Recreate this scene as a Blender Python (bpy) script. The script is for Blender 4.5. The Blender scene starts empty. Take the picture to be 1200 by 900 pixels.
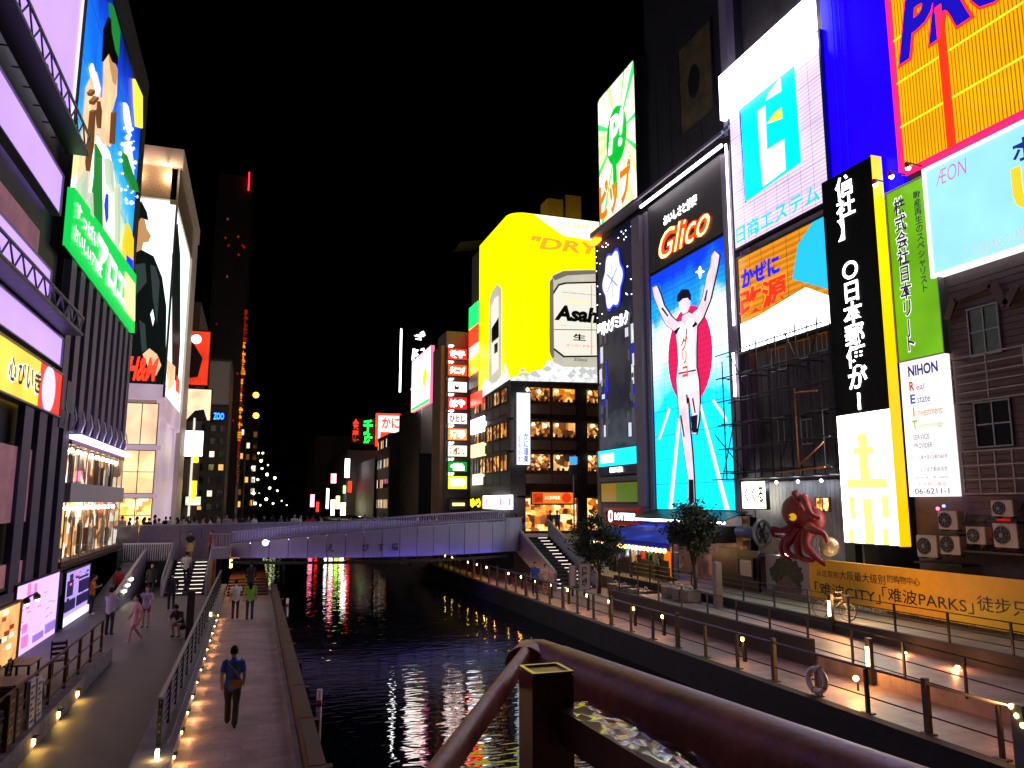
import bpy, bmesh, math, random
from mathutils import Vector, Matrix
random.seed(7)
scene = bpy.context.scene
COL = scene.collection
R = math.radians

# ------------------------------------------------------------------ camera
# world: +Y runs up the canal, +X to the right bank, Z up; the eye is the origin
FPX, HY, VX = 900.0, 588.0, 297.0
PITCH = math.atan2(HY - 450, FPX)
YAW = math.atan2(600 - VX, FPX / math.cos(PITCH))
FW = Vector((math.sin(YAW) * math.cos(PITCH), math.cos(YAW) * math.cos(PITCH), math.sin(PITCH)))
RT = Vector((math.cos(YAW), -math.sin(YAW), 0))
UP = RT.cross(FW)
cam = bpy.data.cameras.new('camera')
cam.sensor_fit = 'HORIZONTAL'; cam.sensor_width = 36.0; cam.lens = 36.0 * FPX / 1200.0
cam.clip_start = 0.05; cam.clip_end = 3000
camo = bpy.data.objects.new('camera', cam); COL.objects.link(camo)
camo.matrix_world = Matrix((RT, UP, -FW)).transposed().to_4x4()
scene.camera = camo

# ------------------------------------------------------------------ night sky, moonless; exposure
world = bpy.data.worlds.new('World'); scene.world = world; world.use_nodes = True
wn = world.node_tree
sky = wn.nodes.new('ShaderNodeTexSky'); sky.sky_type = 'NISHITA'; sky.sun_disc = False
sky.sun_elevation = R(-9); sky.sun_rotation = R(140)
wn.nodes['Background'].inputs[1].default_value = 0.05
wn.links.new(sky.outputs[0], wn.nodes['Background'].inputs[0])
sl = bpy.data.lights.new('moon', 'SUN'); sl.energy = 0.004; sl.angle = R(0.5); sl.color = (0.8, 0.85, 1)
so = bpy.data.objects.new('moon', sl); COL.objects.link(so); so.rotation_euler = (R(35), R(10), R(140))
vs = scene.view_settings
vs.view_transform = 'Standard'; vs.look = 'None'; vs.exposure = 1.25; vs.gamma = 1.0; vs.use_curve_mapping = False
scene.render.engine = 'CYCLES'
cy = scene.cycles
cy.use_denoising = True; cy.max_bounces = 6; cy.diffuse_bounces = 3; cy.glossy_bounces = 3
cy.transmission_bounces = 4; cy.transparent_max_bounces = 8
cy.sample_clamp_indirect = 4.0; cy.caustics_reflective = False; cy.caustics_refractive = False

# ------------------------------------------------------------------ points on real planes, measured in the photograph
def ray(x, y): return FW * FPX + RT * (x - 600) + UP * (450 - y)
def atX(x, y, X): d = ray(x, y); return d * (X / d.x)
def atY(x, y, Y): d = ray(x, y); return d * (Y / d.y)
def atZ(x, y, Z): d = ray(x, y); return d * (Z / d.z)

# ------------------------------------------------------------------ materials
def lin(c):
    if isinstance(c, str):
        c = c.lstrip('#'); c = [int(c[i:i + 2], 16) / 255 for i in (0, 2, 4)]
        c = [v / 12.92 if v <= 0.04045 else ((v + 0.055) / 1.055) ** 2.4 for v in c]
    return (c[0], c[1], c[2], 1.0)
MATS = {}
def pbr(name, col, rough=0.6, metal=0.0, var=0.25, scale=3.0, bump=0.0, bscale=40.0, spec=0.5):
    if name in MATS: return MATS[name]
    m = bpy.data.materials.new(name); m.use_nodes = True; nt = m.node_tree
    b = nt.nodes['Principled BSDF']; c = lin(col)
    b.inputs['Roughness'].default_value = rough; b.inputs['Metallic'].default_value = metal
    b.inputs['Specular IOR Level'].default_value = spec
    tc = nt.nodes.new('ShaderNodeTexCoord')
    if var > 0:
        n = nt.nodes.new('ShaderNodeTexNoise'); n.inputs['Scale'].default_value = scale; n.inputs['Detail'].default_value = 6
        n.inputs['Roughness'].default_value = 0.65
        r = nt.nodes.new('ShaderNodeValToRGB')
        r.color_ramp.elements[0].position = 0.3; r.color_ramp.elements[1].position = 0.7
        r.color_ramp.elements[0].color = tuple(v * (1 - var) for v in c[:3]) + (1,)
        r.color_ramp.elements[1].color = tuple(min(1, v * (1 + var * 0.6)) for v in c[:3]) + (1,)
        nt.links.new(tc.outputs['Object'], n.inputs['Vector']); nt.links.new(n.outputs['Fac'], r.inputs['Fac'])
        nt.links.new(r.outputs['Color'], b.inputs['Base Color'])
        mr = nt.nodes.new('ShaderNodeMapRange'); mr.inputs[3].default_value = max(0.03, rough - 0.12); mr.inputs[4].default_value = min(1, rough + 0.15)
        nt.links.new(n.outputs['Fac'], mr.inputs[0]); nt.links.new(mr.outputs[0], b.inputs['Roughness'])
    else:
        b.inputs['Base Color'].default_value = c
    if bump > 0:
        n2 = nt.nodes.new('ShaderNodeTexNoise'); n2.inputs['Scale'].default_value = bscale; n2.inputs['Detail'].default_value = 4
        bp = nt.nodes.new('ShaderNodeBump'); bp.inputs['Strength'].default_value = bump; bp.inputs['Distance'].default_value = 0.02
        nt.links.new(tc.outputs['Object'], n2.inputs['Vector']); nt.links.new(n2.outputs['Fac'], bp.inputs['Height'])
        nt.links.new(bp.outputs['Normal'], b.inputs['Normal'])
    MATS[name] = m; return m
def emi(name, col, strength=1.0, var=0.0, scale=0.6, sample=True, stripes=None, gloss=0.35):
    """a thing that gives off light: backlit acrylic, LED modules, neon, lamps"""
    if name in MATS: return MATS[name]
    strength *= 0.58 if strength < 1.4 else 1.4
    m = bpy.data.materials.new(name); m.use_nodes = True; nt = m.node_tree
    b = nt.nodes['Principled BSDF']; c = lin(col)
    b.inputs['Base Color'].default_value = tuple(v * 0.4 for v in c[:3]) + (1,)
    b.inputs['Roughness'].default_value = gloss; b.inputs['Specular IOR Level'].default_value = 0.12
    b.inputs['Emission Color'].default_value = c; b.inputs['Emission Strength'].default_value = strength
    if var > 0 or stripes:
        tc = nt.nodes.new('ShaderNodeTexCoord'); src = None
        if var > 0:
            n = nt.nodes.new('ShaderNodeTexNoise'); n.inputs['Scale'].default_value = scale; n.inputs['Detail'].default_value = 3
            mr = nt.nodes.new('ShaderNodeMapRange'); mr.inputs[1].default_value = 0.3; mr.inputs[2].default_value = 0.7
            mr.inputs[3].default_value = strength * (1 - var); mr.inputs[4].default_value = strength * (1 + var)
            nt.links.new(tc.outputs['Object'], n.inputs['Vector']); nt.links.new(n.outputs['Fac'], mr.inputs[0]); src = mr.outputs[0]
        if stripes:                                   # rows of LED modules: (rows per metre, depth)
            sx = nt.nodes.new('ShaderNodeSeparateXYZ'); nt.links.new(tc.outputs['Object'], sx.inputs[0])
            mu = nt.nodes.new('ShaderNodeMath'); mu.operation = 'MULTIPLY'; mu.inputs[1].default_value = stripes[0] * 6.2832
            nt.links.new(sx.outputs['Z'], mu.inputs[0])
            si = nt.nodes.new('ShaderNodeMath'); si.operation = 'SINE'; nt.links.new(mu.outputs[0], si.inputs[0])
            ma = nt.nodes.new('ShaderNodeMapRange'); ma.inputs[1].default_value = -1; ma.inputs[2].default_value = 1
            ma.inputs[3].default_value = 1 - stripes[1]; ma.inputs[4].default_value = 1.0
            nt.links.new(si.outputs[0], ma.inputs[0])
            fm = nt.nodes.new('ShaderNodeMath'); fm.operation = 'MULTIPLY'
            nt.links.new(ma.outputs[0], fm.inputs[0])
            if src: nt.links.new(src, fm.inputs[1])
            else: fm.inputs[1].default_value = strength
            src = fm.outputs[0]
        nt.links.new(src, b.inputs['Emission Strength'])
    if not sample: m.cycles.emission_sampling = 'NONE'
    MATS[name] = m; return m
def interior(name, cols, strength, scale=1.2):
    """a lit room seen through its window: patchy light from shelves, lamps and goods"""
    if name in MATS: return MATS[name]
    m = bpy.data.materials.new(name); m.use_nodes = True; nt = m.node_tree; b = nt.nodes['Principled BSDF']
    tc = nt.nodes.new('ShaderNodeTexCoord')
    v = nt.nodes.new('ShaderNodeTexVoronoi'); v.distance = 'CHEBYCHEV'; v.inputs['Scale'].default_value = scale * 2.2
    n = nt.nodes.new('ShaderNodeTexNoise'); n.inputs['Scale'].default_value = scale; n.inputs['Detail'].default_value = 8; n.inputs['Roughness'].default_value = 0.7
    mx = nt.nodes.new('ShaderNodeMix'); mx.data_type = 'FLOAT'; mx.inputs[0].default_value = 0.5
    r = nt.nodes.new('ShaderNodeValToRGB'); els = r.color_ramp.elements
    while len(els) < len(cols): els.new(0.5)
    for i, c in enumerate(cols): els[i].position = 0.28 + 0.44 * i / (len(cols) - 1); els[i].color = lin(c)
    sp = nt.nodes.new('ShaderNodeSeparateColor')
    nt.links.new(tc.outputs['Object'], v.inputs['Vector']); nt.links.new(tc.outputs['Object'], n.inputs['Vector'])
    nt.links.new(v.outputs['Color'], sp.inputs[0]); nt.links.new(sp.outputs[0], mx.inputs[2]); nt.links.new(n.outputs['Fac'], mx.inputs[3])
    nt.links.new(mx.outputs[0], r.inputs['Fac']); nt.links.new(r.outputs['Color'], b.inputs['Emission Color'])
    b.inputs['Emission Strength'].default_value = strength * 0.6; b.inputs['Base Color'].default_value = (0.1, 0.08, 0.06, 1)
    MATS[name] = m; return m
def glass_mat():
    if 'pane_glass' in MATS: return MATS['pane_glass']
    m = bpy.data.materials.new('pane_glass'); m.use_nodes = True; nt = m.node_tree
    nt.nodes.remove(nt.nodes['Principled BSDF'])
    t = nt.nodes.new('ShaderNodeBsdfTransparent'); g = nt.nodes.new('ShaderNodeBsdfGlossy'); g.inputs['Roughness'].default_value = 0.03
    f = nt.nodes.new('ShaderNodeLayerWeight'); f.inputs[0].default_value = 0.5; pw = nt.nodes.new('ShaderNodeMath'); pw.operation = 'POWER'; pw.inputs[1].default_value = 5.0; ml = nt.nodes.new('ShaderNodeMath'); ml.operation = 'MULTIPLY'; ml.inputs[1].default_value = 0.5; mx = nt.nodes.new('ShaderNodeMixShader')
    t.inputs[0].default_value = (0.92, 0.92, 0.92, 1)
    nt.links.new(f.outputs['Facing'], pw.inputs[0]); nt.links.new(pw.outputs[0], ml.inputs[0]); nt.links.new(ml.outputs[0], mx.inputs[0]); nt.links.new(t.outputs[0], mx.inputs[1]); nt.links.new(g.outputs[0], mx.inputs[2])
    nt.links.new(mx.outputs[0], nt.nodes['Material Output'].inputs[0]); MATS['pane_glass'] = m; return m

# ------------------------------------------------------------------ objects
def tag(o, label=None, cat=None, group=None, kind=None):
    if label: o['label'] = label
    if cat: o['category'] = cat
    if group: o['group'] = group
    if kind: o['kind'] = kind
    return o
def empty(name, loc=(0, 0, 0), label=None, cat=None, group=None, rz=0):
    o = bpy.data.objects.new(name, None); COL.objects.link(o); o.location = loc; o.rotation_euler.z = rz
    o.empty_display_size = 0.3
    return tag(o, label, cat, group)
def link(name, me, parent=None, mat=None):
    o = bpy.data.objects.new(name, me); COL.objects.link(o)
    if mat is not None and not me.materials: me.materials.append(mat)
    if parent is not None:
        o.parent = parent
        p = parent; loc = Vector((0, 0, 0)); rz = 0
    return o
def root_of(o):
    while o.parent: o = o.parent
    return o
class MB:
    """collects shapes in world coordinates and links them as one mesh"""
    def __init__(self): self.v = []; self.f = []; self.sm = []
    def _add(self, vs, fs, smooth=False):
        n = len(self.v); self.v += [tuple(p) for p in vs]
        self.f += [tuple(i + n for i in f) for f in fs]; self.sm += [smooth] * len(fs); return self
    def box(self, a, b):
        (x0, y0, z0), (x1, y1, z1) = a, b
        x0, x1 = sorted((x0, x1)); y0, y1 = sorted((y0, y1)); z0, z1 = sorted((z0, z1))
        return self._add([(x0, y0, z0), (x1, y0, z0), (x1, y1, z0), (x0, y1, z0), (x0, y0, z1), (x1, y0, z1), (x1, y1, z1), (x0, y1, z1)],
                         [(0, 3, 2, 1), (4, 5, 6, 7), (0, 1, 5, 4), (1, 2, 6, 5), (2, 3, 7, 6), (3, 0, 4, 7)])
    def hexa(self, p): return self._add(p, [(0, 3, 2, 1), (4, 5, 6, 7), (0, 1, 5, 4), (1, 2, 6, 5), (2, 3, 7, 6), (3, 0, 4, 7)])
    def prism(self, poly, off):
        """poly: list of points (world), off: extrusion vector"""
        n = len(poly); off = Vector(off)
        a = [Vector(p) for p in poly]; b = [p + off for p in a]
        nrm = Vector((0, 0, 0))
        for i in range(n): nrm += a[i].cross(a[(i + 1) % n])
        fs = [tuple(range(n)), tuple(range(2 * n - 1, n - 1, -1))]
        if nrm.dot(off) > 0: fs = [tuple(reversed(f)) for f in fs]
        fs += [(i, (i + 1) % n, n + (i + 1) % n, n + i) if nrm.dot(off) > 0 else (i, n + i, n + (i + 1) % n, (i + 1) % n) for i in range(n)]
        return self._add(a + b, fs)
    def bar(self, p, q, w, h=None, up=(0, 0, 1)):
        h = h or w; p, q = Vector(p), Vector(q); d = (q - p).normalized(); up = Vector(up)
        if abs(d.dot(up)) > 0.98: up = Vector((0, 1, 0))
        s = d.cross(up).normalized() * (w / 2); t = s.cross(d).normalized() * (h / 2)
        c = [p - s - t, p + s - t, q + s - t, q - s - t, p - s + t, p + s + t, q + s + t, q - s + t]
        return self.hexa(c)
    def tube(self, pts, r, seg=8, cap=True, smooth=True):
        pts = [Vector(p) for p in pts]; n = len(pts); rs = r if isinstance(r, (list, tuple)) else [r] * n
        vs = []; fs = []; prev = None
        for i, p in enumerate(pts):
            d = (pts[min(i + 1, n - 1)] - pts[max(i - 1, 0)]).normalized()
            if prev is None:
                u = d.orthogonal().normalized()
            else:
                u = (prev - d * prev.dot(d)); u = u.normalized() if u.length > 1e-6 else d.orthogonal().normalized()
            prev = u; w = d.cross(u)
            for k in range(seg):
                a = 2 * math.pi * k / seg; vs.append(p + (u * math.cos(a) + w * math.sin(a)) * rs[i])
        for i in range(n - 1):
            for k in range(seg):
                k2 = (k + 1) % seg; fs.append((i * seg + k, i * seg + k2, (i + 1) * seg + k2, (i + 1) * seg + k))
        self._add(vs, fs, smooth)
        if cap:
            m = len(self.v) - len(vs)
            self.f.append(tuple(m + k for k in reversed(range(seg)))); self.f.append(tuple(m + (n - 1) * seg + k for k in range(seg))); self.sm += [False, False]
        return self
    def ball(self, c, r, seg=12, rings=8, sc=(1, 1, 1)):
        c = Vector(c); vs = [c + Vector((0, 0, r * sc[2]))]; fs = []
        for i in range(1, rings):
            t = math.pi * i / rings
            for k in range(seg):
                a = 2 * math.pi * k / seg
                vs.append(c + Vector((r * sc[0] * math.sin(t) * math.cos(a), r * sc[1] * math.sin(t) * math.sin(a), r * sc[2] * math.cos(t))))
        vs.append(c - Vector((0, 0, r * sc[2])))
        for k in range(seg): fs.append((0, 1 + k, 1 + (k + 1) % seg))
        for i in range(rings - 2):
            for k in range(seg):
                a = 1 + i * seg; fs.append((a + k, a + seg + k, a + seg + (k + 1) % seg, a + (k + 1) % seg))
        l = len(vs) - 1; a = 1 + (rings - 2) * seg
        for k in range(seg): fs.append((l, a + (k + 1) % seg, a + k))
        return self._add(vs, fs, True)
    def ring(self, c, axis, R_, r, seg=20, s2=6):
        c = Vector(c); ax = Vector(axis).normalized(); u = ax.orthogonal().normalized(); w = ax.cross(u); vs = []; fs = []
        for i in range(seg):
            a = 2 * math.pi * i / seg; d = u * math.cos(a) + w * math.sin(a)
            for k in range(s2):
                b = 2 * math.pi * k / s2; vs.append(c + d * (R_ + r * math.cos(b)) + ax * (r * math.sin(b)))
        for i in range(seg):
            for k in range(s2):
                i2 = (i + 1) % seg; k2 = (k + 1) % s2
                fs.append((i * s2 + k, i2 * s2 + k, i2 * s2 + k2, i * s2 + k2))
        return self._add(vs, fs, True)
    def mesh(self, name, origin=(0, 0, 0), mat=None):
        me = bpy.data.meshes.new(name); o = Vector(origin)
        me.from_pydata([tuple(Vector(p) - o) for p in self.v], [], self.f)
        if any(self.sm): me.polygons.foreach_set('use_smooth', self.sm)
        me.update()
        if mat: me.materials.append(mat)
        return me
    def build(self, name, mat, parent=None, bevel=0.0):
        """parent sits unrotated: child coordinates are relative to its world place"""
        o = Vector((0, 0, 0)); p = parent
        while p is not None: o += Vector(p.location); p = p.parent
        me = self.mesh(name, o, mat); ob = link(name, me, parent)
        if bevel > 0:
            bm = bmesh.new(); bm.from_mesh(me)
            bmesh.ops.bevel(bm, geom=list(bm.edges), offset=bevel, segments=2, affect='EDGES', clamp_overlap=True); bm.to_mesh(me); bm.free()
        return ob
def clone(src, loc, parent=None, name=None):
    o = src.copy(); COL.objects.link(o); o.location = loc; o.parent = parent
    if name: o.name = name
    return o

# ------------------------------------------------------------------ flat signs on a wall plane
TEXTQ = []
_ONES = 'first second third fourth fifth sixth seventh eighth ninth tenth eleventh twelfth thirteenth fourteenth fifteenth sixteenth seventeenth eighteenth nineteenth'.split()
def nth(k):
    """0 -> first, 20 -> twenty first"""
    if k < 19: return _ONES[k]
    t, o = divmod(k + 1, 10)
    return ('twentieth thirtieth fortieth fiftieth'.split()[t - 2]) if o == 0 else 'twenty thirty forty fifty'.split()[t - 2] + ' ' + _ONES[o - 1]
class Face:
    """a vertical plane: U to the right as one reads it, V up, W out of the wall"""
    def __init__(self, O, U, W, m=0.0):
        self.m = m; self.O = Vector(O); self.U = Vector(U).normalized(); self.V = Vector((0, 0, 1)); self.W = Vector(W).normalized()
    def uv(self, x, y):
        d = ray(x, y); t = (self.O.dot(self.W) + self.m) / d.dot(self.W); p = d * t - self.O
        return p.dot(self.U), p.dot(self.V)
    def pt(self, u, v, w=0.0): return self.O + self.U * u + self.V * v + self.W * w
    def prism(self, mb, uvs, w0, w1): return mb.prism([self.pt(u, v, w0) for u, v in uvs], self.W * (w1 - w0))
    def rect(self, mb, u0, v0, u1, v1, w0, w1): return self.prism(mb, [(u0, v0), (u1, v0), (u1, v1), (u0, v1)], w0, w1)
def wall_right(X, m=0.0): return Face((X + m, 0, 0), (0, -1, 0), (-1, 0, 0), m)      # front at X, back m behind it
def wall_left(X, m=0.0): return Face((X - m, 0, 0), (0, 1, 0), (1, 0, 0), m)
def wall_front(Y, m=0.0): return Face((0, Y + m, 0), (1, 0, 0), (0, -1, 0), m)
class Sign:
    def __init__(self, face, px0, px1, name, label, cat='sign', group=None, depth=0.25, mat=None, frame=None, fw=0.12, rect=None, panel='panel'):
        self.f = face
        if rect: self.u0, self.v0, self.u1, self.v1 = rect
        else:
            a = face.uv(*px0); b = face.uv(*px1); self.u0, self.v1 = a; self.u1, self.v0 = b
        self.top = depth; self.n = 0
        self.root = empty(name, face.pt((self.u0 + self.u1) / 2, self.v0, 0), label, cat, group)
        mb = MB(); face.rect(mb, self.u0, self.v0, self.u1, self.v1, 0.0, depth); self.panel = mb.build(panel, mat, self.root)
        if frame:
            mb = MB(); t = depth + 0.06
            face.rect(mb, self.u0 - fw, self.v1, self.u1 + fw, self.v1 + fw, 0, t); face.rect(mb, self.u0 - fw, self.v0 - fw, self.u1 + fw, self.v0, 0, t)
            face.rect(mb, self.u0 - fw, self.v0, self.u0, self.v1, 0, t); face.rect(mb, self.u1, self.v0, self.u1 + fw, self.v1, 0, t)
            mb.build('frame', frame, self.root)
    def st(self, s, t): return self.u0 + (self.u1 - self.u0) * s, self.v0 + (self.v1 - self.v0) * t
    def _w(self, w):
        if w is None: self.n += 1; return self.top + 0.004, self.top + 0.012 + 0.010 * self.n
        return self.top + 0.004, self.top + w
    def seams(self, nx, ny, t=0.022):
        """joints between the modules of a large board"""
        mb = MB(); w0, w1 = self.top + 0.001, self.top + 0.004
        for i in range(1, nx): u = self.u0 + (self.u1 - self.u0) * i / nx; self.f.rect(mb, u - t / 2, self.v0, u + t / 2, self.v1, w0, w1)
        for j in range(1, ny): v = self.v0 + (self.v1 - self.v0) * j / ny; self.f.rect(mb, self.u0, v - t / 2, self.u1, v + t / 2, w0, w1 + 0.001)
        o = mb.build('module_joints', pbr('joint_dark', (0.02, 0.02, 0.025), 0.6, var=0), self.root); o['kind'] = 'stuff'
    def poly(self, pts, mat, name='print', w=None, px=True, parent=None):
        uv = [self.f.uv(*p) for p in pts] if px else [self.st(*p) for p in pts]
        a, b = self._w(w); mb = MB(); self.f.prism(mb, uv, a, b); return mb.build(name, mat, parent or self.root)
    def rect(self, s0, t0, s1, t1, mat, name='print', w=None, parent=None):
        return self.poly([(s0, t0), (s1, t0), (s1, t1), (s0, t1)], mat, name, w, False, parent)
    def disc(self, s, t, r, mat, name='disc', w=None, sx=1.0, n=32):
        u, v = self.st(s, t); a, b = self._w(w); mb = MB()
        self.f.prism(mb, [(u + r * sx * math.cos(2 * math.pi * i / n), v + r * math.sin(2 * math.pi * i / n)) for i in range(n)], a, b)
        return mb.build(name, mat, self.root)
    def text(self, s, box, mat, name='lettering', bold=0.0, shear=0.0, w=None, px=False, vert=False, ext=0.0):
        """box: s0,t0,s1,t1 in the sign's own fractions, or px corners top-left / bottom-right"""
        if px:
            a = self.f.uv(*box[0]); b = self.f.uv(*box[1]); r = (a[0], b[1], b[0], a[1])
        else:
            a = self.st(box[0], box[1]); b = self.st(box[2], box[3]); r = (a[0], a[1], b[0], b[1])
        if vert: s = '\n'.join(s)
        w0, w1 = self._w(w)
        TEXTQ.append((s, self.f, r, w1 + 0.004, mat, name, bold, shear, self.root, ext))
def flush_text():
    tmp = []
    cache = {}
    for q in TEXTQ:
        key = (q[0], q[6], q[7])
        if key in cache: continue
        cu = bpy.data.curves.new('t', 'FONT'); cu.body = q[0]; cu.offset = q[6]; cu.shear = q[7]; cu.resolution_u = 3
        cu.align_x = 'CENTER'; cu.space_line = 0.95
        o = bpy.data.objects.new('t', cu); COL.objects.link(o); tmp.append((key, o)); cache[key] = None
    dg = bpy.context.evaluated_depsgraph_get(); dg.update()
    for key, o in tmp:
        me = bpy.data.meshes.new_from_object(o.evaluated_get(dg)); cache[key] = me
    for s, f, r, w, mat, name, bold, shear, parent, ext in TEXTQ:
        src = cache[(s, bold, shear)]
        if not src or not src.vertices: continue
        xs = [v.co.x for v in src.vertices]; ys = [v.co.y for v in src.vertices]
        x0, x1, y0, y1 = min(xs), max(xs), min(ys), max(ys)
        me = src.copy(); me.name = name; me.materials.clear(); me.materials.append(mat)
        o = Vector((0, 0, 0)); p = parent
        while p is not None: o += Vector(p.location); p = p.parent
        for v in me.vertices:
            a = r[0] + (v.co.x - x0) / max(1e-6, x1 - x0) * (r[2] - r[0]); b = r[1] + (v.co.y - y0) / max(1e-6, y1 - y0) * (r[3] - r[1])
            v.co = f.pt(a, b, w) - o
        me.update(); nl = s.count('\n') + 1
        if nl == 1: link(name, me, parent); continue
        parts = {}                                   # stacked characters: one part each
        for p_, q_ in zip(me.polygons, src.polygons): parts.setdefault(int((0.8 - q_.center.y) / 0.95), []).append(tuple(p_.vertices))
        for k_, fs in sorted(parts.items()):
            ids = sorted({i for f_ in fs for i in f_}); mp = {i: n_ for n_, i in enumerate(ids)}
            m2 = bpy.data.meshes.new(name); m2.from_pydata([tuple(me.vertices[i].co) for i in ids], [], [tuple(mp[i] for i in f_) for f_ in fs]); m2.materials.append(mat); m2.update(); link(name, m2, parent)
        bpy.data.meshes.remove(me)
    for key, o in tmp:
        cu = o.data; bpy.data.objects.remove(o); bpy.data.curves.remove(cu)
def lamp(name, loc, energy, col, parent=None, r=0.05, kind='POINT', rot=None, spot=1.2):
    l = bpy.data.lights.new(name, kind); l.energy = energy; l.color = lin(col)[:3]; l.shadow_soft_size = r
    if kind == 'SPOT': l.spot_size = spot; l.spot_blend = 0.6
    o = bpy.data.objects.new(name, l); COL.objects.link(o)
    off = Vector((0, 0, 0)); p = parent
    while p is not None: off += Vector(p.location); p = p.parent
    o.parent = parent; o.location = Vector(loc) - off
    if rot: o.rotation_euler = rot
    return o
# ================================================================== SETTING
Z0, ZW, ZS, ZU = -4.9, -5.75, -2.65, -4.2      # river walks, water, street / bridge deck, upper terrace on the right bank
def paving(name, col, rough, bw, bh, gap=0.02, dark=0.55, var=0.35):
    m = bpy.data.materials.new(name); m.use_nodes = True; nt = m.node_tree; b = nt.nodes['Principled BSDF']
    tc = nt.nodes.new('ShaderNodeTexCoord'); br = nt.nodes.new('ShaderNodeTexBrick'); c = lin(col)
    br.inputs['Scale'].default_value = 1.0; br.inputs['Brick Width'].default_value = bw; br.inputs['Row Height'].default_value = bh
    br.inputs['Mortar Size'].default_value = gap * 0.4; br.inputs['Mortar Smooth'].default_value = 0.3
    br.inputs['Color1'].default_value = c; br.inputs['Color2'].default_value = tuple(v * 0.8 for v in c[:3]) + (1,)
    br.inputs['Mortar'].default_value = tuple(v * dark for v in c[:3]) + (1,)
    n = nt.nodes.new('ShaderNodeTexNoise'); n.inputs['Scale'].default_value = 0.9; n.inputs['Detail'].default_value = 9; n.inputs['Roughness'].default_value = 0.7
    mr = nt.nodes.new('ShaderNodeMapRange'); mr.inputs[1].default_value = 0.3; mr.inputs[2].default_value = 0.7; mr.inputs[3].default_value = 1 - var; mr.inputs[4].default_value = 1 + var * 0.5
    mx = nt.nodes.new('ShaderNodeMix'); mx.data_type = 'RGBA'; mx.blend_type = 'MULTIPLY'; mx.inputs[0].default_value = 1.0
    nt.links.new(tc.outputs['Object'], br.inputs['Vector']); nt.links.new(tc.outputs['Object'], n.inputs['Vector']); nt.links.new(n.outputs['Fac'], mr.inputs[0])
    nt.links.new(br.outputs['Color'], mx.inputs[6]); nt.links.new(mr.outputs[0], mx.inputs[7]); nt.links.new(mx.outputs[2], b.inputs['Base Color'])
    r2 = nt.nodes.new('ShaderNodeMapRange'); r2.inputs[3].default_value = rough - 0.15; r2.inputs[4].default_value = rough + 0.15
    nt.links.new(n.outputs['Fac'], r2.inputs[0]); nt.links.new(r2.outputs[0], b.inputs['Roughness'])
    bp = nt.nodes.new('ShaderNodeBump'); bp.inputs['Strength'].default_value = 0.4; bp.inputs['Distance'].default_value = 0.01; bp.invert = True
    nt.links.new(br.outputs['Fac'], bp.inputs['Height']); nt.links.new(bp.outputs[0], b.inputs['Normal'])
    return m
M_PAVE = paving('walk_paving', (0.42, 0.30, 0.29), 0.55, 0.6, 0.3, var=0.5)
M_ASPH = pbr('promenade_asphalt', (0.095, 0.08, 0.095), 0.58, var=0.55, scale=0.8, bump=0.25, bscale=60)
M_PAVER = paving('right_walk_paving', (0.42, 0.29, 0.24), 0.5, 0.5, 0.5, var=0.5)
M_PAVEU = paving('terrace_paving', (0.30, 0.30, 0.22), 0.55, 0.6, 0.6, var=0.5)
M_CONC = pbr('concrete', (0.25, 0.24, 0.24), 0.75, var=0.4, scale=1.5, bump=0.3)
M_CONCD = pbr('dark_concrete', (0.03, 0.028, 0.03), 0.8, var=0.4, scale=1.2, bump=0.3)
M_STEEL = pbr('dark_steel', (0.045, 0.04, 0.042), 0.45, 0.6, var=0.2)
M_GREYM = pbr('grey_metal', (0.22, 0.22, 0.23), 0.45, 0.5, var=0.2)
M_BLACK = pbr('black_metal', (0.012, 0.012, 0.014), 0.5, 0.3, var=0.2)
M_WHITE = pbr('white_paint', (0.7, 0.7, 0.7), 0.5, var=0.12)
M_WOOD = pbr('brown_timber', (0.085, 0.035, 0.025), 0.6, var=0.45, scale=6, bump=0.3)
M_LILACM = pbr('lilac_grey_metal', (0.30, 0.28, 0.36), 0.38, 0.3, var=0.15)
M_KERBL = emi('kerb_lamp_lens', '#ffd060', 14)
M_TUBE = emi('post_lamp_tube', '#ffd98a', 9)

def struct(name, mb, mat, kind='structure'): return tag(mb.build(name, mat), kind=kind)
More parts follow.
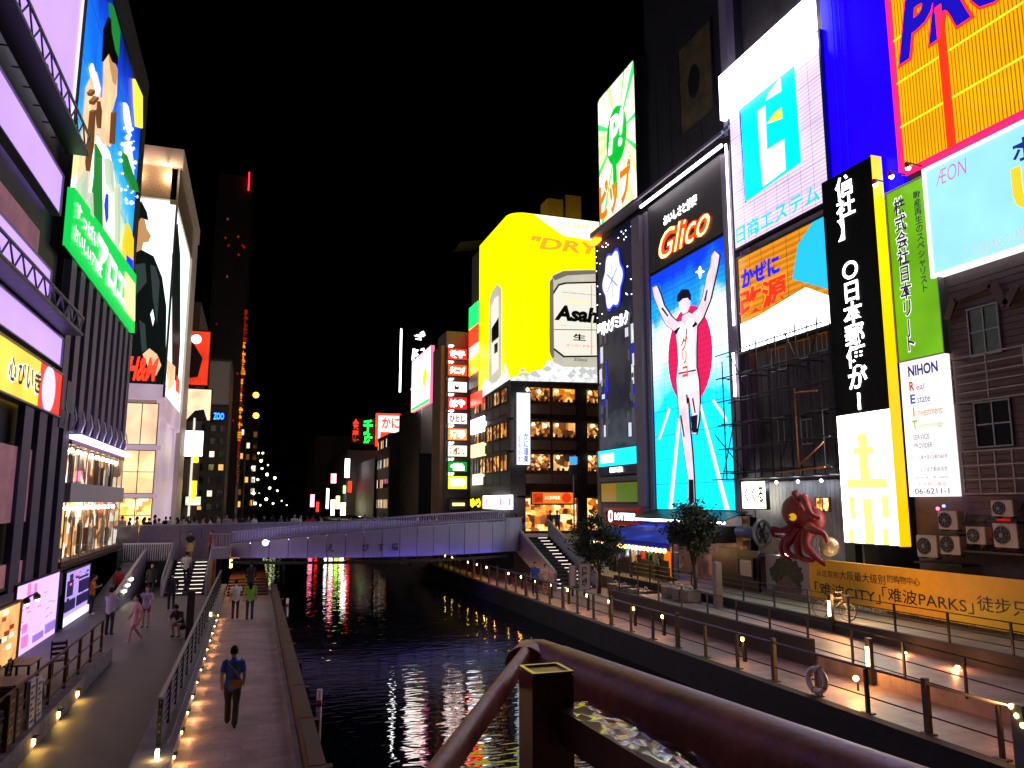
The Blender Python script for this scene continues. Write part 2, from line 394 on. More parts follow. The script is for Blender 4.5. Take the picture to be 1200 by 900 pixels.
# water
def water_mat():
    m = bpy.data.materials.new('canal_water'); m.use_nodes = True; nt = m.node_tree; b = nt.nodes['Principled BSDF']
    b.inputs['Base Color'].default_value = (0.002, 0.004, 0.006, 1); b.inputs['Roughness'].default_value = 0.02; b.inputs['IOR'].default_value = 1.33
    tc = nt.nodes.new('ShaderNodeTexCoord'); mp = nt.nodes.new('ShaderNodeMapping'); mp.inputs['Rotation'].default_value = (0, 0, R(12)); mp.inputs['Scale'].default_value = (0.8, 2.4, 1)
    n1 = nt.nodes.new('ShaderNodeTexNoise'); n1.inputs['Scale'].default_value = 1.5; n1.inputs['Detail'].default_value = 1.2; n1.inputs['Distortion'].default_value = 0.6
    n2 = nt.nodes.new('ShaderNodeTexNoise'); n2.inputs['Scale'].default_value = 0.35; n2.inputs['Detail'].default_value = 2
    ad = nt.nodes.new('ShaderNodeMath'); ad.operation = 'ADD'
    m1 = nt.nodes.new('ShaderNodeMath'); m1.operation = 'MULTIPLY'; m1.inputs[1].default_value = 0.35
    bp = nt.nodes.new('ShaderNodeBump'); bp.inputs['Strength'].default_value = 0.13; bp.inputs['Distance'].default_value = 0.1
    nt.links.new(tc.outputs['Object'], mp.inputs[0]); nt.links.new(mp.outputs[0], n1.inputs['Vector']); nt.links.new(mp.outputs[0], n2.inputs['Vector'])
    nt.links.new(n1.outputs['Fac'], ad.inputs[0]); nt.links.new(n2.outputs['Fac'], m1.inputs[0]); nt.links.new(m1.outputs[0], ad.inputs[1])
    nt.links.new(ad.outputs[0], bp.inputs['Height']); nt.links.new(bp.outputs[0], b.inputs['Normal'])
    return m
struct('water', MB()._add([(0.6, -25, ZW), (15, -25, ZW), (15, 420, ZW), (0.6, 420, ZW)], [(0, 1, 2, 3)]), water_mat())
struct('river_bed', MB()._add([(-3, -25, ZW - 2), (18, -25, ZW - 2), (18, 420, ZW - 2), (-3, 420, ZW - 2)], [(0, 1, 2, 3)]), M_CONCD)
struct('ground', MB().box((-600, -300, -7.2), (-7.0, 900, ZS - 0.02)), M_CONCD)
struct('right_bank_ground', MB().box((24.7, -300, -7.2), (600, 900, ZS - 0.02)), M_CONCD)
# left bank
struct('river_walk', MB().box((-1.2, -4, -7.6), (1.0, 62, Z0)), M_PAVE)
struct('promenade', MB().box((-7.2, -4, -7.6), (-1.75, 58, Z0)), M_ASPH)
struct('quay_left', MB().box((-7.0, 62, -7.6), (0.8, 420, ZS - 0.5)), M_CONCD)
mb = MB().box((1.0, -4, -7.6), (1.1, 46, Z0 + 0.06)); struct('walk_kerb', mb, M_CONC)
# right bank
struct('river_walk_right', MB().box((13.65, -8, -7.6), (16.2, 66, Z0)), M_PAVER)
struct('quay_edge', MB().box((13.35, -8, -7.6), (13.65, 66, Z0 + 0.07)), M_CONCD)
struct('quay_right', MB().box((13.5, 66, -7.6), (24.7, 420, ZS - 0.5)), M_CONCD)
mb = MB(); z1, z2 = -4.75, -4.38
mb.hexa([(16.2, -8, -7.6), (19.4, -8, -7.6), (19.4, 34, -7.6), (16.2, 34, -7.6), (16.2, -8, z1), (19.4, -8, z1), (19.4, 34, z2), (16.2, 34, z2)])
struct('ramp', mb, M_PAVER)
struct('ramp_landing', MB().box((16.2, 34, -7.6), (19.4, 66, -4.85)), M_PAVER)
struct('upper_terrace', MB().box((19.4, -8, -7.6), (24.7, 66, ZU)), M_PAVEU)
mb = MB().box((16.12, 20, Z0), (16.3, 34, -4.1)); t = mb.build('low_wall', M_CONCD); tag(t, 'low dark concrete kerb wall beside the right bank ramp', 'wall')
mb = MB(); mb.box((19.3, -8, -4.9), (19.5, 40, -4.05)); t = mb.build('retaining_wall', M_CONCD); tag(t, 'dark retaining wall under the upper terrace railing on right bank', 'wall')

# wall between promenade and lower left walk, with rail and lamps
mb = MB().box((-1.75, -4, -7.0), (-1.2, 46, -4.52)); mb.box((-1.8, -4, -4.52), (-1.16, 46, -4.46))
t = mb.build('parapet_wall', M_CONC); tag(t, 'low concrete wall between promenade and lower river walk', 'wall')
fr = empty('cable_railing', (-1.45, 16, -4.46), 'dark cable railing on the wall left of the lower river walk', 'railing')
for i in range(19):
    y = 16.4 + i * 1.55
    MB().box((-1.5, y - 0.04, -4.46), (-1.42, y + 0.04, -3.62)).build('post', M_STEEL, fr)
for k in range(6):
    MB().tube([(-1.46, 16.3, -4.34 + 0.13 * k), (-1.46, 44.5, -4.34 + 0.13 * k)], 0.016, 5).build('cable', M_GREYM, fr)
MB().bar((-1.46, 16.2, -3.6), (-1.46, 44.6, -3.6), 0.07, 0.05).build('top_rail', M_GREYM, fr)
MB().tube([(-1.27, 16.2, -4.36), (-1.27, 44.6, -4.36)], 0.022, 6).build('lower_rail', M_GREYM, fr)
for i, (x, y) in enumerate([(184, 893), (213, 823), (247, 724), (254, 711)]):
    p = atX(x, y, -1.38)
    o = MB().box((-1.415, p.y - 0.05, p.z - 0.2), (-1.36, p.y + 0.05, p.z + 0.2)).build('tube_lamp', M_TUBE); tag(o, 'upright glowing lamp on the cable railing, %s' % ['nearest to the viewer', 'level with the man in blue', 'third from the viewer', 'farthest one, near the stairs'][i], 'lamp', 'tube lamps on the cable railing')
proto = None
for i in range(13):
    y = 16.6 + i * 1.6 + random.uniform(-.1, .1); lw_ = .03 if i < 4 else .014
    e = empty('wall_lamp', (-1.19, y, Z0 + 0.14), 'yellow lamp low on the wall of the lower river walk, %s from the viewer' % nth(i), 'lamp', 'wall lamps along the lower river walk')
    MB().box((-1.2, y - lw_, Z0 + 0.16 - lw_), (-1.175, y + lw_, Z0 + 0.16 + lw_)).build('lens', M_KERBL, e)
    MB().box((-1.2, y - 0.09, Z0 + 0.2), (-1.13, y + 0.09, Z0 + 0.225)).build('hood', M_STEEL, e)
    lamp('bulb', (-1.05, y, Z0 + 0.13), (3.0 if i < 4 else 1.2) * (0.7 + 0.6 * random.random()), '#ffb070', e, 0.04)
# timber fender on the water side
fe = empty('timber_fender', (1.28, 2, Z0), 'long brown timber barrier along the water edge of the left river walk', 'barrier')
for i in range(14):
    y = 2 + i * 3.1
    MB().box((1.12, y, Z0 - 0.35), (1.42, y + 3.08, Z0 + 0.42)).build('beam', M_WOOD, fe, 0.015)
for i in range(14): MB().box((1.43, 2.2 + i * 3.1, Z0 - 1.2), (1.55, 2.42 + i * 3.1, Z0 + 0.3)).build('pile', M_WOOD, fe)
for k, (y, lab) in enumerate([(18.6, 'white marker pole with red bands in the water beside left walk'), (36, 'distant white marker pole beside left walk near bridge')]):
    e = empty('marker_pole', (1.62, y, ZW), lab, 'pole')
    MB().tube([(1.62, y, ZW), (1.62, y, Z0 + 0.72)], 0.06, 10).build('pole', M_WHITE, e)
    MB().tube([(1.62, y, Z0 + 0.35), (1.62, y, Z0 + 0.5)], 0.064, 10).build('band', pbr('red_paint', (0.5, 0.03, 0.03), 0.5), e)
# terrace edge on the far left
mb = MB().box((-4.35, -4, -5.2), (-3.95, 27.6, -4.48)); t = mb.build('stone_wall', pbr('stone_wall', (0.2, 0.17, 0.18), 0.8, var=0.5, scale=2.5, bump=0.6, bscale=9)); tag(t, 'low stone wall between cafe terrace and promenade, with lamps at its foot', 'wall')
struct('cafe_terrace', MB().box((-7.0, -4, -5.2), (-4.35, 27.6, -4.7)), pbr('terrace_floor', (0.12, 0.11, 0.115), 0.6, var=0.3, scale=2))
for i, (x, y) in enumerate([(90, 828), (68, 850), (38, 889)]):
    p = atX(x, y, -3.93)
    e = empty('foot_lamp', (-3.93, p.y, Z0 + 0.15), 'yellow lamp at the foot of the stone wall, %s' % ['farthest of three', 'middle of three', 'nearest of three'][i], 'lamp', 'lamps along the stone wall')
    MB().box((-3.95, p.y - 0.07, Z0 + 0.1), (-3.92, p.y + 0.07, Z0 + 0.24)).build('lens', M_KERBL, e)
    MB().box((-3.95, p.y - 0.1, Z0 + 0.24), (-3.86, p.y + 0.1, Z0 + 0.27)).build('hood', M_STEEL, e)
    lamp('bulb', (-3.8, p.y, Z0 + 0.16), 1.4, '#ffc060', e, 0.04)
fr = empty('terrace_fence', (-4.15, 14, -4.48), 'rusty metal fence with rails round the cafe terrace', 'fence')
M_RUST = pbr('rusty_metal', (0.13, 0.06, 0.04), 0.6, 0.3, var=0.4, scale=8)
for i in range(8):
    y = 15.6 + i * 1.6
    MB().box((-4.19, y - 0.035, -4.48), (-4.12, y + 0.035, -3.55)).build('post', M_RUST, fr)
for k, h in enumerate((-4.36, -3.95, -3.55)): MB().bar((-4.155, 14, h), (-4.155, 26.9, h), 0.05, 0.04).build('rail', M_RUST, fr)

# ------------------------------------------------------------------ the bridge across the canal
def ringY(X): return 44.0 + 2.6 * ((X - 7.0) / 8.4) ** 2
BR = empty('arched_bridge', (7, 50, ZS), 'lilac bridge with slatted balustrade crossing the whole canal', 'bridge')
MB().box((-8.5, 52.2, -3.05), (26, 66, ZS)).build('deck', M_CONC, BR)
X0, X1, NP = -1.05, 15.0, 16
def ztop(X): s = (X - X0) / (X1 - X0); return -2.33 + 1.12 * (1 - (1 - s) ** 1.7)
M_BFACE = pbr('bridge_panel', (0.27, 0.25, 0.32), 0.42, 0.2, var=0.12, scale=0.8)
for i in range(NP):
    a = X0 + (X1 - X0) * i / NP; b = X0 + (X1 - X0) * (i + 1) / NP - 0.02
    ya, yb = ringY(a), ringY(b)
    MB().hexa([(a, ya, -3.06), (b, yb, -3.06), (b, yb + 0.25, -3.06), (a, ya + 0.25, -3.06), (a, ya, ztop(a)), (b, yb, ztop(b)), (b, yb + 0.25, ztop(b)), (a, ya + 0.25, ztop(a))]).build('face_panel', M_BFACE, BR, 0.012)
mbd = MB(); mbr = MB(); mbs = MB(); N2 = 48
pts = []
for i in range(N2):
    a = X0 + (X1 - X0) * i / N2; b = X0 + (X1 - X0) * (i + 1) / N2; ya, yb = ringY(a) + 0.27, ringY(b) + 0.27
    mbd.hexa([(a, ya, -3.02), (b, yb, -3.02), (b, 52.2, -3.02), (a, 52.2, -3.02), (a, ya, ztop(a) - 0.1), (b, yb, ztop(b) - 0.1), (b, 52.2, ZS), (a, 52.2, ZS)])
mbd.build('curved_ramp', M_CONC, BR)
line = [(X0 + (X1 - X0) * i / N2) for i in range(N2 + 1)]
MB().tube([(x, ringY(x) + 0.12, ztop(x) + 0.62) for x in line], 0.055, 8).build('handrail', M_LILACM, BR)
MB().tube([(x, ringY(x) + 0.12, ztop(x) + 0.1) for x in line], 0.035, 6).build('bottom_rail', M_LILACM, BR)
bal = None
for i in range(110):
    x = X0 + 0.08 + (X1 - X0 - 0.16) * i / 109; y = ringY(x) + 0.12
    if bal is None: bal = MB().box((x - 0.022, y - 0.05, ztop(x) + 0.06), (x + 0.022, y + 0.05, ztop(x) + 0.62)).build('baluster', M_LILACM, BR); b0 = Vector((x, y, ztop(x)))
    else: clone(bal, Vector((x, y, ztop(x))) - b0, BR, 'baluster')
# unseen strips added inside balustrade and below face to give the blue wash
M_ADDV = emi('violet_added_strip', '#9a80ff', 3.6)
M_ADDB = emi('blue_added_strip', '#5a52ff', 6)
MB().tube([(x, ringY(x) - 0.45, -3.28) for x in line[24:48]], 0.035, 6).build('added_light_strip', M_ADDB, BR)
MB().tube([(x, ringY(x) - 0.45, -3.24) for x in line[2:24]], 0.024, 6).build('added_light_strip', M_ADDV, BR)
mbc = MB()
for xa, xb in zip(line[:-1], line[1:]): mbc.bar((xa, ringY(xa) - 0.52, -3.28), (xb, ringY(xb) - 0.52, -3.28), 0.03, 0.16)
mbc.build('added_strip_screen', M_STEEL, BR)  # added lip that keeps the strips below the face out of view
MB().tube([(x, ringY(x) + 0.34, ztop(x) - 0.078) for x in line], 0.02, 6).build('added_light_strip', emi('baluster_added_strip', '#b8a8ff', 9), BR)
for k in range(7):
    x = line[4 + k * 6]; MB().bar((x, ringY(x) + 0.1, -3.08), (x, ringY(x) - 0.5, -3.3), 0.04).build('added_strip_bracket', M_STEEL, BR)
s = Sign(wall_front(44.0), (405, 648), (580, 628), 'bridge_name', 'dark name lettering on the lilac bridge face', 'lettering', mat=M_BFACE, depth=0.01, rect=(3.6, -2.75, 3.7, -2.7)) if False else None
class _B: pass
for ch, x in zip('えびす橋', (388, 429, 447, 463)):
    p = atY(x, 641, 43.9); yy = ringY(p.x) - 0.03
    TEXTQ.append((ch, Face((0, yy, 0), (1, 0, 0), (0, -1, 0)), (p.x - 0.19, -2.72, p.x + 0.19, -2.3), 0.012, M_BLACK, 'lettering', 0.01, 0, BR, 0))
# rounded end of the face, turning back to the right bank
mb = MB(); prev = None
arc = [(15.0 + 1.5 * math.sin(t), ringY(15.0) + 1.5 - 1.5 * math.cos(t)) for t in [i * math.pi / 2 / 8 for i in range(9)]]
for (xa, ya), (xb, yb) in zip(arc, arc[1:]):
    mb.hexa([(xa, ya, -3.06), (xb, yb, -3.06), (xb - 0.1, yb + 0.2, -3.06), (xa - 0.1, ya + 0.2, -3.06), (xa, ya, -1.0), (xb, yb, -1.0), (xb - 0.1, yb + 0.2, -1.0), (xa - 0.1, ya + 0.2, -1.0)])
mb.build('rounded_end', M_BFACE, BR)
# far parapet panels across the street side
M_PARA = pbr('parapet_glass', (0.16, 0.13, 0.20), 0.12, 0.0, var=0.15, spec=0.8)
f = wall_front(52.0)
u0, _ = f.uv(112, 620); u1, _ = f.uv(396, 612); n = 12
for i in range(n):
    a = u0 + (u1 - u0) * i / n; b = u0 + (u1 - u0) * (i + 1) / n - 0.03
    ta = -1.48 + 0.16 * i / n
    MB().hexa([(a, 52.0, -3.5), (b, 52.0, -3.5), (b, 52.12, -3.5), (a, 52.12, -3.5), (a, 52.0, ta), (b, 52.0, ta + 0.013), (b, 52.12, ta + 0.013), (a, 52.12, ta)]).build('parapet_panel', M_PARA, BR)
MB().bar((u0, 52.06, -1.44), (u1, 52.06, -1.28), 0.14, 0.06).build('parapet_cap', M_LILACM, BR)
MB().box((u1, 52.0, -3.0), (15.5, 52.15, -1.25)).build('far_parapet', M_PARA, BR)
MB().box((-2.0, 44.6, -3.0), (-1.1, 46.4, -2.45)).build('corner_block', M_BFACE, BR)
for k in range(6): MB().box((-1.98 + k * 0.17, 44.65, -2.45), (-1.94 + k * 0.17, 44.72, -1.72)).build('baluster', M_LILACM, BR)
MB().box((-2.0, 44.62, -1.74), (-1.08, 44.75, -1.68)).build('handrail', M_LILACM, BR)
e = MB().ball(atY(311, 636, 43.9), 0.16, 10, 8, (1, 0.5, 1)).build('deck_lamp', emi('white_lamp', '#e8d8ff', 3)); tag(e, 'small round white lamp on the left end of bridge balustrade', 'lamp')
mb = MB(); mb.hexa([(11.6, 60, -5.0), (12.9, 60, -5.0), (12.9, 64, -5.0), (11.6, 64, -5.0), (13.0, 60, -3.06), (14.3, 60, -3.06), (14.3, 64, -3.06), (13.0, 64, -3.06)]); mb.build('pier', M_CONC, BR)
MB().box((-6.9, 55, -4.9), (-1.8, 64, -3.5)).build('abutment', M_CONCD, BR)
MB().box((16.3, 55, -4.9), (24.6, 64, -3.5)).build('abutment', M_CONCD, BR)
mb = MB().box((-0.9, 61.8, -4.9), (0.9, 62.0, -3.5)); mb.build('back_wall', M_CONC, BR)

# steps of the lower walk under the bridge, with warm lamp
st = empty('lower_steps', (0, 44, Z0), 'warmly lit timber steps under the bridge at the end of lower walk', 'steps')
for i in range(6):
    y = 44.0 + i * 0.75
    MB().box((-1.1, y, Z0), (0.95, y + 0.73, Z0 + 0.09 * (i + 1))).build('step', M_WOOD, st, 0.01)
MB().box((-1.1, 48.5, Z0), (0.95, 60, Z0 + 0.56)).build('landing', M_WOOD, st)
e = empty('under_bridge_lamp', (-1.0, 48.2, -3.6), 'small warm wall lamp under the bridge', 'lamp')
MB().box((-1.12, 48.1, -3.75), (-1.0, 48.25, -3.3)).build('lens', emi('warm_lamp', '#ffb050', 12), e)
MB().box((-1.2, 48.05, -3.8), (-1.12, 48.3, -3.25)).build('back_plate', M_STEEL, e)
lamp('bulb', (-0.8, 47.9, -3.5), 12, '#ff9a3c', e, 0.1)
lamp('bulb', (0.0, 50.2, -3.35), 10, '#ff9a3c', e, 0.1)

# ------------------------------------------------------------------ stairs
M_STEPL = emi('lit_riser', '#fff0e0', 1.2)
def stairs(name, label, xa, xb, ya, za, yb, zb, n, skew=0.0, strips=((0.08, 0.42), (0.58, 0.92))):
    e = empty(name, ((xa + xb) / 2, ya, za), label, 'stairs')
    dy = (yb - ya) / n; dz = (zb - za) / n
    for i in range(n):
        y = ya + i * dy; z = za + (i + 1) * dz; o = skew * i
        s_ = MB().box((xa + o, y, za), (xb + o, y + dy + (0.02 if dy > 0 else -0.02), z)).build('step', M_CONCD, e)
        for (a, b) in strips:
            MB().box((xa + o + (xb - xa) * a, y - 0.012, z - dz * 0.34), (xa + o + (xb - xa) * b, y - 0.002, z - dz * 0.14)).build('riser_light', M_STEPL, s_)
    return e
e = stairs('stairs', 'stairs with lit risers up to left end of bridge', -4.15, -2.25, 45.2, Z0, 50.0, -3.45, 9)
MB().box((-4.15, 50.0, Z0), (-2.0, 52.0, -3.45)).build('landing', M_CONC, e)
for x in (-4.4, -2.25):
    MB().hexa([(x, 44.9, Z0), (x + 0.16, 44.9, Z0), (x + 0.16, 50.2, Z0), (x, 50.2, Z0), (x, 44.9, -4.0), (x + 0.16, 44.9, -4.0), (x + 0.16, 50.2, -2.42), (x, 50.2, -2.42)]).build('side_wall', M_LILACM, e)
    MB().tube([(x + 0.08, 44.8, -3.93), (x + 0.08, 50.2, -2.34)], 0.05, 8).build('handrail', M_LILACM, e)
e = empty('side_ramp', (-6, 46, Z0), 'dark side ramp with white balustrade left of the lit stairs', 'ramp')
MB().box((-7.0, 50.2, Z0), (-4.4, 54, -3.45)).build('platform', M_CONCD, e)
MB().hexa([(-7.0, 40.5, Z0), (-5.9, 40.5, Z0), (-5.9, 50.2, Z0), (-7.0, 50.2, Z0), (-7.0, 40.5, Z0 + 0.05), (-5.9, 40.5, Z0 + 0.05), (-5.9, 50.2, -3.45), (-7.0, 50.2, -3.45)]).build('slope', M_CONC, e)
MB().hexa([(-5.9, 40.0, Z0), (-5.75, 40.0, Z0), (-5.75, 50.2, Z0), (-5.9, 50.2, Z0), (-5.9, 40.0, -4.2), (-5.75, 40.0, -4.2), (-5.75, 50.2, -2.7), (-5.9, 50.2, -2.7)]).build('side_wall', M_LILACM, e)
for i in range(22):
    x = -7.0 + i * 0.12
    MB().box((x, 50.1, -3.4), (x + 0.035, 50.16, -2.42)).build('baluster', M_WHITE, e)
MB().box((-7.05, 50.08, -2.46), (-4.4, 50.18, -2.38)).build('handrail', M_WHITE, e)
for i, (x, y) in enumerate([(146, 693), (150, 686), (154, 679)]):
    p = atX(x, y, -5.72); o = MB().box((p.x - 0.0, p.y - 0.25, p.z - 0.04), (p.x + 0.05, p.y + 0.25, p.z + 0.05)).build('ramp_lamp', emi('ramp_lamp_lens', '#fff0d0', 6)); tag(o, 'small white lamp on the side ramp wall, %s' % ['lowest of three', 'middle of three', 'highest of three'][i], 'lamp', 'ramp wall lamps')
# right stairs
a = atZ(652, 692, Z0); b = atZ(697, 690, Z0)
RX0, RX1, RY0 = a.x, b.x, a.y
e = stairs('stairs', 'stairs with lit risers down from right end of bridge', RX0, RX1, RY0, Z0, RY0 + 7.5, -2.3, 15, 0.0, ((0.02, 0.26), (0.64, 0.9)))
MB().box((RX0 - 2.0, RY0 + 7.5, -2.9), (RX1 + 0.4, 52.2, -2.3)).build('landing', M_CONC, e)
for x, mt in ((RX0 - 0.16, M_LILACM), (RX1, M_LILACM)):
    y0, y1 = RY0 - 0.1, RY0 + 7.5
    MB().hexa([(x, y0, -5.1), (x + 0.16, y0, -5.1), (x + 0.16, y1, -2.9), (x, y1, -2.9), (x, y0, -3.95), (x + 0.16, y0, -3.95), (x + 0.16, y1, -1.3), (x, y1, -1.3)]).build('side_wall', mt, e)
    MB().tube([(x + 0.08, y0 - 0.1, -3.88), (x + 0.08, y1, -1.22), (x + 0.08, y1 + 1.5, -1.2)], 0.045, 8).build('handrail', pbr('brass_rail', (0.6, 0.5, 0.3), 0.3, 0.9), e)
MB().box((RX0 - 2.0, RY0 + 7.4, -2.3), (RX0 - 0.16, RY0 + 7.55, -1.3)).build('landing_parapet', M_LILACM, e)
for k in range(5): MB().box((RX0 - 1.3 + k * 0.22, RY0 + 7.3, -2.3), (RX0 - 1.26 + k * 0.22, RY0 + 7.36, -1.3)).build('baluster', M_WHITE, e)

# ------------------------------------------------------------------ right bank fences
fr = empty('river_fence', (13.9, 10, Z0), 'grey post and rail fence along the water on the right bank', 'fence')
post = None
M_POST = pbr('post_grey', (0.12, 0.10, 0.09), 0.6, 0.4, var=0.3)
ys = [11.9 + 1.72 * i for i in range(31)]
for i, y in enumerate(ys):
    w = 0.13 if i % 3 == 1 else 0.09
    MB().box((13.9 - w / 2, y - w / 2, Z0), (13.9 + w / 2, y + w / 2, Z0 + (1.15 if i % 3 == 1 else 1.0))).build('post', M_POST, fr, 0.012)
    MB().box((13.8, y - 0.14, Z0 + 0.002), (14.0, y + 0.14, Z0 + 0.03)).build('base_plate', M_POST, fr)
MB().tube([(13.9, 8, Z0 + 1.03), (13.9, 65, Z0 + 1.03)], 0.03, 8).build('top_rail', M_GREYM, fr)
MB().tube([(13.9, 8, Z0 + 0.38), (13.9, 65, Z0 + 0.38)], 0.018, 6).build('lower_rail', M_STEEL, fr)
for i in range(17):
    y = 24.0 + i * 2.3 if i else 21.3
    e = empty('bollard_lamp', (14.7, y, Z0), 'short bollard with yellow lamp on right river walk, %s from the viewer' % nth(i), 'lamp', 'bollard lamps on the right river walk')
    MB().box((14.66, y - 0.05, Z0), (14.76, y + 0.05, Z0 + 0.74)).build('post', M_STEEL, e)
    MB().box((14.63, y - 0.05, Z0 + 0.62), (14.66, y + 0.05, Z0 + 0.72)).build('lens', M_KERBL, e)
    if y < 50: lamp('bulb', (14.5, y, Z0 + 0.6), 4.5 if i < 5 else 3.6, '#ffa068', e, 0.05)
for i, (x, y) in enumerate([(1003, 795), (1061, 767), (1122, 783)]):
    p = atZ(x, y, -4.55)
    X = p.x
    e = empty('step_lamp', (p.x, p.y, p.z), 'round yellow lamp beside the ramp, %s' % ['on the lower walk', 'behind the glowing post', 'farthest right'][i], 'lamp', 'ramp side lamps')
    MB().tube([(p.x + 0.05, p.y, -4.86), (p.x + 0.05, p.y, p.z + 0.02)], 0.03, 6).build('post', M_STEEL, e)
    MB().ball(p, 0.07, 10, 8).build('lens', M_KERBL, e)
    lamp('bulb', p + Vector((-0.3, -0.2, 0.15)), 15, '#ffa068', e, 0.05)
def thin_fence(name, label, X, ya, yb, za, zb, step, h=1.0, rails=(1.0, 0.5, 0.12)):
    fr = empty(name, (X, ya, za), label, 'railing'); n = int(round((yb - ya) / step))
    for i in range(n + 1):
        y = ya + (yb - ya) * i / n; z = za + (zb - za) * i / n
        MB().box((X - 0.025, y - 0.03, z), (X + 0.025, y + 0.03, z + h)).build('post', M_STEEL, fr)
    for r_ in rails: MB().tube([(X, ya - 0.3, za + r_ * h), (X, yb + 0.3, zb + r_ * h)], 0.018, 6).build('rail', M_STEEL, fr)
    return fr
thin_fence('ramp_railing', 'thin dark railing between ramp and lower right river walk', 16.2, 11, 33, -4.7, -4.1, 1.9, 0.95)
thin_fence('terrace_railing', 'thin dark railing in front of the yellow hoarding', 19.4, 12, 38, -4.05, -4.05, 2.0, 0.85, (1.0, 0.75, 0.5, 0.25))
for i, (x, y) in enumerate([(972, 712), (1017, 768)]):
    p = atX(x, y, (19.2, 16.0)[i])
    lw = (95, 26)[i]; e = empty('light_post', (p.x, p.y, p.z - 0.7), 'dark post with glowing upright tube, %s' % ['beside the bicycle', 'on the ramp railing'][i], 'lamp', 'glowing posts on right bank')
    MB().box((p.x, p.y - 0.08, p.z - 0.75), (p.x + 0.12, p.y + 0.08, p.z + 0.45)).build('post', M_STEEL, e)
    MB().box((p.x - 0.03, p.y - 0.045, p.z - 0.28), (p.x - 0.002, p.y + 0.045, p.z + 0.22)).build('tube', M_TUBE, e)
    lamp('bulb', p + Vector(((.5, -.2, .25), (-.45, -.1, 0))[i]), lw, '#ffb468', e, 0.12)
# ================================================================== RIGHT BANK: FACADES AND SIGNS
def grad(name, stops, H, strength=1.0, noise=0.0, nscale=0.5, stripes=None, axis='Z', black=False):
    """printed or LED picture whose own colour changes over its height H (object space, base at 0)"""
    strength *= 0.6
    m = bpy.data.materials.new(name); m.use_nodes = True; nt = m.node_tree; b = nt.nodes['Principled BSDF']
    tc = nt.nodes.new('ShaderNodeTexCoord'); sx = nt.nodes.new('ShaderNodeSeparateXYZ'); nt.links.new(tc.outputs['Object'], sx.inputs[0])
    dv = nt.nodes.new('ShaderNodeMath'); dv.operation = 'DIVIDE'; dv.inputs[1].default_value = H; nt.links.new(sx.outputs[axis], dv.inputs[0]); src = dv.outputs[0]
    if noise:
        n = nt.nodes.new('ShaderNodeTexNoise'); n.inputs['Scale'].default_value = nscale; n.inputs['Detail'].default_value = 4; nt.links.new(tc.outputs['Object'], n.inputs['Vector'])
        mr = nt.nodes.new('ShaderNodeMapRange'); mr.inputs[1].default_value = 0.25; mr.inputs[2].default_value = 0.75; mr.inputs[3].default_value = -noise; mr.inputs[4].default_value = noise
        nt.links.new(n.outputs['Fac'], mr.inputs[0]); ad = nt.nodes.new('ShaderNodeMath'); ad.operation = 'ADD'
        nt.links.new(src, ad.inputs[0]); nt.links.new(mr.outputs[0], ad.inputs[1]); src = ad.outputs[0]
    r = nt.nodes.new('ShaderNodeValToRGB'); els = r.color_ramp.elements
    while len(els) < len(stops): els.new(0.5)
    for i, (p, c) in enumerate(stops): els[i].position = p; els[i].color = lin(c)
    nt.links.new(src, r.inputs['Fac']); nt.links.new(r.outputs['Color'], b.inputs['Emission Color'])
    b.inputs['Base Color'].default_value = (0.01, 0.01, 0.01, 1); b.inputs['Specular IOR Level'].default_value = 0.1; b.inputs['Emission Strength'].default_value = strength; b.inputs['Roughness'].default_value = 0.35
    if stripes:
        mu = nt.nodes.new('ShaderNodeMath'); mu.operation = 'MULTIPLY'; mu.inputs[1].default_value = stripes[0] * 6.2832; nt.links.new(sx.outputs['Z'], mu.inputs[0])
        si = nt.nodes.new('ShaderNodeMath'); si.operation = 'SINE'; nt.links.new(mu.outputs[0], si.inputs[0])
        ma = nt.nodes.new('ShaderNodeMapRange'); ma.inputs[1].default_value = -1; ma.inputs[2].default_value = 1; ma.inputs[3].default_value = strength * (1 - stripes[1]); ma.inputs[4].default_value = strength
        nt.links.new(si.outputs[0], ma.inputs[0]); nt.links.new(ma.outputs[0], b.inputs['Emission Strength'])
    return m
XR = 24.7
M_LILW = pbr('lilac_grey_wall', (0.24, 0.21, 0.28), 0.6, 0.1, var=0.15)
M_DARKW = pbr('dark_wall', (0.014, 0.013, 0.017), 0.6, var=0.3, scale=0.8)
M_BROWN = pbr('brown_cladding', (0.11, 0.075, 0.06), 0.7, var=0.3, scale=2, bump=0.3, bscale=12)
M_INK = pbr('black_print', (0.01, 0.01, 0.012), 0.5, var=0)
M_NAVYI = emi('navy_print', '#10144a', 0.9, sample=False)
E_WHITE = emi('white_light', '#ffffff', 2.2, sample=False)
E_WHITES = emi('white_backlight', '#fdf8ff', 1.9, var=0.08)
E_RED = emi('red_light', '#ff2010', 1.8, sample=False)
E_ORNG = emi('orange_light', '#ff7a10', 1.6, sample=False)
E_YEL = emi('yellow_light', '#ffe818', 1.6, sample=False)
E_GRN = emi('green_light', '#10d840', 1.5, sample=False)
E_BLUE = emi('blue_print_light', '#1030e0', 1.3, sample=False)
E_CYAN = emi('cyan_light', '#10d8ff', 1.3)
M_WIN = pbr('dark_window', (0.01, 0.012, 0.014), 0.08, var=0)
F = wall_right(XR, 0.3)
def building(name, label, boxes, mat, cat='building', part='wall'):
    a = boxes[0]; e = empty(name, ((a[0][0] + a[1][0]) / 2, (a[0][1] + a[1][1]) / 2, min(a[0][2], a[1][2])), label, cat)
    for k, (p, q) in enumerate(boxes): MB().box(p, q).build(part, mat if not isinstance(mat, list) else mat[k], e)
    return e
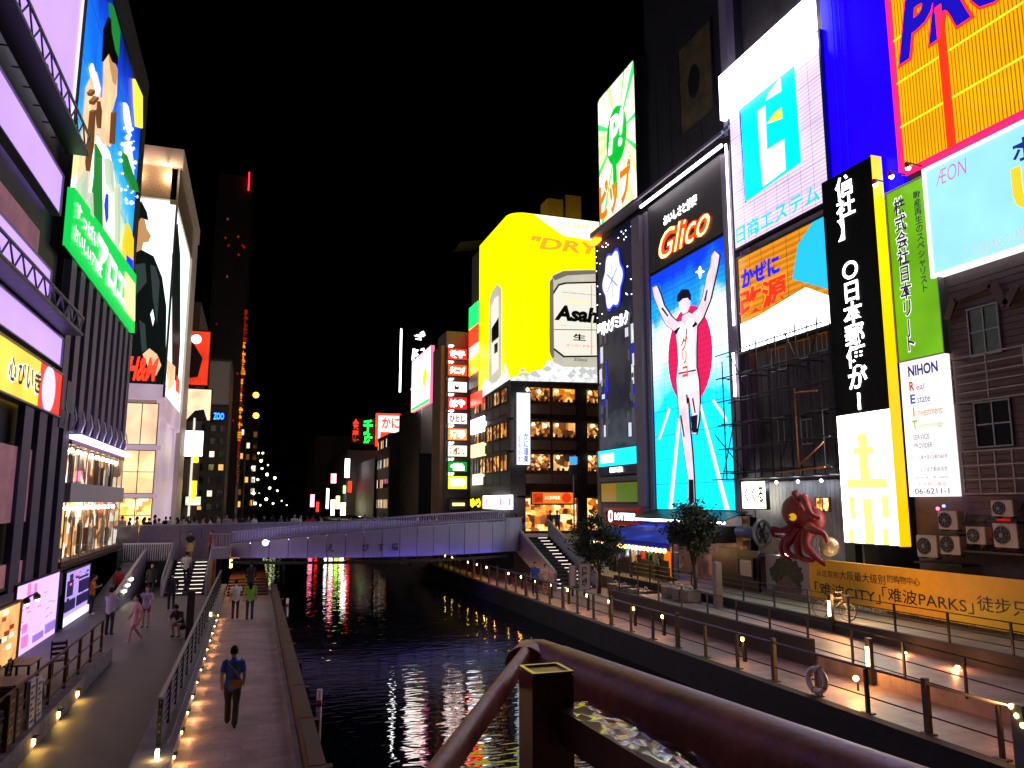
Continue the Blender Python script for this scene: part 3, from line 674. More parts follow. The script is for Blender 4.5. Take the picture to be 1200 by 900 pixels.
def window(parent, face, u0, v0, u1, v1, glass, frame=M_GREYM, cols=1, rows=1, fw=0.06, w=0.02, depth=0.08, pane='pane'):
    mb = MB()
    face.rect(mb, u0, v0, u0 + fw, v1, w, w + depth); face.rect(mb, u1 - fw, v0, u1, v1, w, w + depth)
    face.rect(mb, u0 + fw, v0, u1 - fw, v0 + fw, w, w + depth); face.rect(mb, u0 + fw, v1 - fw, u1 - fw, v1, w, w + depth)
    for i in range(1, cols): c = u0 + (u1 - u0) * i / cols; face.rect(mb, c - fw / 2, v0 + fw, c + fw / 2, v1 - fw, w, w + depth * 0.8)
    for j in range(1, rows): c = v0 + (v1 - v0) * j / rows; face.rect(mb, u0 + fw, c - fw / 2, u1 - fw, c + fw / 2, w, w + depth * 0.7)
    o = mb.build('window', frame, parent)
    mb = MB(); face.rect(mb, u0 + fw * 0.5, v0 + fw * 0.5, u1 - fw * 0.5, v1 - fw * 0.5, w + 0.002, w + depth * 0.35); mb.build(pane, glass, o)
    return o

# ---- big yellow corrugated board at top right
y0 = F.uv(1056, 201)
BW = building('tall_block', 'tall block behind the yellow corrugated board at top right', [((XR + 0.32, 10, 13.0), (40, 23.7, 34)), ], M_DARKW)
s = Sign(F, None, None, 'corrugated_board', 'huge yellow corrugated billboard with blue red-edged letters at top right', 'billboard', mat=emi('board_back_glow', '#9a5c04', 0.8), depth=0.1, rect=(y0[0], y0[1], y0[0] + 13, 31))
mb = MB(); n = 84; E_CORR = emi('yellow_corrugated', '#e0a408', 1.0, var=0.12, scale=0.5)
for k in range(9):
    v0 = s.v0 + k * 1.95 + 0.05; v1 = min(s.v1, v0 + 1.9)
    mb = MB()
    for i in range(n):
        u = s.u0 + 0.05 + (s.u1 - s.u0 - 0.1) * i / n; d = (s.u1 - s.u0) / n
        F.prism(mb, [(u, v0), (u + d * 0.55, v0), (u + d * 0.55, v1), (u, v1)], 0.1, 0.13)
    o = mb.build('rib_sheet', E_CORR, s.root); o['kind'] = 'stuff'
    mb = MB(); F.rect(mb, s.u0, v0 - 0.06, s.u1, v0, 0.1, 0.15); mb.build('seam', emi('yellow_seam', '#ffe030', 1.2, sample=False), s.root)
mb = MB(); F.rect(mb, s.u0, s.v0, s.u1, s.v0 + 0.001, 0.08, 0.1)
E_REDN = emi('red_neon', '#ff1808', 1.6, sample=False); E_DBLUE = emi('deep_blue_light', '#1a10b0', 0.9, sample=False)
s.top = 0.22
a = F.uv(1100, 30); b = F.uv(1116, 172); mb = MB(); F.rect(mb, a[0] - 0.08, b[1], a[0] + 0.22, a[1] + 0.8, 0.22, 0.34); mb.build('red_bar', E_REDN, s.root)
mb = MB(); F.rect(mb, s.u0 - 0.12, s.v0, s.u0, s.v1, 0, 0.3); F.rect(mb, s.u0, s.v0 - 0.16, s.u1, s.v0, 0, 0.3); mb.build('neon_border', emi('magenta_neon', '#ff2060', 1.2, sample=False), s.root)
u = F.uv(1054, 74); box = (u[0], u[1] - 0.15, u[0] + 12.0, u[1] + 2.5)
TEXTQ.append(('PROMISE', F, (box[0] - 0.1, box[1] - 0.1, box[2] + 0.1, box[3] + 0.1), 0.30, E_REDN, 'letter_edge', 0.075, 0.25, s.root, 0))
TEXTQ.append(('PROMISE', F, box, 0.34, E_DBLUE, 'lettering', 0.045, 0.25, s.root, 0))

# ---- blue-lit wall strip; the lamp light on it is put in as own glow
s = Sign(wall_right(XR + 0.3), None, None, 'blue_wall', 'deep blue illuminated wall strip between white and yellow billboards', 'wall', mat=emi('blue_wall_painted_glow', '#0600f0', 2.4, var=0.08, scale=0.15), depth=0.12, rect=(-27.5, 12.9, -23.45, 31))
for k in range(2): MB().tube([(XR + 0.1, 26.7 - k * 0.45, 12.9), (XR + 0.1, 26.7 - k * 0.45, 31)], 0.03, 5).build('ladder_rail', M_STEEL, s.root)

# ---- pale blue board with pink company name
s = Sign(F, (1089, 208), (1200, 296), 'pale_blue_board', 'pale blue illuminated board with pink company name under the yellow billboard', 'billboard', mat=emi('pale_blue_light', '#98dcf0', 0.9, var=0.06), depth=0.3, frame=emi('white_frame_light', '#f4f4ff', 1.1, sample=False), fw=0.14, rect=(-22.2, 8.75, -13.0, 12.95))
E_PINK = emi('pink_print', '#d060a0', 0.9, sample=False)
s.text('ÆON', ((1094, 207), (1128, 186)), E_PINK, bold=-0.005, px=True, shear=0.2) if False else None
a = F.uv(1094, 206); s_h = 0.75
TEXTQ.append(('ÆON', F, (a[0] + 0.1, a[1] - 0.5, a[0] + 1.5, a[1] + 0.1), 0.33, E_PINK, 'lettering', -0.01, 0.15, s.root, 0))
a = F.uv(1188, 190); TEXTQ.append(('ポ', F, (a[0], a[1] - 0.1, a[0] + 0.9, a[1] + 0.8), 0.33, emi('dark_blue_print', '#202a78', 0.9, sample=False), 'lettering', 0.02, 0, s.root, 0))
a = F.uv(1190, 250); TEXTQ.append(('U', F, (a[0], a[1], a[0] + 1.3, a[1] + 1.6), 0.33, emi('amber_print', '#ffb428', 1.2, sample=False), 'lettering', 0.05, 0, s.root, 0))
a = F.uv(1128, 304); TEXTQ.append(('この看板の横断', F, (a[0], a[1] - 0.06, a[0] + 3.0, a[1] + 0.42), 0.33, emi('grey_print', '#b8c4c8', 0.9, sample=False), 'lettering', 0.0, 0, s.root, 0))

# ---- green and white upright sign
s = Sign(F, None, None, 'upright_sign', 'tall green and white upright sign board beside the yellow-edged black sign', 'sign', mat=emi('lime_backlight', '#63a312', 0.95, var=0.25, scale=0.35), depth=0.22, frame=M_GREYM, fw=0.05, rect=(-24.32, 5.65, -22.12, 12.85))
E_LW = emi('white_lower_backlight', '#f4eef2', 1.0, var=0.25, scale=0.3)
mb = MB(); F.rect(mb, s.u0, 0.2, s.u1, 5.62, 0, 0.22); mb.build('lower_panel', E_LW, s.root)
M_PURP = emi('purple_print', '#28184a', 0.6, sample=False)
TX = lambda st, r, mat, bold=0.02, sh=0, nm='lettering', w=0.24: TEXTQ.append((st, F, (s.u0 + r[0], r[1], s.u0 + r[2], r[3]), w, mat, nm, bold, sh, s.root, 0))
TX('株\n式\n会\n社\n日\n本\nリ\n|\nト', (0.3, 5.95, 0.98, 12.5), emi('white_edge_print', '#ffffff', 1.0, sample=False), 0.05, w=0.236)
TX('株\n式\n会\n社\n日\n本\nリ\n|\nト', (0.34, 6.0, 0.94, 12.45), M_PURP, 0.02)
TX('動\n産\n再\n生\nの\nス\nペ\nシ\nャ\nリ\nス\nト', (1.36, 8.2, 1.72, 12.4), M_PURP, 0.012)
TX('NIHON', (0.42, 4.95, 1.85, 5.4), emi('nihon_blue', '#2a2a78', 0.8, sample=False), 0.04)
for k, (a_, b_, c_) in enumerate([('R', 'eal', '#c83020'), ('E', 'state', '#3858a8'), ('I', 'nvestment', '#d07830'), ('T', 'echnology', '#88b828')]):
    zz = 4.38 - k * 0.52; mt = emi('print_' + a_, c_, 0.85, sample=False)
    TX(a_, (0.42, zz, 0.68, zz + 0.38) if a_ != 'I' else (0.51, zz, 0.59, zz + 0.38), mt, 0.04 if a_ != 'I' else 0.0); TX(b_, (0.76, zz + 0.0, 0.76 + 0.125 * len(b_), zz + 0.25), mt, 0.012)
TX('SERVICE', (0.42, 2.42, 1.2, 2.62), M_PURP, 0.01); TX('PROVIDER', (0.44, 2.08, 1.3, 2.28), M_PURP, 0.01)
TX('国土交通大臣(2)第7265号', (0.22, 1.62, 1.95, 1.8), M_PURP, 0.0); TX('全日本不動産協会', (0.62, 1.16, 1.9, 1.34), M_PURP, 0.0)
TX('大阪府知事(1)第53049号', (0.22, 0.86, 1.9, 0.98), M_PURP, 0.0); TX('06-6211-1', (0.3, 0.3, 1.9, 0.52), M_PURP, 0.01); TX('お気軽に電話', (0.5, 0.6, 1.8, 0.76), E_RED, 0.0)
for k in range(3):
    y = 24.05 - k * 0.85
    sp = empty('spot_lamp', (XR - 0.9, y, 13.2), 'red capped spot lamp above the green upright sign, %s' % ['left of three', 'middle of three', 'right of three'][k], 'lamp', 'spot lamps over the green sign')
    MB().tube([(XR, y, 13.25), (XR - 0.8, y, 13.3)], 0.03, 6).build('arm', M_STEEL, sp)
    MB().tube([(XR - 0.82, y, 13.3), (XR - 0.74, y, 13.1)], [0.06, 0.13], 10).build('cap', pbr('red_cap', (0.4, 0.02, 0.02), 0.4), sp)
    MB().ball((XR - 0.73, y, 13.07), 0.1, 8, 6).build('bulb', emi('spot_bulb', '#fffbe0', 6), sp)

# ---- black ticker sign with glowing screen
Fb = wall_right(24.2)
s = Sign(Fb, None, None, 'news_ticker', 'tall black news ticker box with white characters and yellow lit edge', 'sign', mat=pbr('ticker_black', (0.004, 0.004, 0.005), 0.5, var=0, spec=0.08), depth=0.04, rect=(-27.4, 3.75, -24.4, 14.5))
mb = MB().box((24.2, 24.42, -1.75), (XR, 27.42, 14.55)); mb.build('housing', pbr('housing_black', (0.01, 0.01, 0.01), 0.5), s.root)
mb = MB().box((24.18, 24.36, -1.75), (XR, 24.42, 14.55)); EH = 16.3
mb.build('yellow_side', grad('yellow_edge_light', [(0.0, '#f8b000'), (0.55, '#ffd800'), (0.8, '#ff9000'), (0.93, '#e02030'), (1.0, '#a01048')], EH, 1.15), s.root).location = (0, 0, 0)
mb = MB(); Fb.rect(mb, s.u0 + 0.05, -1.7, s.u1 - 0.02, 3.7, 0.0, 0.06); mb.build('screen', emi('screen_white', '#fffdf0', 3.2, var=0.04), s.root)
SY = emi('screen_yellow', '#fff07a', 1.2, sample=False)
def scr(a, b, c, d, nm='screen_image'):
    mb = MB(); Fb.rect(mb, s.u0 + 3 * a, -1.7 + 5.4 * b, s.u0 + 3 * c, -1.7 + 5.4 * d, 0.06, 0.075); mb.build(nm, SY, s.root)
scr(0.40, 0.44, 0.58, 0.84); scr(0.30, 0.68, 0.68, 0.735); scr(0.14, 0.42, 0.88, 0.49); scr(0.16, 0.18, 0.26, 0.36); scr(0.42, 0.0, 0.58, 0.34); scr(0.76, 0.2, 0.88, 0.36); scr(0.12, 0.0, 0.2, 0.1); scr(0.74, 0.0, 0.84, 0.12)
TEXTQ.append(('信\n社\n】\n　\n○\n日\n本\n郵\n便\nが\n1', Fb, (s.u0 + 0.85, 3.85, s.u0 + 2.0, 14.3), 0.06, emi('ticker_white', '#ffffff', 2.4, sample=False), 'lettering', 0.018, 0, s.root, 0))

# ---- white LED board with blue square mark
s = Sign(F, (858, 125), (973, 235), 'white_led_board', 'white LED billboard with cyan square mark and cyan characters', 'billboard', mat=emi('white_led', '#ecd4f4', 1.0, stripes=(5.0, 0.4), var=0.12), depth=0.3, frame=M_BLACK, rect=(-34.95, 13.85, -27.55, 22.3))
mb = MB(); F.rect(mb, -35.35, 21.6, -27.6, 24.3, 0.3, 0.65); mb.build('header_panel', emi('header_white', '#fdf6ff', 1.7, var=0.05), s.root)
s.seams(8, 8, 0.012)
E_CY2 = emi('cyan_square_led', '#00d4ff', 1.45)
s.poly([(869, 125), (930, 67), (939, 190), (875, 236)], E_CY2, 'mark_square', w=0.06)
s.poly([(867, 126), (870, 124), (876, 235), (874, 238)], E_BLUE, 'mark_edge', w=0.05)
W_ = emi('mark_white_led', '#ffffff', 1.0, sample=False)
s.poly([(889, 131), (898, 124), (900, 176), (920, 163), (922, 199), (902, 214), (895, 219)], W_, 'mark_stroke', w=0.09)
s.poly([(899, 118), (903, 108), (916, 92), (917, 107)], W_, 'mark_stroke', w=0.1)
s.poly([(901, 145), (907, 135), (917, 126), (918, 139)], emi('mark_yellow_led', '#ffe040', 1.2, sample=False), 'mark_stroke', w=0.1)
E_CT = emi('cyan_text_led', '#20b8e8', 1.2, sample=False)
s.text('日商エステム', (0.03, 0.02, 0.93, 0.135), E_CT, bold=0.02, w=0.08)

# ---- orange LED board with red characters
s = Sign(F, (866, 305), (975, 381), 'orange_led_board', 'orange LED board with blue and red characters over white lower band', 'billboard', mat=emi('orange_led', '#e08a18', 0.95, stripes=(3.0, 0.4), var=0.08), depth=0.28, frame=M_BLACK, rect=(-34.8, 8.0, -27.75, 13.2))
s.seams(7, 5)
s.poly([(0, 0), (1, 0), (1, 0.24), (0.75, 0.42), (0.45, 0.36), (0.2, 0.31), (0, 0.3)], emi('led_white_low', '#ffffff', 1.5), 'lower_band', px=False, w=0.03)
s.text('かぜに', (0.04, 0.66, 0.5, 0.86), emi('led_blue_text', '#1a1ad0', 1.0, sample=False), bold=0.05, w=0.06)
s.text('改源', (0.0, 0.34, 0.58, 0.66), emi('led_red_edge', '#ff9030', 1.0, sample=False), bold=0.07, w=0.06)
s.text('改源', (0.01, 0.36, 0.57, 0.64), emi('led_red_text', '#e82810', 1.2, sample=False), bold=0.03, w=0.08)
s.poly([(0.62, 0.55), (0.7, 0.86), (0.86, 1.0), (1, 1.0), (1, 0.3), (0.85, 0.4)], emi('led_cyan_patch', '#20b8e0', 0.95), 'colour_patch', px=False, w=0.025)

# ---- runner billboard block
G = building('runner_block', 'grey lilac block that carries the blue runner billboard', [((XR + 0.32, 34.9, -0.8), (36, 45.3, 19.8))], M_LILW)
for (a, b) in ((35.0, 35.9), (44.75, 45.3)):
    MB().box((XR - 0.1, a, -0.7), (XR + 0.32, b, 19.7)).build('edge_column', M_LILW, G)
MB().box((XR, 35.9, 15.2), (XR + 0.32, 44.75, 19.9)).build('name_panel', pbr('dark_grey_panel', (0.06, 0.05, 0.055), 0.5, var=0.1), G)
mb = MB().tube([(XR - 0.45, 35.2, 20.0), (XR - 0.45, 44.9, 20.0)], 0.1, 8); mb.build('light_bar', emi('white_bar', '#fff8ff', 2.4), G)
MB().tube([(XR - 0.3, 35.0, 9.5), (XR - 0.3, 35.0, 20)], 0.06, 6).build('light_bar', emi('white_bar', '#fff8ff', 2.4), G)
MB().tube([(XR - 0.35, 35.1, 5.6), (XR - 0.35, 35.1, 8.0)], 0.07, 6).build('light_bar', emi('white_bar', '#fff8ff', 2.4), G)
P = lambda st, r, mat, bold, sh=0, w=0.33, nm='lettering': TEXTQ.append((st, F, r, w, mat, nm, bold, sh, G, 0))
P('おいしさと健康', (-42.6, 17.85, -38.6, 18.55), E_WHITE, 0.02)
P('Glico', (-43.3, 15.7, -37.3, 17.5), emi('red_neon_edge', '#ff2a08', 1.5, sample=False), 0.05, 0.35, 0.33)
P('Glico', (-43.3, 15.7, -37.3, 17.5), emi('neon_yellow_core', '#ffd070', 1.8, sample=False), -0.01, 0.35, 0.36)
s = Sign(F, None, None, 'runner_billboard', 'tall blue LED billboard of a runner with raised arms before red disc', 'billboard', mat=grad('runner_sky', [(0.0, '#00d8f8'), (0.38, '#04c0ff'), (0.52, '#a8f0ff'), (0.66, '#f0ffff'), (0.8, '#1088ff'), (1.0, '#0430e8')], 15.5, 1.5, noise=0.16, nscale=0.22, stripes=(3.0, 0.22)), depth=0.25, frame=M_BLACK, fw=0.08, rect=(-44.7, -0.45, -36.0, 15.0))
s.seams(6, 10); s.disc(0.52, 0.60, 3.05, emi('runner_disc', '#e01858', 0.9, stripes=(3.0, 0.2)), 'red_disc', w=0.03, sx=0.82)
E_TRK = emi('track_white', '#e8ffff', 1.1, sample=False)
for pts in ([(794, 490), (797, 490), (787, 597), (783, 597)], [(817, 466), (819, 466), (854, 597), (849, 597)], [(783, 478), (785, 480), (773, 515), (771, 515)], [(834, 470), (836, 468), (851, 490), (851, 495)]):
    s.poly(pts, E_TRK, 'track_line', w=0.03)
E_SK = emi('runner_white', '#ead6e2', 0.85, var=0.22, scale=0.9); E_OUT = emi('runner_outline', '#181430', 0.3, sample=False)
body = [(765, 337), (770, 335), (774, 345), (778, 358), (787, 371), (794, 377), (799, 376), (800, 370), (808, 366), (811, 368), (818, 362), (824, 348), (829, 322), (833, 312), (834, 300), (838, 294), (843, 299), (841, 312), (837, 330), (832, 352), (824, 372), (817, 382), (816, 405), (816, 430), (819, 446), (820, 470), (819, 492), (816, 509), (811, 508), (812, 490), (808, 466), (806, 466), (808, 498), (811, 530), (813, 560), (814, 588), (811, 593), (807, 586), (807, 562), (802, 528), (798, 500), (795, 468), (793, 445), (795, 425), (794, 404), (792, 389), (781, 381), (773, 364), (767, 348)]
import itertools
def grow(pts, k):
    cx = sum(p[0] for p in pts) / len(pts); out = []
    n = len(pts); area = sum(pts[i][0] * pts[(i + 1) % n][1] - pts[(i + 1) % n][0] * pts[i][1] for i in range(n)); sg = 1 if area > 0 else -1
    for i in range(n):
        a, b, c = Vector(pts[i - 1]), Vector(pts[i]), Vector(pts[(i + 1) % n]); d = (b - a).normalized() + (c - b).normalized()
        if d.length < 1e-3: d = Vector((1, 0))
        d.normalize(); out.append((b.x + d.y * k * sg, b.y - d.x * k * sg))
    return out
s.poly(grow(body, 1.1), E_OUT, 'figure_outline', w=0.05)
s.poly(body, E_SK, 'figure', w=0.08)
s.poly([(796, 352), (799, 347), (805, 345), (808, 350), (808, 359), (805, 366), (801, 368), (797, 362)], E_SK, 'figure_head', w=0.1)
s.poly([(794, 353), (795, 345), (800, 339), (806, 339), (809, 345), (809, 352), (807, 349), (801, 350), (797, 354)], E_OUT, 'figure_hair', w=0.11)
s.poly([(795, 380), (799, 377), (803, 384), (808, 373), (813, 374), (814, 405), (815, 432), (796, 436), (796, 405)], emi('singlet_white', '#ffffff', 1.1, sample=False), 'singlet', w=0.1)
s.poly([(795, 444), (817, 440), (819, 456), (807, 462), (796, 464)], emi('shorts_white', '#ffffff', 1.1, sample=False), 'shorts', w=0.1)
s.poly([(810, 488), (818, 486), (817, 507), (812, 507)], E_OUT, 'shoe', w=0.1)
s.poly([(808, 562), (813, 562), (814, 588), (810, 592), (808, 586)], E_OUT, 'shoe', w=0.1)
s.text('グ\nリ\nコ', ((798.5, 396), (808.5, 441)), E_RED, bold=0.045, w=0.12, px=True)
for pts in ([(791, 388), (797, 383), (798, 384), (793, 392)], [(818, 380), (813, 384), (812, 382), (816, 377)], [(804, 400), (805, 385), (806, 385), (805.5, 400)], [(796, 437), (816, 433), (816, 434.5), (796, 438.5)], [(777, 360), (784, 370), (783, 371), (776, 362)], [(826, 352), (829, 340), (830, 340), (827.5, 353)], [(799, 486), (803, 512), (802, 512), (798, 488)], [(813, 466), (816, 484), (815, 484), (812, 468)], [(806, 462), (807, 470), (806, 474), (805, 462)]):
    s.poly(pts, E_OUT, 'figure_line', w=0.115)
s.poly([(818, 317), (820, 312), (821, 317), (825, 318), (821, 320), (820, 326), (818, 320), (815, 319)], E_WHITE, 'sun_star', w=0.05)

# ---- dark block above the runner billboard
D = building('dark_upper_block', 'dark unlit block with faded poster above the runner billboard', [((XR + 0.6, 34.6, 20.6), (37, 45.6, 37.5))], M_DARKW)
Fd = wall_right(XR + 0.6)
for i in range(6):
    y = 35 + i * 1.8; MB().box((XR + 0.5, y, 20.6), (XR + 0.58, y + 1.74, 29.0 if i > 2 else 23.5)).build('wall_panel', M_DARKW, D)
s2 = Sign(Fd, (797, 62), (838, 128), 'faded_poster', 'dark unlit yellowish poster on the black upper block', 'poster', mat=pbr('faded_poster', (0.10, 0.075, 0.03), 0.6, var=0.7, scale=0.9), depth=0.1, frame=M_DARKW)
s2.disc(0.45, 0.5, 1.1, M_BLACK, 'dark_figure', sx=0.6)
for k, (a, z) in enumerate([(0.0, 20.35), (0.45, 20.75)]): MB().bar((XR - 0.9 + a, 34.4, z), (XR - 0.9 + a, 46.3, z), 0.14, 0.18).build('ledge_beam', M_LILW, D)
for i in range(7): MB().bar((XR - 0.95, 35.2 + i * 1.6, 20.35), (XR + 0.6, 35.2 + i * 1.6, 20.75), 0.07).build('ledge_bracket', M_STEEL, D)
MB().box((XR + 0.1, 34.98, 20.9), (XR + 0.6, 35.7, 36)).build('corner_pillar', M_LILW, D)

# ---- green starburst billboard
s = Sign(F, None, None, 'starburst_billboard', 'green and white starburst billboard high on the block corner', 'billboard', mat=emi('burst_base', '#3a9a58', 0.9), depth=0.5, frame=M_BLACK, fw=0.1, rect=(-51.9, 20.95, -45.75, 31.5))
cu = (0.55, 0.6); rnd = random.Random(3)
cols = [emi('burst_white', '#fff8e0', 1.15, sample=False), emi('burst_green', '#38d070', 1.1, sample=False), emi('burst_cream', '#f8e0b0', 1.2, sample=False), emi('burst_lime', '#b8e890', 1.2, sample=False)]
for i in range(78):
    a = 2 * math.pi * i / 78; d = 2 * math.pi / 156
    def edge(t):
        dx, dy = math.cos(t), math.sin(t); k = 9
        if dx > 0: k = min(k, (1 - cu[0]) / dx)
        if dx < 0: k = min(k, -cu[0] / dx)
        if dy > 0: k = min(k, (1 - cu[1]) / dy)
        if dy < 0: k = min(k, -cu[1] / dy)
        return cu[0] + dx * k, cu[1] + dy * k
    s.poly([cu, edge(a - d), edge(a + d)], cols[rnd.choice([0, 0, 0, 1, 2, 2, 3, 0])], 'ray', px=False, w=0.02 + 0.004 * (i % 3))
E_PG = emi('burst_disc_green', '#08b030', 1.0, var=0.15)
s.disc(0.52, 0.58, 2.25, E_PG, 'green_disc', w=0.12, sx=0.72)
s.rect(0.42, 0.12, 0.5, 0.42, E_PG, 'green_stem', w=0.12)
s.text('P!', (0.33, 0.47, 0.73, 0.74), E_WHITE, bold=0.02, w=0.16, shear=0.2)
E_PO = emi('burst_orange_text', '#ff6a10', 1.1, sample=False)
s.text('ピップ', (0.04, 0.02, 0.9, 0.32), E_PO, bold=0.045, w=0.17)
B4 = building('corner_block', 'dark corner block carrying starburst billboard and navy billboard', [((XR + 0.32, 45.7, -0.4), (36, 53.2, 31.8))], M_DARKW)
MB().box((XR - 0.7, 45.5, 20.35), (XR, 52.8, 20.75)).build('ledge', M_LILW, B4)
MB().box((XR - 0.4, 45.35, -0.3), (XR + 0.32, 46.5, 19.6)).build('pillar', M_LILW, B4)
MB().box((XR - 0.55, 52.2, 19.9), (XR, 53.1, 20.3)).build('white_lamp_box', E_ORNG, B4)

# ---- navy milk billboard
s = Sign(F, None, None, 'navy_billboard', 'tall navy billboard with white snowflake mark above a night street picture', 'billboard', mat=grad('navy_picture', [(0.0, '#101828'), (0.12, '#384048'), (0.3, '#141424'), (0.5, '#2a2a38'), (0.62, '#060a30'), (1.0, '#040828')], 18.2, 0.9, noise=0.12, nscale=0.7), depth=0.4, frame=M_BLACK, fw=0.05, rect=(-53.0, 1.95, -46.55, 19.9))
pts = []
for i in range(60):
    a = 2 * math.pi * i / 60; r_ = 1 + 0.10 * math.cos(6 * a); pts.append((0.45 + 0.235 * r_ * math.cos(a), 0.80 + 0.115 * r_ * math.sin(a)))
s.poly([(0.45 + (p[0] - 0.45) * 1.12, 0.80 + (p[1] - 0.80) * 1.1) for p in pts], emi('mark_blue_edge', '#2838d8', 1.1, sample=False), 'mark_edge', px=False, w=0.05)
s.poly(pts, emi('mark_white', '#f0f0ff', 1.0), 'snow_mark', px=False, w=0.08)
for i in range(3):
    a = R(90 + 60 * i); c = (0.45, 0.80); dx, dy = 0.15 * math.cos(a), 0.075 * math.sin(a); nx, ny = -0.006 * math.sin(a), 0.004 * math.cos(a)
    s.poly([(c[0] - dx - nx, c[1] - dy - ny), (c[0] + dx - nx, c[1] + dy - ny), (c[0] + dx + nx, c[1] + dy + ny), (c[0] - dx + nx, c[1] - dy + ny)], emi('mark_line_blue', '#8090e0', 0.9, sample=False), 'mark_line', px=False, w=0.095)
s.text('雪印メグミルク', (0.02, 0.585, 0.82, 0.645), E_WHITE, bold=0.03, w=0.06)
rnd = random.Random(5)
for i in range(46):
    a, b = rnd.random(), 0.66 + rnd.random() * 0.33
    if abs(a - 0.45) < 0.3 and abs(b - 0.8) < 0.13: continue
    s.disc(a, b, 0.045, E_WHITE, 'star', w=0.03, n=6)
cw = emi('street_white', '#d8d8e8', 0.75, sample=False); cb = emi('street_blue', '#2028e0', 0.5, sample=False); cg = emi('street_grey', '#6a6a78', 0.3, sample=False)
for (x0, x1) in ((0.0, 0.22), (0.72, 1.0)):
    for i in range(26):
        a = x0 + (x1 - x0) * rnd.random(); b = 0.14 + rnd.random() * 0.42; h = 0.015 + rnd.random() * 0.07
        s.rect(a, b, min(1, a + 0.03 + rnd.random() * 0.05), b + h, rnd.choice([cw, cw, cg, cb, cg]), 'street_light_print', w=0.02 + 0.003 * (i % 4))
s.rect(0.0, 0.0, 1.0, 0.105, pbr('navy_base', (0.01, 0.012, 0.05), 0.4), 'base_panel', w=0.05)
s.rect(0.0, 0.035, 0.93, 0.1, E_CYAN, 'cyan_panel', w=0.09); s.rect(0.08, 0.05, 0.4, 0.085, E_WHITE, 'white_mark', w=0.12); s.text('BETTER', (0.3, 0.008, 0.62, 0.027), E_WHITE, bold=0.02, w=0.09)
# ================================================================== RIGHT BANK: LOWER FLOORS AND SHOPS
# ---- scaffolded facade
Fs = wall_right(25.6)
S1 = building('scaffold_facade', 'grimy grey facade behind the dark scaffolding under the orange board', [((25.6, 27.3, -0.6), (36, 35.0, 30))], pbr('grimy_wall', (0.045, 0.04, 0.042), 0.75, var=0.6, scale=1.1, bump=0.4, bscale=8))
for (x0, y0, x1, y1) in [(905, 410, 924, 432), (936, 400, 952, 418), (958, 392, 972, 410), (870, 430, 882, 470), (905, 490, 922, 520), (940, 492, 955, 520)]:
    a = Fs.uv(x0, y0); b = Fs.uv(x1, y1); window(S1, Fs, a[0], b[1], b[0], a[1], M_WIN, M_GREYM, 2, 1, 0.05)
rnd = random.Random(11)
for i in range(14):
    y = 27.6 + i * 0.52; MB().box((25.52, y, 1.0), (25.6, y + 0.49, 7.9)).build('wall_panel', MATS['grimy_wall'], S1)
sc = empty('scaffolding', (23.9, 31, 1.2), 'dark pipe scaffolding hung on the grey facade above the octopus', 'scaffolding')
M_PIPE = pbr('scaffold_pipe', (0.05, 0.045, 0.05), 0.5, 0.6, var=0.3)
for X in (24.45, 23.75):
    for i in range(6):
        y = 27.8 + i * 1.5; MB().tube([(X, y, 1.2), (X, y, 8.3 - (0.0 if i < 5 else 0.8))], 0.035, 6).build('upright', M_PIPE, sc)
    for k in range(6):
        z = 1.5 + k * 1.28; MB().tube([(X, 27.4, z + 0.05 * (k % 2)), (X, 35.9, z)], 0.035, 6).build('ledger', M_PIPE, sc)
for i in range(6):
    for k in range(3):
        z = 1.6 + k * 2.5; y = 27.8 + i * 1.5; MB().tube([(23.6, y + 0.08, z), (25.5, y + 0.08, z)], 0.03, 5).build('transom', M_PIPE, sc)
for (ya, za, yb, zb) in [(27.8, 7.5, 30.8, 1.8), (34.4, 7.6, 31.4, 3.0), (33.5, 1.4, 36.2, 3.6), (35.6, 1.2, 34.2, 4.6), (30.0, 8.0, 28.4, 5.0)]:
    MB().tube([(23.7, ya, za), (23.72, yb, zb)], 0.03, 5).build('brace', M_PIPE, sc)
for k in range(4): MB().box((23.6 + k * 0.28, 27.4, 1.15), (23.86 + k * 0.28, 36.5, 1.2)).build('plank', M_PIPE, sc)
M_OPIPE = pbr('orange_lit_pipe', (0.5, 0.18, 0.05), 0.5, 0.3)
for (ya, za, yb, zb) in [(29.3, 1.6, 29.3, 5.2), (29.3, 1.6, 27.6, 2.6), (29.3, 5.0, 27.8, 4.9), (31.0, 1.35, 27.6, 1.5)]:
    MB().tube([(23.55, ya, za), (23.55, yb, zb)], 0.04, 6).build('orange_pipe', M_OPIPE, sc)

# ---- octopus shop front
O1 = building('octopus_shop', 'small shop front of pale boards behind the red octopus', [((25.0, 27.2, -4.2), (30, 34.6, 1.0))], pbr('pale_boards', (0.17, 0.17, 0.19), 0.55, var=0.6, scale=0.7))
Fo = wall_right(25.0)
for i in range(26): MB().box((24.94, 27.3 + i * 0.28, -2.6), (25.0, 27.56 + i * 0.28, 0.95)).build('wall_board', MATS['pale_boards'], O1)
a = Fo.uv(958, 585); b = Fo.uv(976, 600); window(O1, wall_right(24.93), a[0], b[1], b[0], a[1] + 0.1, interior('shop_warm', ['#401800', '#c86a10', '#ffb040', '#ffe8a0'], 1.6, 2.5), M_WOOD, 2, 1, 0.05)
TEXTQ.append(('2\nF', wall_right(24.9), (-28.1, -0.6, -27.85, 0.5), 0.03, emi('pale_text', '#d8d0c0', 0.8, sample=False), 'lettering', 0.01, 0, O1, 0))
MB().box((24.6, 27.3, -2.9), (25.0, 27.9, 1.1)).build('dark_pillar', M_BLACK, O1)
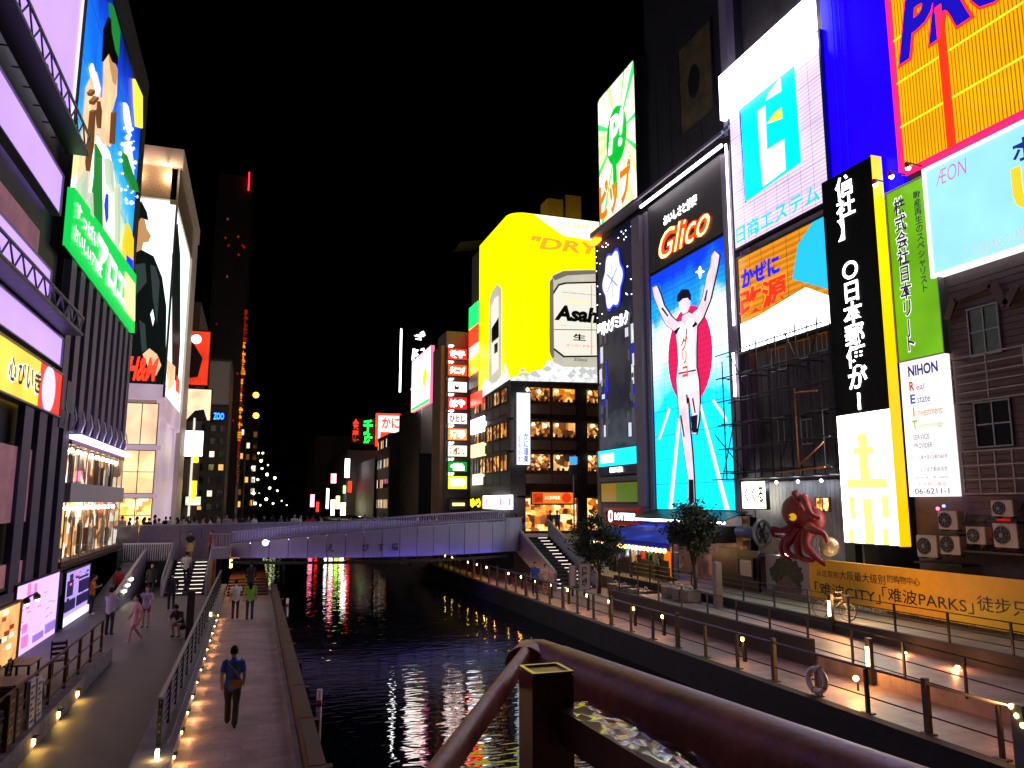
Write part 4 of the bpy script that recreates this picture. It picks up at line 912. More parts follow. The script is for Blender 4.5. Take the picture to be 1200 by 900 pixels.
MB().box((23.3, 27.3, -2.75), (25.0, 34.6, -2.6)).build('canopy', M_STEEL, O1)
for k in range(3):
    y = 29 + k * 1.6; MB().ball((24.5, y, 0.95), 0.08, 8, 6).build('down_lamp', E_WHITE, O1); lamp('bulb', (24.3, y, 0.75), 9, '#e8f0ff', O1, 0.1)
s = Sign(wall_right(24.3), (872, 565), (902, 596), 'square_lightbox', 'square cream lightbox with brushed characters left of the octopus', 'sign', mat=emi('cream_box', '#fdf6d8', 1.5, var=0.1), depth=0.15, frame=M_BLACK, fw=0.06)
s.text('くくる', (0.12, 0.2, 0.9, 0.85), emi('dark_green_print', '#283010', 0.5, sample=False), bold=0.03)
# octopus
oc = atX(946, 612, 23.5); ocz = oc.z; OC = empty('octopus', oc + Vector((0, 0, -1.5)), 'big red octopus sculpture with yellow eye above the shop', 'sculpture')
M_OCT = pbr('octopus_red', (0.22, 0.012, 0.015), 0.55, var=0.6, scale=3.5, bump=0.7, bscale=9)
def ofr(dx, dy): return Vector((23.5, oc.y - dx * 1.12, ocz + dy * 1.05))       # dx to the right as seen, dy up
head = MB().ball(ofr(-0.45, 0.45), 0.82, 20, 14, (0.85, 1.1, 0.95))
head.ball(ofr(0.35, 0.1), 0.6, 16, 12, (0.8, 1.0, 1.0))
me = head.build('head', M_OCT, OC)
md = me.modifiers.new('r', 'REMESH'); md.mode = 'VOXEL'; md.voxel_size = 0.07; md.use_smooth_shade = True
for (pts, r0) in [([(0.2, 0.6), (0.45, 1.0), (0.85, 0.85), (1.15, 0.35), (1.45, 0.2)], 0.26), ([(-0.3, 0.9), (0.05, 1.2), (0.3, 0.95), (0.35, 0.5)], 0.24),
                  ([(0.1, -0.1), (0.7, -0.2), (1.3, -0.3), (1.75, -0.4), (1.7, -0.75)], 0.27), ([(0.1, -0.3), (0.5, -0.9), (1.1, -1.3), (1.6, -1.75)], 0.3),
                  ([(-0.1, -0.4), (0.0, -1.0), (0.4, -1.45), (1.1, -1.5)], 0.26), ([(-0.4, -0.3), (-0.6, -0.9), (-0.4, -1.3), (0.1, -1.55)], 0.24),
                  ([(-0.6, -0.1), (-1.0, -0.4), (-1.25, -0.3), (-1.2, -0.6), (-0.9, -0.7)], 0.2), ([(-0.5, -0.3), (-0.9, -0.9), (-0.75, -1.4), (-0.35, -1.6)], 0.2)]:
    P3 = [ofr(*p) + Vector((-0.5 * math.sin(math.pi * i / (len(pts) - 1)) - 0.15 * i, 0, 0)) for i, p in enumerate(pts)]
    fine = []
    for i in range(len(P3) - 1):
        p0, p1, p2, p3 = P3[max(i - 1, 0)], P3[i], P3[i + 1], P3[min(i + 2, len(P3) - 1)]
        for k in range(6):
            t = k / 6; fine.append(0.5 * ((2 * p1) + (p2 - p0) * t + (2 * p0 - 5 * p1 + 4 * p2 - p3) * t * t + (3 * p1 - p0 - 3 * p2 + p3) * t ** 3))
    fine.append(P3[-1]); n = len(fine)
    ten = MB().tube(fine, [r0 * (1 - 0.75 * i / (n - 1)) for i in range(n)], 10).build('tentacle', M_OCT, OC)
    mb = MB()
    for i in range(2, n - 1, 3): mb.ball(fine[i] + Vector((-0.02, 0, -r0 * (1 - 0.75 * i / (n - 1)) * 0.95)), r0 * 0.28 * (1 - 0.6 * i / (n - 1)), 6, 5)
    o = mb.build('suckers', pbr('sucker_pink', (0.6, 0.25, 0.22), 0.5), ten)
for dx in (-0.12,): 
    ey = MB().ball(ofr(dx, 0.22) + Vector((-0.66, 0, 0)), 0.17, 12, 8).build('eye', emi('octopus_eye', '#e8b818', 0.5, sample=False), OC)
    MB().ball(ofr(dx, 0.22) + Vector((-0.8, 0, 0)), 0.06, 8, 6).build('pupil', M_INK, ey)
b = ofr(1.15, -0.95); o = MB().ball(b, 0.42, 18, 12).build('takoyaki_ball', pbr('glossy_ball', (0.35, 0.24, 0.12), 0.15, var=0.6, scale=3)); tag(o, 'shiny brown ball held by the red octopus', 'ball')
for k, (dx, dy) in enumerate([(-1.35, -1.5), (1.75, -1.7)]):
    p = ofr(dx, dy); e = empty('flood_lamp', p, 'bright white flood lamp under the octopus, %s' % ['left one', 'right one', 'middle one'][k], 'lamp', 'flood lamps under octopus')
    MB().box(p - Vector((0.08, 0.12, 0.1)), p + Vector((0.08, 0.12, 0.1))).build('lens', emi('flood_white', '#fff6ea', 8), e); MB().box(p - Vector((0.12, 0.15, 0.16)), p + Vector((0.12, 0.15, -0.102))).build('base', M_STEEL, e)
    lamp('bulb', p + Vector((-0.5, 0, 0.15)), 7, '#fff2e0', e, 0.1)
# duct fan left of the octopus
p = atX(893, 625, 23.9); e = empty('extractor_fan', p, 'round grey extractor fan on a blue duct left of octopus', 'fan')
MB().ring(p, (0.3, -1, 0), 0.62, 0.09, 24).build('rim', M_GREYM, e); MB().ring(p, (0.3, -1, 0), 0.3, 0.03, 18).build('guard', M_GREYM, e)
for k in range(6):
    a = k * math.pi / 3; d = Vector((0.95 * math.cos(a), 0.3 * math.cos(a), math.sin(a))); MB().bar(p, p + d * 0.6, 0.16, 0.03).build('blade', M_STEEL, e)
MB().tube([p + Vector((0, 0.3, 0)), p + Vector((0.0, 1.9, 0))], 0.3, 12).build('duct', pbr('blue_duct', (0.05, 0.07, 0.2), 0.5), e)

# ---- hoarding
XH = 23.0; Fh = wall_right(XH)
H = Sign(Fh, None, None, 'yellow_hoarding', 'long yellow construction hoarding with Chinese shopping notice', 'hoarding', mat=pbr('hoarding_yellow', (0.86, 0.47, 0.015), 0.5, var=0.1), depth=0.1, rect=(-28.2, -4.08, -12, -2.42))
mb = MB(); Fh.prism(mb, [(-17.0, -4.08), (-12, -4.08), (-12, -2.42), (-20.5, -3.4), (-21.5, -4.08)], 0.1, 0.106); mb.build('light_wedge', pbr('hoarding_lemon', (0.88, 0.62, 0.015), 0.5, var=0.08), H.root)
def HT(st, tl, h, wpx, bold=0.02, nm='lettering'):
    a = Fh.uv(*tl); b = Fh.uv(*wpx); TEXTQ.append((st, Fh, (a[0], a[1] - h, b[0], a[1]), 0.112, M_INK, nm, bold, 0, H.root, 0))
HT('从这里到', (959, 667), 0.27, (985, 675), 0.0); HT('大阪最大级别', (986, 668), 0.36, (1040, 680), 0.006); HT('的购物中心', (1042, 673), 0.29, (1081, 685), 0.0)
HT('「难波CITY」', (957, 681), 0.52, (1034, 695), 0.006); HT('「难波PARKS」', (1036, 687), 0.52, (1143, 700), 0.006); HT('徒步只需10分钟', (1147, 697), 0.5, (1310, 720), 0.006)
ENG = 'A very shopping centre in Osaka. Namba CITY and Namba PARKS is 10-minute walk from here.'
ua, ub, va = Fh.uv(975, 703)[0], Fh.uv(1230, 735)[0], Fh.uv(975, 703)[1]; pos = 0
for wd in ENG.split(' '):
    x0_ = ua + (ub - ua) * pos / len(ENG); x1_ = ua + (ub - ua) * (pos + len(wd)) / len(ENG); pos += len(wd) + 1
    TEXTQ.append((wd, Fh, (x0_, va - 0.15, x1_, va), 0.112, M_INK, 'lettering', 0.004, 0, H.root, 0))
g = Sign(Fh, None, None, 'rock_hoarding', 'grey hoarding panel with picture of a dark mossy rock left of yellow hoarding', 'hoarding', mat=pbr('hoarding_grey', (0.32, 0.29, 0.31), 0.5, var=0.1), depth=0.1, rect=(-31.2, -4.08, -28.22, -2.42))
rnd = random.Random(9)
pts = []
for i in range(40):
    a = 2 * math.pi * i / 40; r_ = 1 + 0.12 * rnd.uniform(-1, 1); pts.append((0.5 + 0.38 * r_ * math.cos(a), 0.52 + 0.44 * r_ * math.sin(a)))
g.poly(pts, pbr('mossy_rock_print', (0.05, 0.055, 0.025), 0.7, var=0.95, scale=7), 'rock_picture', px=False, w=0.012)
g.poly([(0.15, 0.12), (0.5, 0.5), (0.85, 0.14), (0.8, 0.05), (0.2, 0.05)], pbr('rock_base_print', (0.16, 0.11, 0.08), 0.7, var=0.8, scale=8), 'rock_picture', px=False, w=0.018)
# ---- brown flats with lattice balconies
A = building('brown_flats', 'dark brown block with white lattices and old windows on the far right', [((XR + 0.35, 9, -4.2), (36, 24.35, 13.0))], M_BROWN)
Fa = wall_right(XR + 0.03)
for i in range(40): MB().box((XR + 0.3, 9.2, -1.2 + i * 0.24), (XR + 0.35, 21.95, -1.2 + i * 0.24 + 0.21)).build('cladding_strip', M_BROWN, A) if -1.2 + i * 0.24 < 8.4 else None
Fa = wall_right(XR + 0.15, 0.15)
for (x0, y0, x1, y1, mt) in [(1131, 363, 1173, 412, pbr('lit_curtain', (0.06, 0.08, 0.05), 0.4, var=0.8, scale=1.5)), (1139, 472, 1187, 522, M_WIN)]:
    a = Fa.uv(x0, y0); b = Fa.uv(x1, y1); window(A, Fa, a[0], b[1], b[0], a[1], mt, M_GREYM, 2, 2, 0.05, 0.02, 0.1)
TEXTQ.append(('SPICO', Fa, (Fa.uv(1140, 363)[0], Fa.uv(1140, 373)[1], Fa.uv(1166, 363)[0], Fa.uv(1140, 363)[1] - 0.02), 0.16, pbr('grey_letter', (0.3, 0.3, 0.28), 0.5), 'lettering', 0.02, 0, A, 0)) if False else None
MLT = pbr('lattice_white', (0.38, 0.34, 0.33), 0.6, 0.2)
def lattice(x0, y0, x1, y1, cols, rows, lab):
    f = wall_right(XR - 0.35); a = f.uv(x0, y0); b = f.uv(x1, y1); e = empty('lattice_screen', f.pt(a[0], b[1]), lab, 'screen', 'lattice screens')
    u1 = b[0] + 3.0
    for i in range(cols + 1): u = a[0] + (u1 - a[0]) * i / cols; mb = MB(); f.rect(mb, u - 0.025, b[1], u + 0.025, a[1], 0, 0.06); mb.build('upright', MLT, e)
    for j in range(rows + 1): v = b[1] + (a[1] - b[1]) * j / rows; mb = MB(); f.rect(mb, a[0], v - 0.02, u1, v + 0.02, 0.06, 0.1); mb.build('crossbar', MLT, e)
    for j in (0, rows): v = b[1] + (a[1] - b[1]) * j / rows; MB().bar(f.pt(a[0], v), Vector((XR + 0.33, -a[0], v)), 0.05).build('bracket', MLT, e)
lattice(1115, 422, 1200, 462, 4, 5, 'white lattice screen below the upper window of the brown block')
lattice(1128, 530, 1200, 578, 8, 3, 'white lattice screen below the lower window of the brown block')
for (xa, ya, xb, yb) in [(1114, 375, 1122, 350), (1122, 350, 1165, 333), (1165, 333, 1183, 358), (1183, 358, 1195, 335)]:
    p, q = Fa.uv(xa, ya), Fa.uv(xb, yb); MB().bar(Fa.pt(p[0], p[1], 0.3), Fa.pt(q[0], q[1], 0.3), 0.12, 0.3).build('canopy_frame', M_BROWN, A)
# air conditioners
def aircon(p, w, h, lab, turn=0):
    """front faces the canal; p: lower left front corner as seen"""
    e = empty('air_conditioner', p, lab, 'air conditioner', 'air conditioners on the brown block'); f = Face((p.x, 0, 0), (0, -1, 0), (-1, 0, 0)); u, v = -p.y, p.z
    mb = MB(); f.rect(mb, u, v, u + w, v + h, -0.32, 0); mb.build('casing', pbr('ac_cream', (0.45, 0.42, 0.38), 0.5, var=0.2), e, 0.015)
    c = f.pt(u + w * 0.38, v + h * 0.5, 0.012); r_ = min(w * 0.34, h * 0.42)
    mb = MB().tube([c, c + f.W * 0.012], r_, 20); mb.build('fan_opening', M_BLACK, e)
    mb = MB()
    for k in range(3): mb.ring(c + f.W * 0.03, f.W, r_ * (0.3 + 0.32 * k), 0.008, 20, 4)
    for k in range(4): d = f.U * math.cos(k * math.pi / 4) * r_ + f.V * math.sin(k * math.pi / 4) * r_; mb.bar(c - d + f.W * 0.03, c + d + f.W * 0.03, 0.01)
    mb.build('grille', M_GREYM, e); MB().tube([c + f.W * 0.02, c + f.W * 0.05], r_ * 0.22, 10).build('hub', M_GREYM, e)
    for k in (0.12, 0.8): mb = MB(); f.rect(mb, u + w * k, v - 0.06, u + w * k + 0.08, v, -0.3, -0.02); mb.build('foot', M_STEEL, e)
    MB().tube([f.pt(u + w, v + h * 0.3, -0.2), f.pt(u + w + 0.12, v + h * 0.3, -0.2), f.pt(u + w + 0.14, v + h * 0.9, -0.35)], 0.025, 6).build('hose', M_STEEL, e)
for (x, y, x1, y1, lab) in [(1075, 652, 1097, 628, 'air conditioner lowest at left, next to the yellow sign edge'), (1102, 649, 1124, 627, 'air conditioner in the lower pair, right one'), (1100, 620, 1121, 599, 'single air conditioner above the lower pair'),
                            (1133, 637, 1154, 618, 'small white air conditioner left of the biggest one'), (1165, 641, 1191, 613, 'biggest white air conditioner with round fan at far right'), (1162, 605, 1186, 586, 'upper right air conditioner above the biggest one')]:
    f = wall_right(XR - 0.45); a = f.uv(x, y); b = f.uv(x1, y1); aircon(f.pt(a[0], a[1]), b[0] - a[0], b[1] - a[1], lab)
e = empty('unit_shelf', (XR - 0.4, 22, -2.0), 'dark steel shelf brackets carrying the air conditioners', 'shelf')
for (xa, xb, y) in [(1072, 1128, 655), (1098, 1124, 623), (1130, 1200, 642), (1158, 1192, 608)]:
    f = wall_right(XR - 0.45); a = f.uv(xa, y); b = f.uv(xb, y); mb = MB(); f.rect(mb, a[0], a[1] - 0.14, b[0], a[1] - 0.07, -0.78, 0.05); mb.build('shelf_bar', M_STEEL, e)
for k, (x, y, c) in enumerate([(1099, 596, '#ff3060'), (1106, 593, '#3040ff')]):
    p = atX(x, y, XR - 0.4); o = MB().ball(p, 0.06, 8, 6).build('indicator_lamp', emi('indicator%d' % k, c, 6)); tag(o, 'tiny %s indicator lamp above the air conditioners' % ['red', 'blue'][k], 'lamp')
TEXTQ.append(('NO', Fa, (-20.5, -0.95, -20.0, -0.6), 0.05, E_RED, 'lettering', 0.02, 0, A, 0)) if False else None
MB().box((XR + 0.1, 20.25, -1.2), (XR + 0.3, 20.6, -0.6)).build('red_sign', emi('dim_red', '#c01010', 0.8, sample=False), A)
struct('wall_base', MB().box((23.3, 9, -4.2), (XR, 24.4, -2.6)), M_CONCD)

# ---- stall with blue awning
def canvas_mat():
    m = bpy.data.materials.new('blue_canvas'); m.use_nodes = True; nt = m.node_tree; b = nt.nodes['Principled BSDF']; b.inputs['Base Color'].default_value = (0.01, 0.03, 0.6, 1); b.inputs['Roughness'].default_value = 0.7
    t = nt.nodes.new('ShaderNodeBsdfTranslucent'); t.inputs[0].default_value = (0.01, 0.04, 0.9, 1); mx = nt.nodes.new('ShaderNodeMixShader'); mx.inputs[0].default_value = 0.6
    nt.links.new(b.outputs[0], mx.inputs[1]); nt.links.new(t.outputs[0], mx.inputs[2]); nt.links.new(mx.outputs[0], nt.nodes['Material Output'].inputs[0]); MATS['blue_canvas'] = m; return m
K = building('snack_stall', 'open fronted snack stall with blue awning and bulbs under the runner billboard', [((24.2, 34.8, -4.2), (24.7, 45.2, -0.75))], interior('stall_back', ['#050302', '#0e0805', '#2a170a', '#7a4818'], 0.5, 1.8), 'stall', 'back_wall')
MB().box((20.22, 35.36, -2.14), (24.2, 35.4, -1.28)).build('rafter', M_STEEL, K)
mb = MB(); mb._add([(20.2, 35.4, -2.12), (24.2, 35.4, -1.3), (24.2, 45.4, -1.3), (20.2, 45.4, -2.12)], [(0, 1, 2, 3)])
mb.build('awning', canvas_mat(), K)
MB().box((20.18, 35.4, -2.36), (20.22, 45.4, -2.12)).build('valance', MATS['blue_canvas'], K)
for i in range(22):
    y = 35.7 + i * 0.44; b = MB().ball((20.12, y, -2.5), 0.11, 8, 6).build('bulb', emi('stall_bulb', '#ffc860', 5), K)
MB().tube([(20.12, 35.4, -2.38), (20.12, 45.4, -2.38)], 0.015, 5).build('cable', M_BLACK, K)
for y in (36.2, 39.5, 43): lamp('bulb_light', (21.2, y, -2.5), 26, '#ffc080', K, 0.15)
for y in (35.5, 40.2, 45.1): MB().box((20.4, y - 0.05, -4.2), (20.5, y + 0.05, -2.1)).build('post', M_STEEL, K)
MB().box((21.2, 37.5, -4.2), (21.9, 44.6, -3.25)).build('counter', pbr('counter_dark', (0.03, 0.025, 0.025), 0.5), K)
rnd = random.Random(4)
for i in range(16):
    y = 37.6 + rnd.random() * 6.8; MB().box((21.25, y, -3.25), (21.5, y + 0.25, -3.1 + rnd.random() * 0.3)).build('goods', rnd.choice([pbr('goods_red', (0.4, 0.04, 0.03)), pbr('goods_cream', (0.5, 0.45, 0.35)), pbr('goods_green', (0.05, 0.2, 0.06)), M_STEEL]), K)
for i in range(3):
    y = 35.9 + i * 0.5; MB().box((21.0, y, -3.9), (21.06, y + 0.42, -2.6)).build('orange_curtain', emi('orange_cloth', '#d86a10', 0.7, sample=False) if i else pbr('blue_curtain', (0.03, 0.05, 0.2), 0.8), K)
MB().box((20.95, 36.9, -4.2), (21.05, 38.4, -3.1)).build('menu_board', M_BLACK, K)
s = Sign(wall_right(22.6), (867, 655), (883, 676), 'menu_sheet', 'white menu sheet on the black stall front right of the tree', 'notice', mat=pbr('paper', (0.62, 0.55, 0.5), 0.7, var=0.1), depth=0.04, frame=M_BLACK)
for k in range(6): s.rect(0.12, 0.14 + k * 0.12, 0.85, 0.17 + k * 0.12, M_GREYM, 'print_line', w=0.012)
e = building('stall_side', 'black side panels of the stall under the menu sheet', [((22.62, 31.4, -4.2), (22.75, 34.7, -2.3))], M_BLACK, 'panel', 'panel')
# white strip light above the awning
e = empty('strip_light', (23.6, 40, -0.9), 'long white fluorescent strip above the blue awning', 'lamp')
MB().tube([(23.35, 35.1, -1.1), (23.35, 44.9, -1.1)], 0.07, 6).build('tube', emi('fluoro_white', '#f4f0ff', 3.2), e)
MB().hexa([(23.2, 34.9, -1.0), (24.7, 34.9, -0.55), (24.7, 45.2, -0.55), (23.2, 45.2, -1.0), (23.2, 34.9, -0.96), (24.7, 34.9, -0.5), (24.7, 45.2, -0.5), (23.2, 45.2, -0.96)]).build('hood', M_STEEL, e)
# ---- burger shop under the navy billboard
L = building('corner_shop', 'corner shop with red lettered sign under the navy billboard', [((XR, 45.6, -4.2), (30, 53, 1.8))], pbr('shop_grey', (0.16, 0.15, 0.17), 0.6, var=0.2))
Fl = wall_right(XR)
s = Sign(Fl, (713, 598), (750, 613), 'red_sign', 'red framed black shop sign with white capital lettering', 'sign', mat=pbr('sign_black', (0.02, 0.01, 0.01), 0.4), depth=0.18, frame=emi('dark_red_frame', '#7a1408', 0.7, sample=False), fw=0.18)
s.text('LOTTERIA', (0.3, 0.18, 0.97, 0.8), E_WHITE, bold=0.04); s.disc(0.15, 0.5, 0.42, E_WHITE, 'round_mark', sx=0.75); s.disc(0.16, 0.5, 0.3, E_RED, 'round_mark', sx=0.6)
s = Sign(Fl, (706, 567), (752, 588), 'yellow_green_panels', 'dull yellow and green panels above the red framed sign', 'sign', mat=emi('dull_amber', '#9a7418', 0.55, sample=False), depth=0.12, frame=M_BLACK)
s.rect(0.42, 0.02, 0.99, 0.98, emi('dull_green', '#5c7a1c', 0.5, sample=False), 'green_panel')
for k in range(3): a = Fl.uv(712 + k * 14, 630); window(L, Fl, a[0], a[1] - 0.2, a[0] + 1.1, a[1] + 0.9, M_WIN, M_WHITE, 1, 2, 0.06)
MB().box((XR - 0.1, 46, -4.1), (XR, 52, -2.5)).build('shop_front', interior('shop_white', ['#101018', '#384050', '#a0b0c0', '#f0f4ff'], 1.0, 1.6), L)
# ================================================================== LEFT BANK
XL = -7.0; FL = wall_left(XL, 0.25)
E_LIL = emi('lilac_sign_light', '#bc98ff', 1.0, var=0.08, scale=0.25)
M_PINKW = pbr('pink_wall', (0.78, 0.36, 0.40), 0.7, var=0.3, scale=1.0, bump=0.2)
M_NAVYF = pbr('navy_fin', (0.10, 0.085, 0.15), 0.5, 0.2, var=0.15)
M_NAVYL = pbr('navy_column', (0.05, 0.05, 0.13), 0.5, 0.2, var=0.15)
A1 = building('lilac_block', 'near left block with lilac lit bands and pink walls', [((-20, 8, -4.9), (XL - 0.4, 31.7, 26))], M_DARKW)
def lrect(px_rt, px_rb, name, mat, parent, w0=0.0, w1=0.2, u0=14.0):
    a = FL.uv(*px_rt); b = FL.uv(*px_rb); mb = MB(); FL.rect(mb, u0, b[1], (a[0] + b[0]) / 2, a[1], w0, w1); return mb.build(name, mat, parent)
def lsign(px_rt, px_rb, label, mat, name='lilac_signboard', u0=14.0):
    a = FL.uv(*px_rt); b = FL.uv(*px_rb)
    return Sign(FL, None, None, name, label, 'sign', mat=mat, depth=0.25, frame=M_GREYM, fw=0.05, rect=(u0, b[1], (a[0] + b[0]) / 2, a[1]))
s = Sign(FL, None, None, 'lilac_signboard', 'largest lilac lit sign panel at top left, with tiny print', 'sign', mat=E_LIL, depth=0.25, frame=emi('white_panel_edge', '#f0e8ff', 0.9, sample=False), fw=0.14, rect=(14, FL.uv(80, 150)[1], FL.uv(80, 150)[0] + 0.2, 27))
TEXTQ.append(('カラーデザイン 06-6211', FL, (FL.uv(45, 66)[0], FL.uv(75, 128)[1] + 0.35, FL.uv(76, 130)[0], FL.uv(75, 128)[1] + 0.85), 0.3, emi('violet_print', '#504090', 0.6, sample=False), 'lettering', 0, 0, s.root, 0)) if False else None
for k in range(16): u = FL.uv(46, 66)[0] + 0.3 * k; s_ = 0.16; mb = MB(); FL.rect(mb, u, 13.75 + 0.05 * (k % 3), u + 0.17, 13.95 + 0.06 * (k % 2), 0.25, 0.26); mb.build('small_print', emi('violet_print', '#504090', 0.6, sample=False), s.root)
lsign((72, 205), (70, 253), 'lilac lit band below the upper catwalk on near left block', E_LIL)
lsign((57, 318), (56, 337), 'short lilac lit band above the lower catwalk', E_LIL) if False else None
a = FL.uv(72, 395)
lsign((72, 397), (71, 430), 'lilac lit band just above the yellow restaurant sign', E_LIL)
lsign((57, 316), (57, 368), 'lilac lit band between the two catwalks on near left block', E_LIL)
for (rt, rb) in [((62, 255), (60, 300)), ((60, 585), (60, 600))]:
    pass
lrect((48, 270), (46, 310), 'pink_wall_patch', M_PINKW, A1)
lrect((38, 527), (34, 611), 'pink_wall', M_PINKW, A1, 0.0, 0.2)
lrect((30, 656), (27, 682), 'pink_base', M_PINKW, A1, 0.0, 0.2)
# catwalk trusses
def truss(pa, pb, label):
    u1, v = FL.uv(*pa); e = empty('catwalk_truss', FL.pt(u1, v, 0.5), label, 'truss', 'sign catwalks on near left block'); h = abs(FL.uv(*pb)[1] - v)
    for w in (0.25, 0.95):
        for dv in (0, h): MB().tube([FL.pt(14, v - dv, w), FL.pt(u1, v - dv, w)], 0.05, 6).build('chord', M_GREYM, e)
    n = 10
    for i in range(n):
        a = u1 - 1.15 * i; MB().tube([FL.pt(a, v, 0.95), FL.pt(a - 0.6, v - h, 0.95)], 0.03, 5).build('strut', M_GREYM, e); MB().tube([FL.pt(a - 0.6, v - h, 0.95), FL.pt(a - 1.15, v, 0.95)], 0.03, 5).build('strut', M_GREYM, e)
        MB().tube([FL.pt(a, v - h, 0.0), FL.pt(a, v - h, 0.95)], 0.03, 5).build('strut', M_GREYM, e)
    mb = MB(); FL.rect(mb, 14, v - h - 0.06, u1, v - h - 0.02, 0.25, 0.95); mb.build('walkway', M_STEEL, e)
truss((80, 158), (80, 182), 'upper steel catwalk under the largest lilac panel')
truss((73, 372), (73, 392), 'lower steel catwalk above the yellow restaurant sign')
# yellow restaurant sign
s = Sign(FL, None, None, 'yellow_restaurant_sign', 'yellow restaurant sign with black brushed characters on near left block', 'sign', mat=emi('amber_sign', '#f0c040', 1.1, var=0.18, scale=0.6), depth=0.35, frame=M_GREYM, fw=0.06, rect=(14, FL.uv(66, 488)[1], FL.uv(69, 440)[0], FL.uv(69, 440)[1]))
u = lambda x, y: FL.uv(x, y)
uA, uB = u(4, 420)[0], u(43, 450)[0]
for k, ch in enumerate('心びいき'):
    a, b = (uA + (uB - uA) * k / 4, 0), (uA + (uB - uA) * (k + 0.93) / 4, 0); TEXTQ.append((ch, FL, (a[0], s.v0 + 0.35, b[0], s.v1 - 0.35), 0.38, emi('sign_white_edge', '#fff8f0', 1.2, sample=False), 'letter_edge', 0.06, 0, s.root, 0)); TEXTQ.append((ch, FL, (a[0] + 0.06, s.v0 + 0.4, b[0] - 0.06, s.v1 - 0.4), 0.4, M_INK, 'lettering', 0.03, 0, s.root, 0))
a, b = u(44, 430), u(69, 470); mb = MB(); FL.rect(mb, a[0], s.v0, s.u1, s.v1, 0.35, 0.365); mb.build('red_end', emi('red_sign_end', '#d83028', 1.0, sample=False), s.root)
c = ((a[0] + s.u1) / 2 - 0.3, (s.v0 + s.v1) / 2); mb = MB(); FL.prism(mb, [(c[0] + 0.85 * math.cos(t * 0.2618), c[1] + 0.8 * math.sin(t * 0.2618)) for t in range(24)], 0.365, 0.38); mb.build('pale_oval', emi('pale_oval', '#d8c8ff', 1.0, sample=False), s.root)
TEXTQ.append(('寿司', FL, (c[0] - 0.45, c[1] - 0.3, c[0] + 0.45, c[1] + 0.3), 0.385, emi('purple_ink', '#583098', 0.6, sample=False), 'lettering', 0.02, 0, s.root, 0)) if False else None
# ---- finned block
B1 = building('finned_block', 'tall left block with dark vertical fins over a glass shop', [((-20, 31.75, 2.7), (XL - 0.2, 48.0, 25))], M_DARKW)
for i in range(10):
    y = 31.9 + i * 1.62; MB().box((XL - 0.2, y, 2.9), (XL + 0.05, y + 0.85, 9.3)).build('fin', M_NAVYF, B1)
    MB().box((XL - 0.19, y + 0.0, 2.72), (XL + 0.1, y + 0.9, 3.4)).build('fin_foot', M_NAVYL, B1)
    MB().tube([(XL + 0.16, y + 0.3, 3.7), (XL + 0.26, y + 0.35, 3.2), (XL + 0.14, y + 0.4, 2.8)], 0.03, 6).build('hook_lamp', M_WHITE, B1)
MB().box((XL - 0.1, 34.6, 2.5), (XL + 0.35, 48.0, 2.66)).build('lit_ledge', emi('ledge_light', '#e8c8ff', 1.4), B1)
for i in range(4):
    y = 27.6 + i * 1.75; MB().box((XL - 0.15, y, -3.2), (XL + 0.06, y + 1.0, 4.6)).build('column', M_NAVYL, B1)
MB().box((XL - 0.16, 26.5, -3.6), (XL + 0.08, 34.8, -2.75)).build('lower_beam', M_NAVYL, B1)
# glass shop: two lit storeys with goods inside
SH = building('glass_shop', 'two storey lit glass shop beside the bridge on the left', [((-12, 34.7, -2.55), (XL - 0.02, 48.0, -2.35)), ((-12, 34.7, -0.02), (XL + 0.1, 48.0, 0.75)), ((-12, 34.7, 2.3), (XL, 48.0, 2.48))], [M_WOOD, pbr('lilac_band', (0.32, 0.30, 0.42), 0.35, var=0.1), M_WOOD], 'shop', 'floor_band')
MB().box((-7.6, 34.7, -2.35), (-7.5, 48.0, 2.3)).build('back_wall', interior('shop_goods', ['#120804', '#6a3414', '#d89848', '#fff0d8'], 1.6, 0.7), SH)
MB().box((-10.0, 47.85, -2.35), (XL - 0.1, 48.0, 2.3)).build('end_wall', interior('shop_goods2', ['#584030', '#d8a070', '#ffe0b0', '#fff8e8'], 1.0, 0.9), SH)
for i in range(9):
    y = 34.75 + i * 1.65
    MB().box((XL - 0.06, y - 0.03, -2.35), (XL - 0.02, y + 0.03, -0.02)).build('mullion', M_GREYM, SH); MB().box((XL - 0.06, y - 0.03, 0.75), (XL - 0.02, y + 0.03, 2.3)).build('mullion', M_GREYM, SH)
    if i < 8:
        for (a, b) in ((-2.35, -0.03), (0.76, 2.3)): MB().box((XL - 0.045, y + 0.04, a), (XL - 0.03, y + 1.6, b)).build('pane', glass_mat(), SH)
rnd = random.Random(21)
for i in range(9):
    y = 35.4 + i * 1.4
    for z in (-2.3, 0.8):
        if rnd.random() < 0.75: MB().box((-7.49, y, z), (-7.36, y + 0.5, z + 0.8 + rnd.random() * 0.7)).build('display', rnd.choice([pbr('goods_dark', (0.03, 0.03, 0.04)), pbr('goods_white', (0.6, 0.58, 0.55)), M_WOOD]), SH)
    MB().ball((-7.25, y + 0.5, 2.1), 0.1, 8, 6).build('ceiling_lamp', emi('shop_lamp', '#ffe8c0', 14), SH); MB().ball((-7.25, y + 0.5, -0.25), 0.1, 8, 6).build('ceiling_lamp', MATS['shop_lamp'], SH)
MB().box((XL - 0.7, 38.3, 0.8), (XL - 0.4, 38.6, 2.25)).build('light_column', emi('white_column', '#f0f0ff', 2.0), SH)
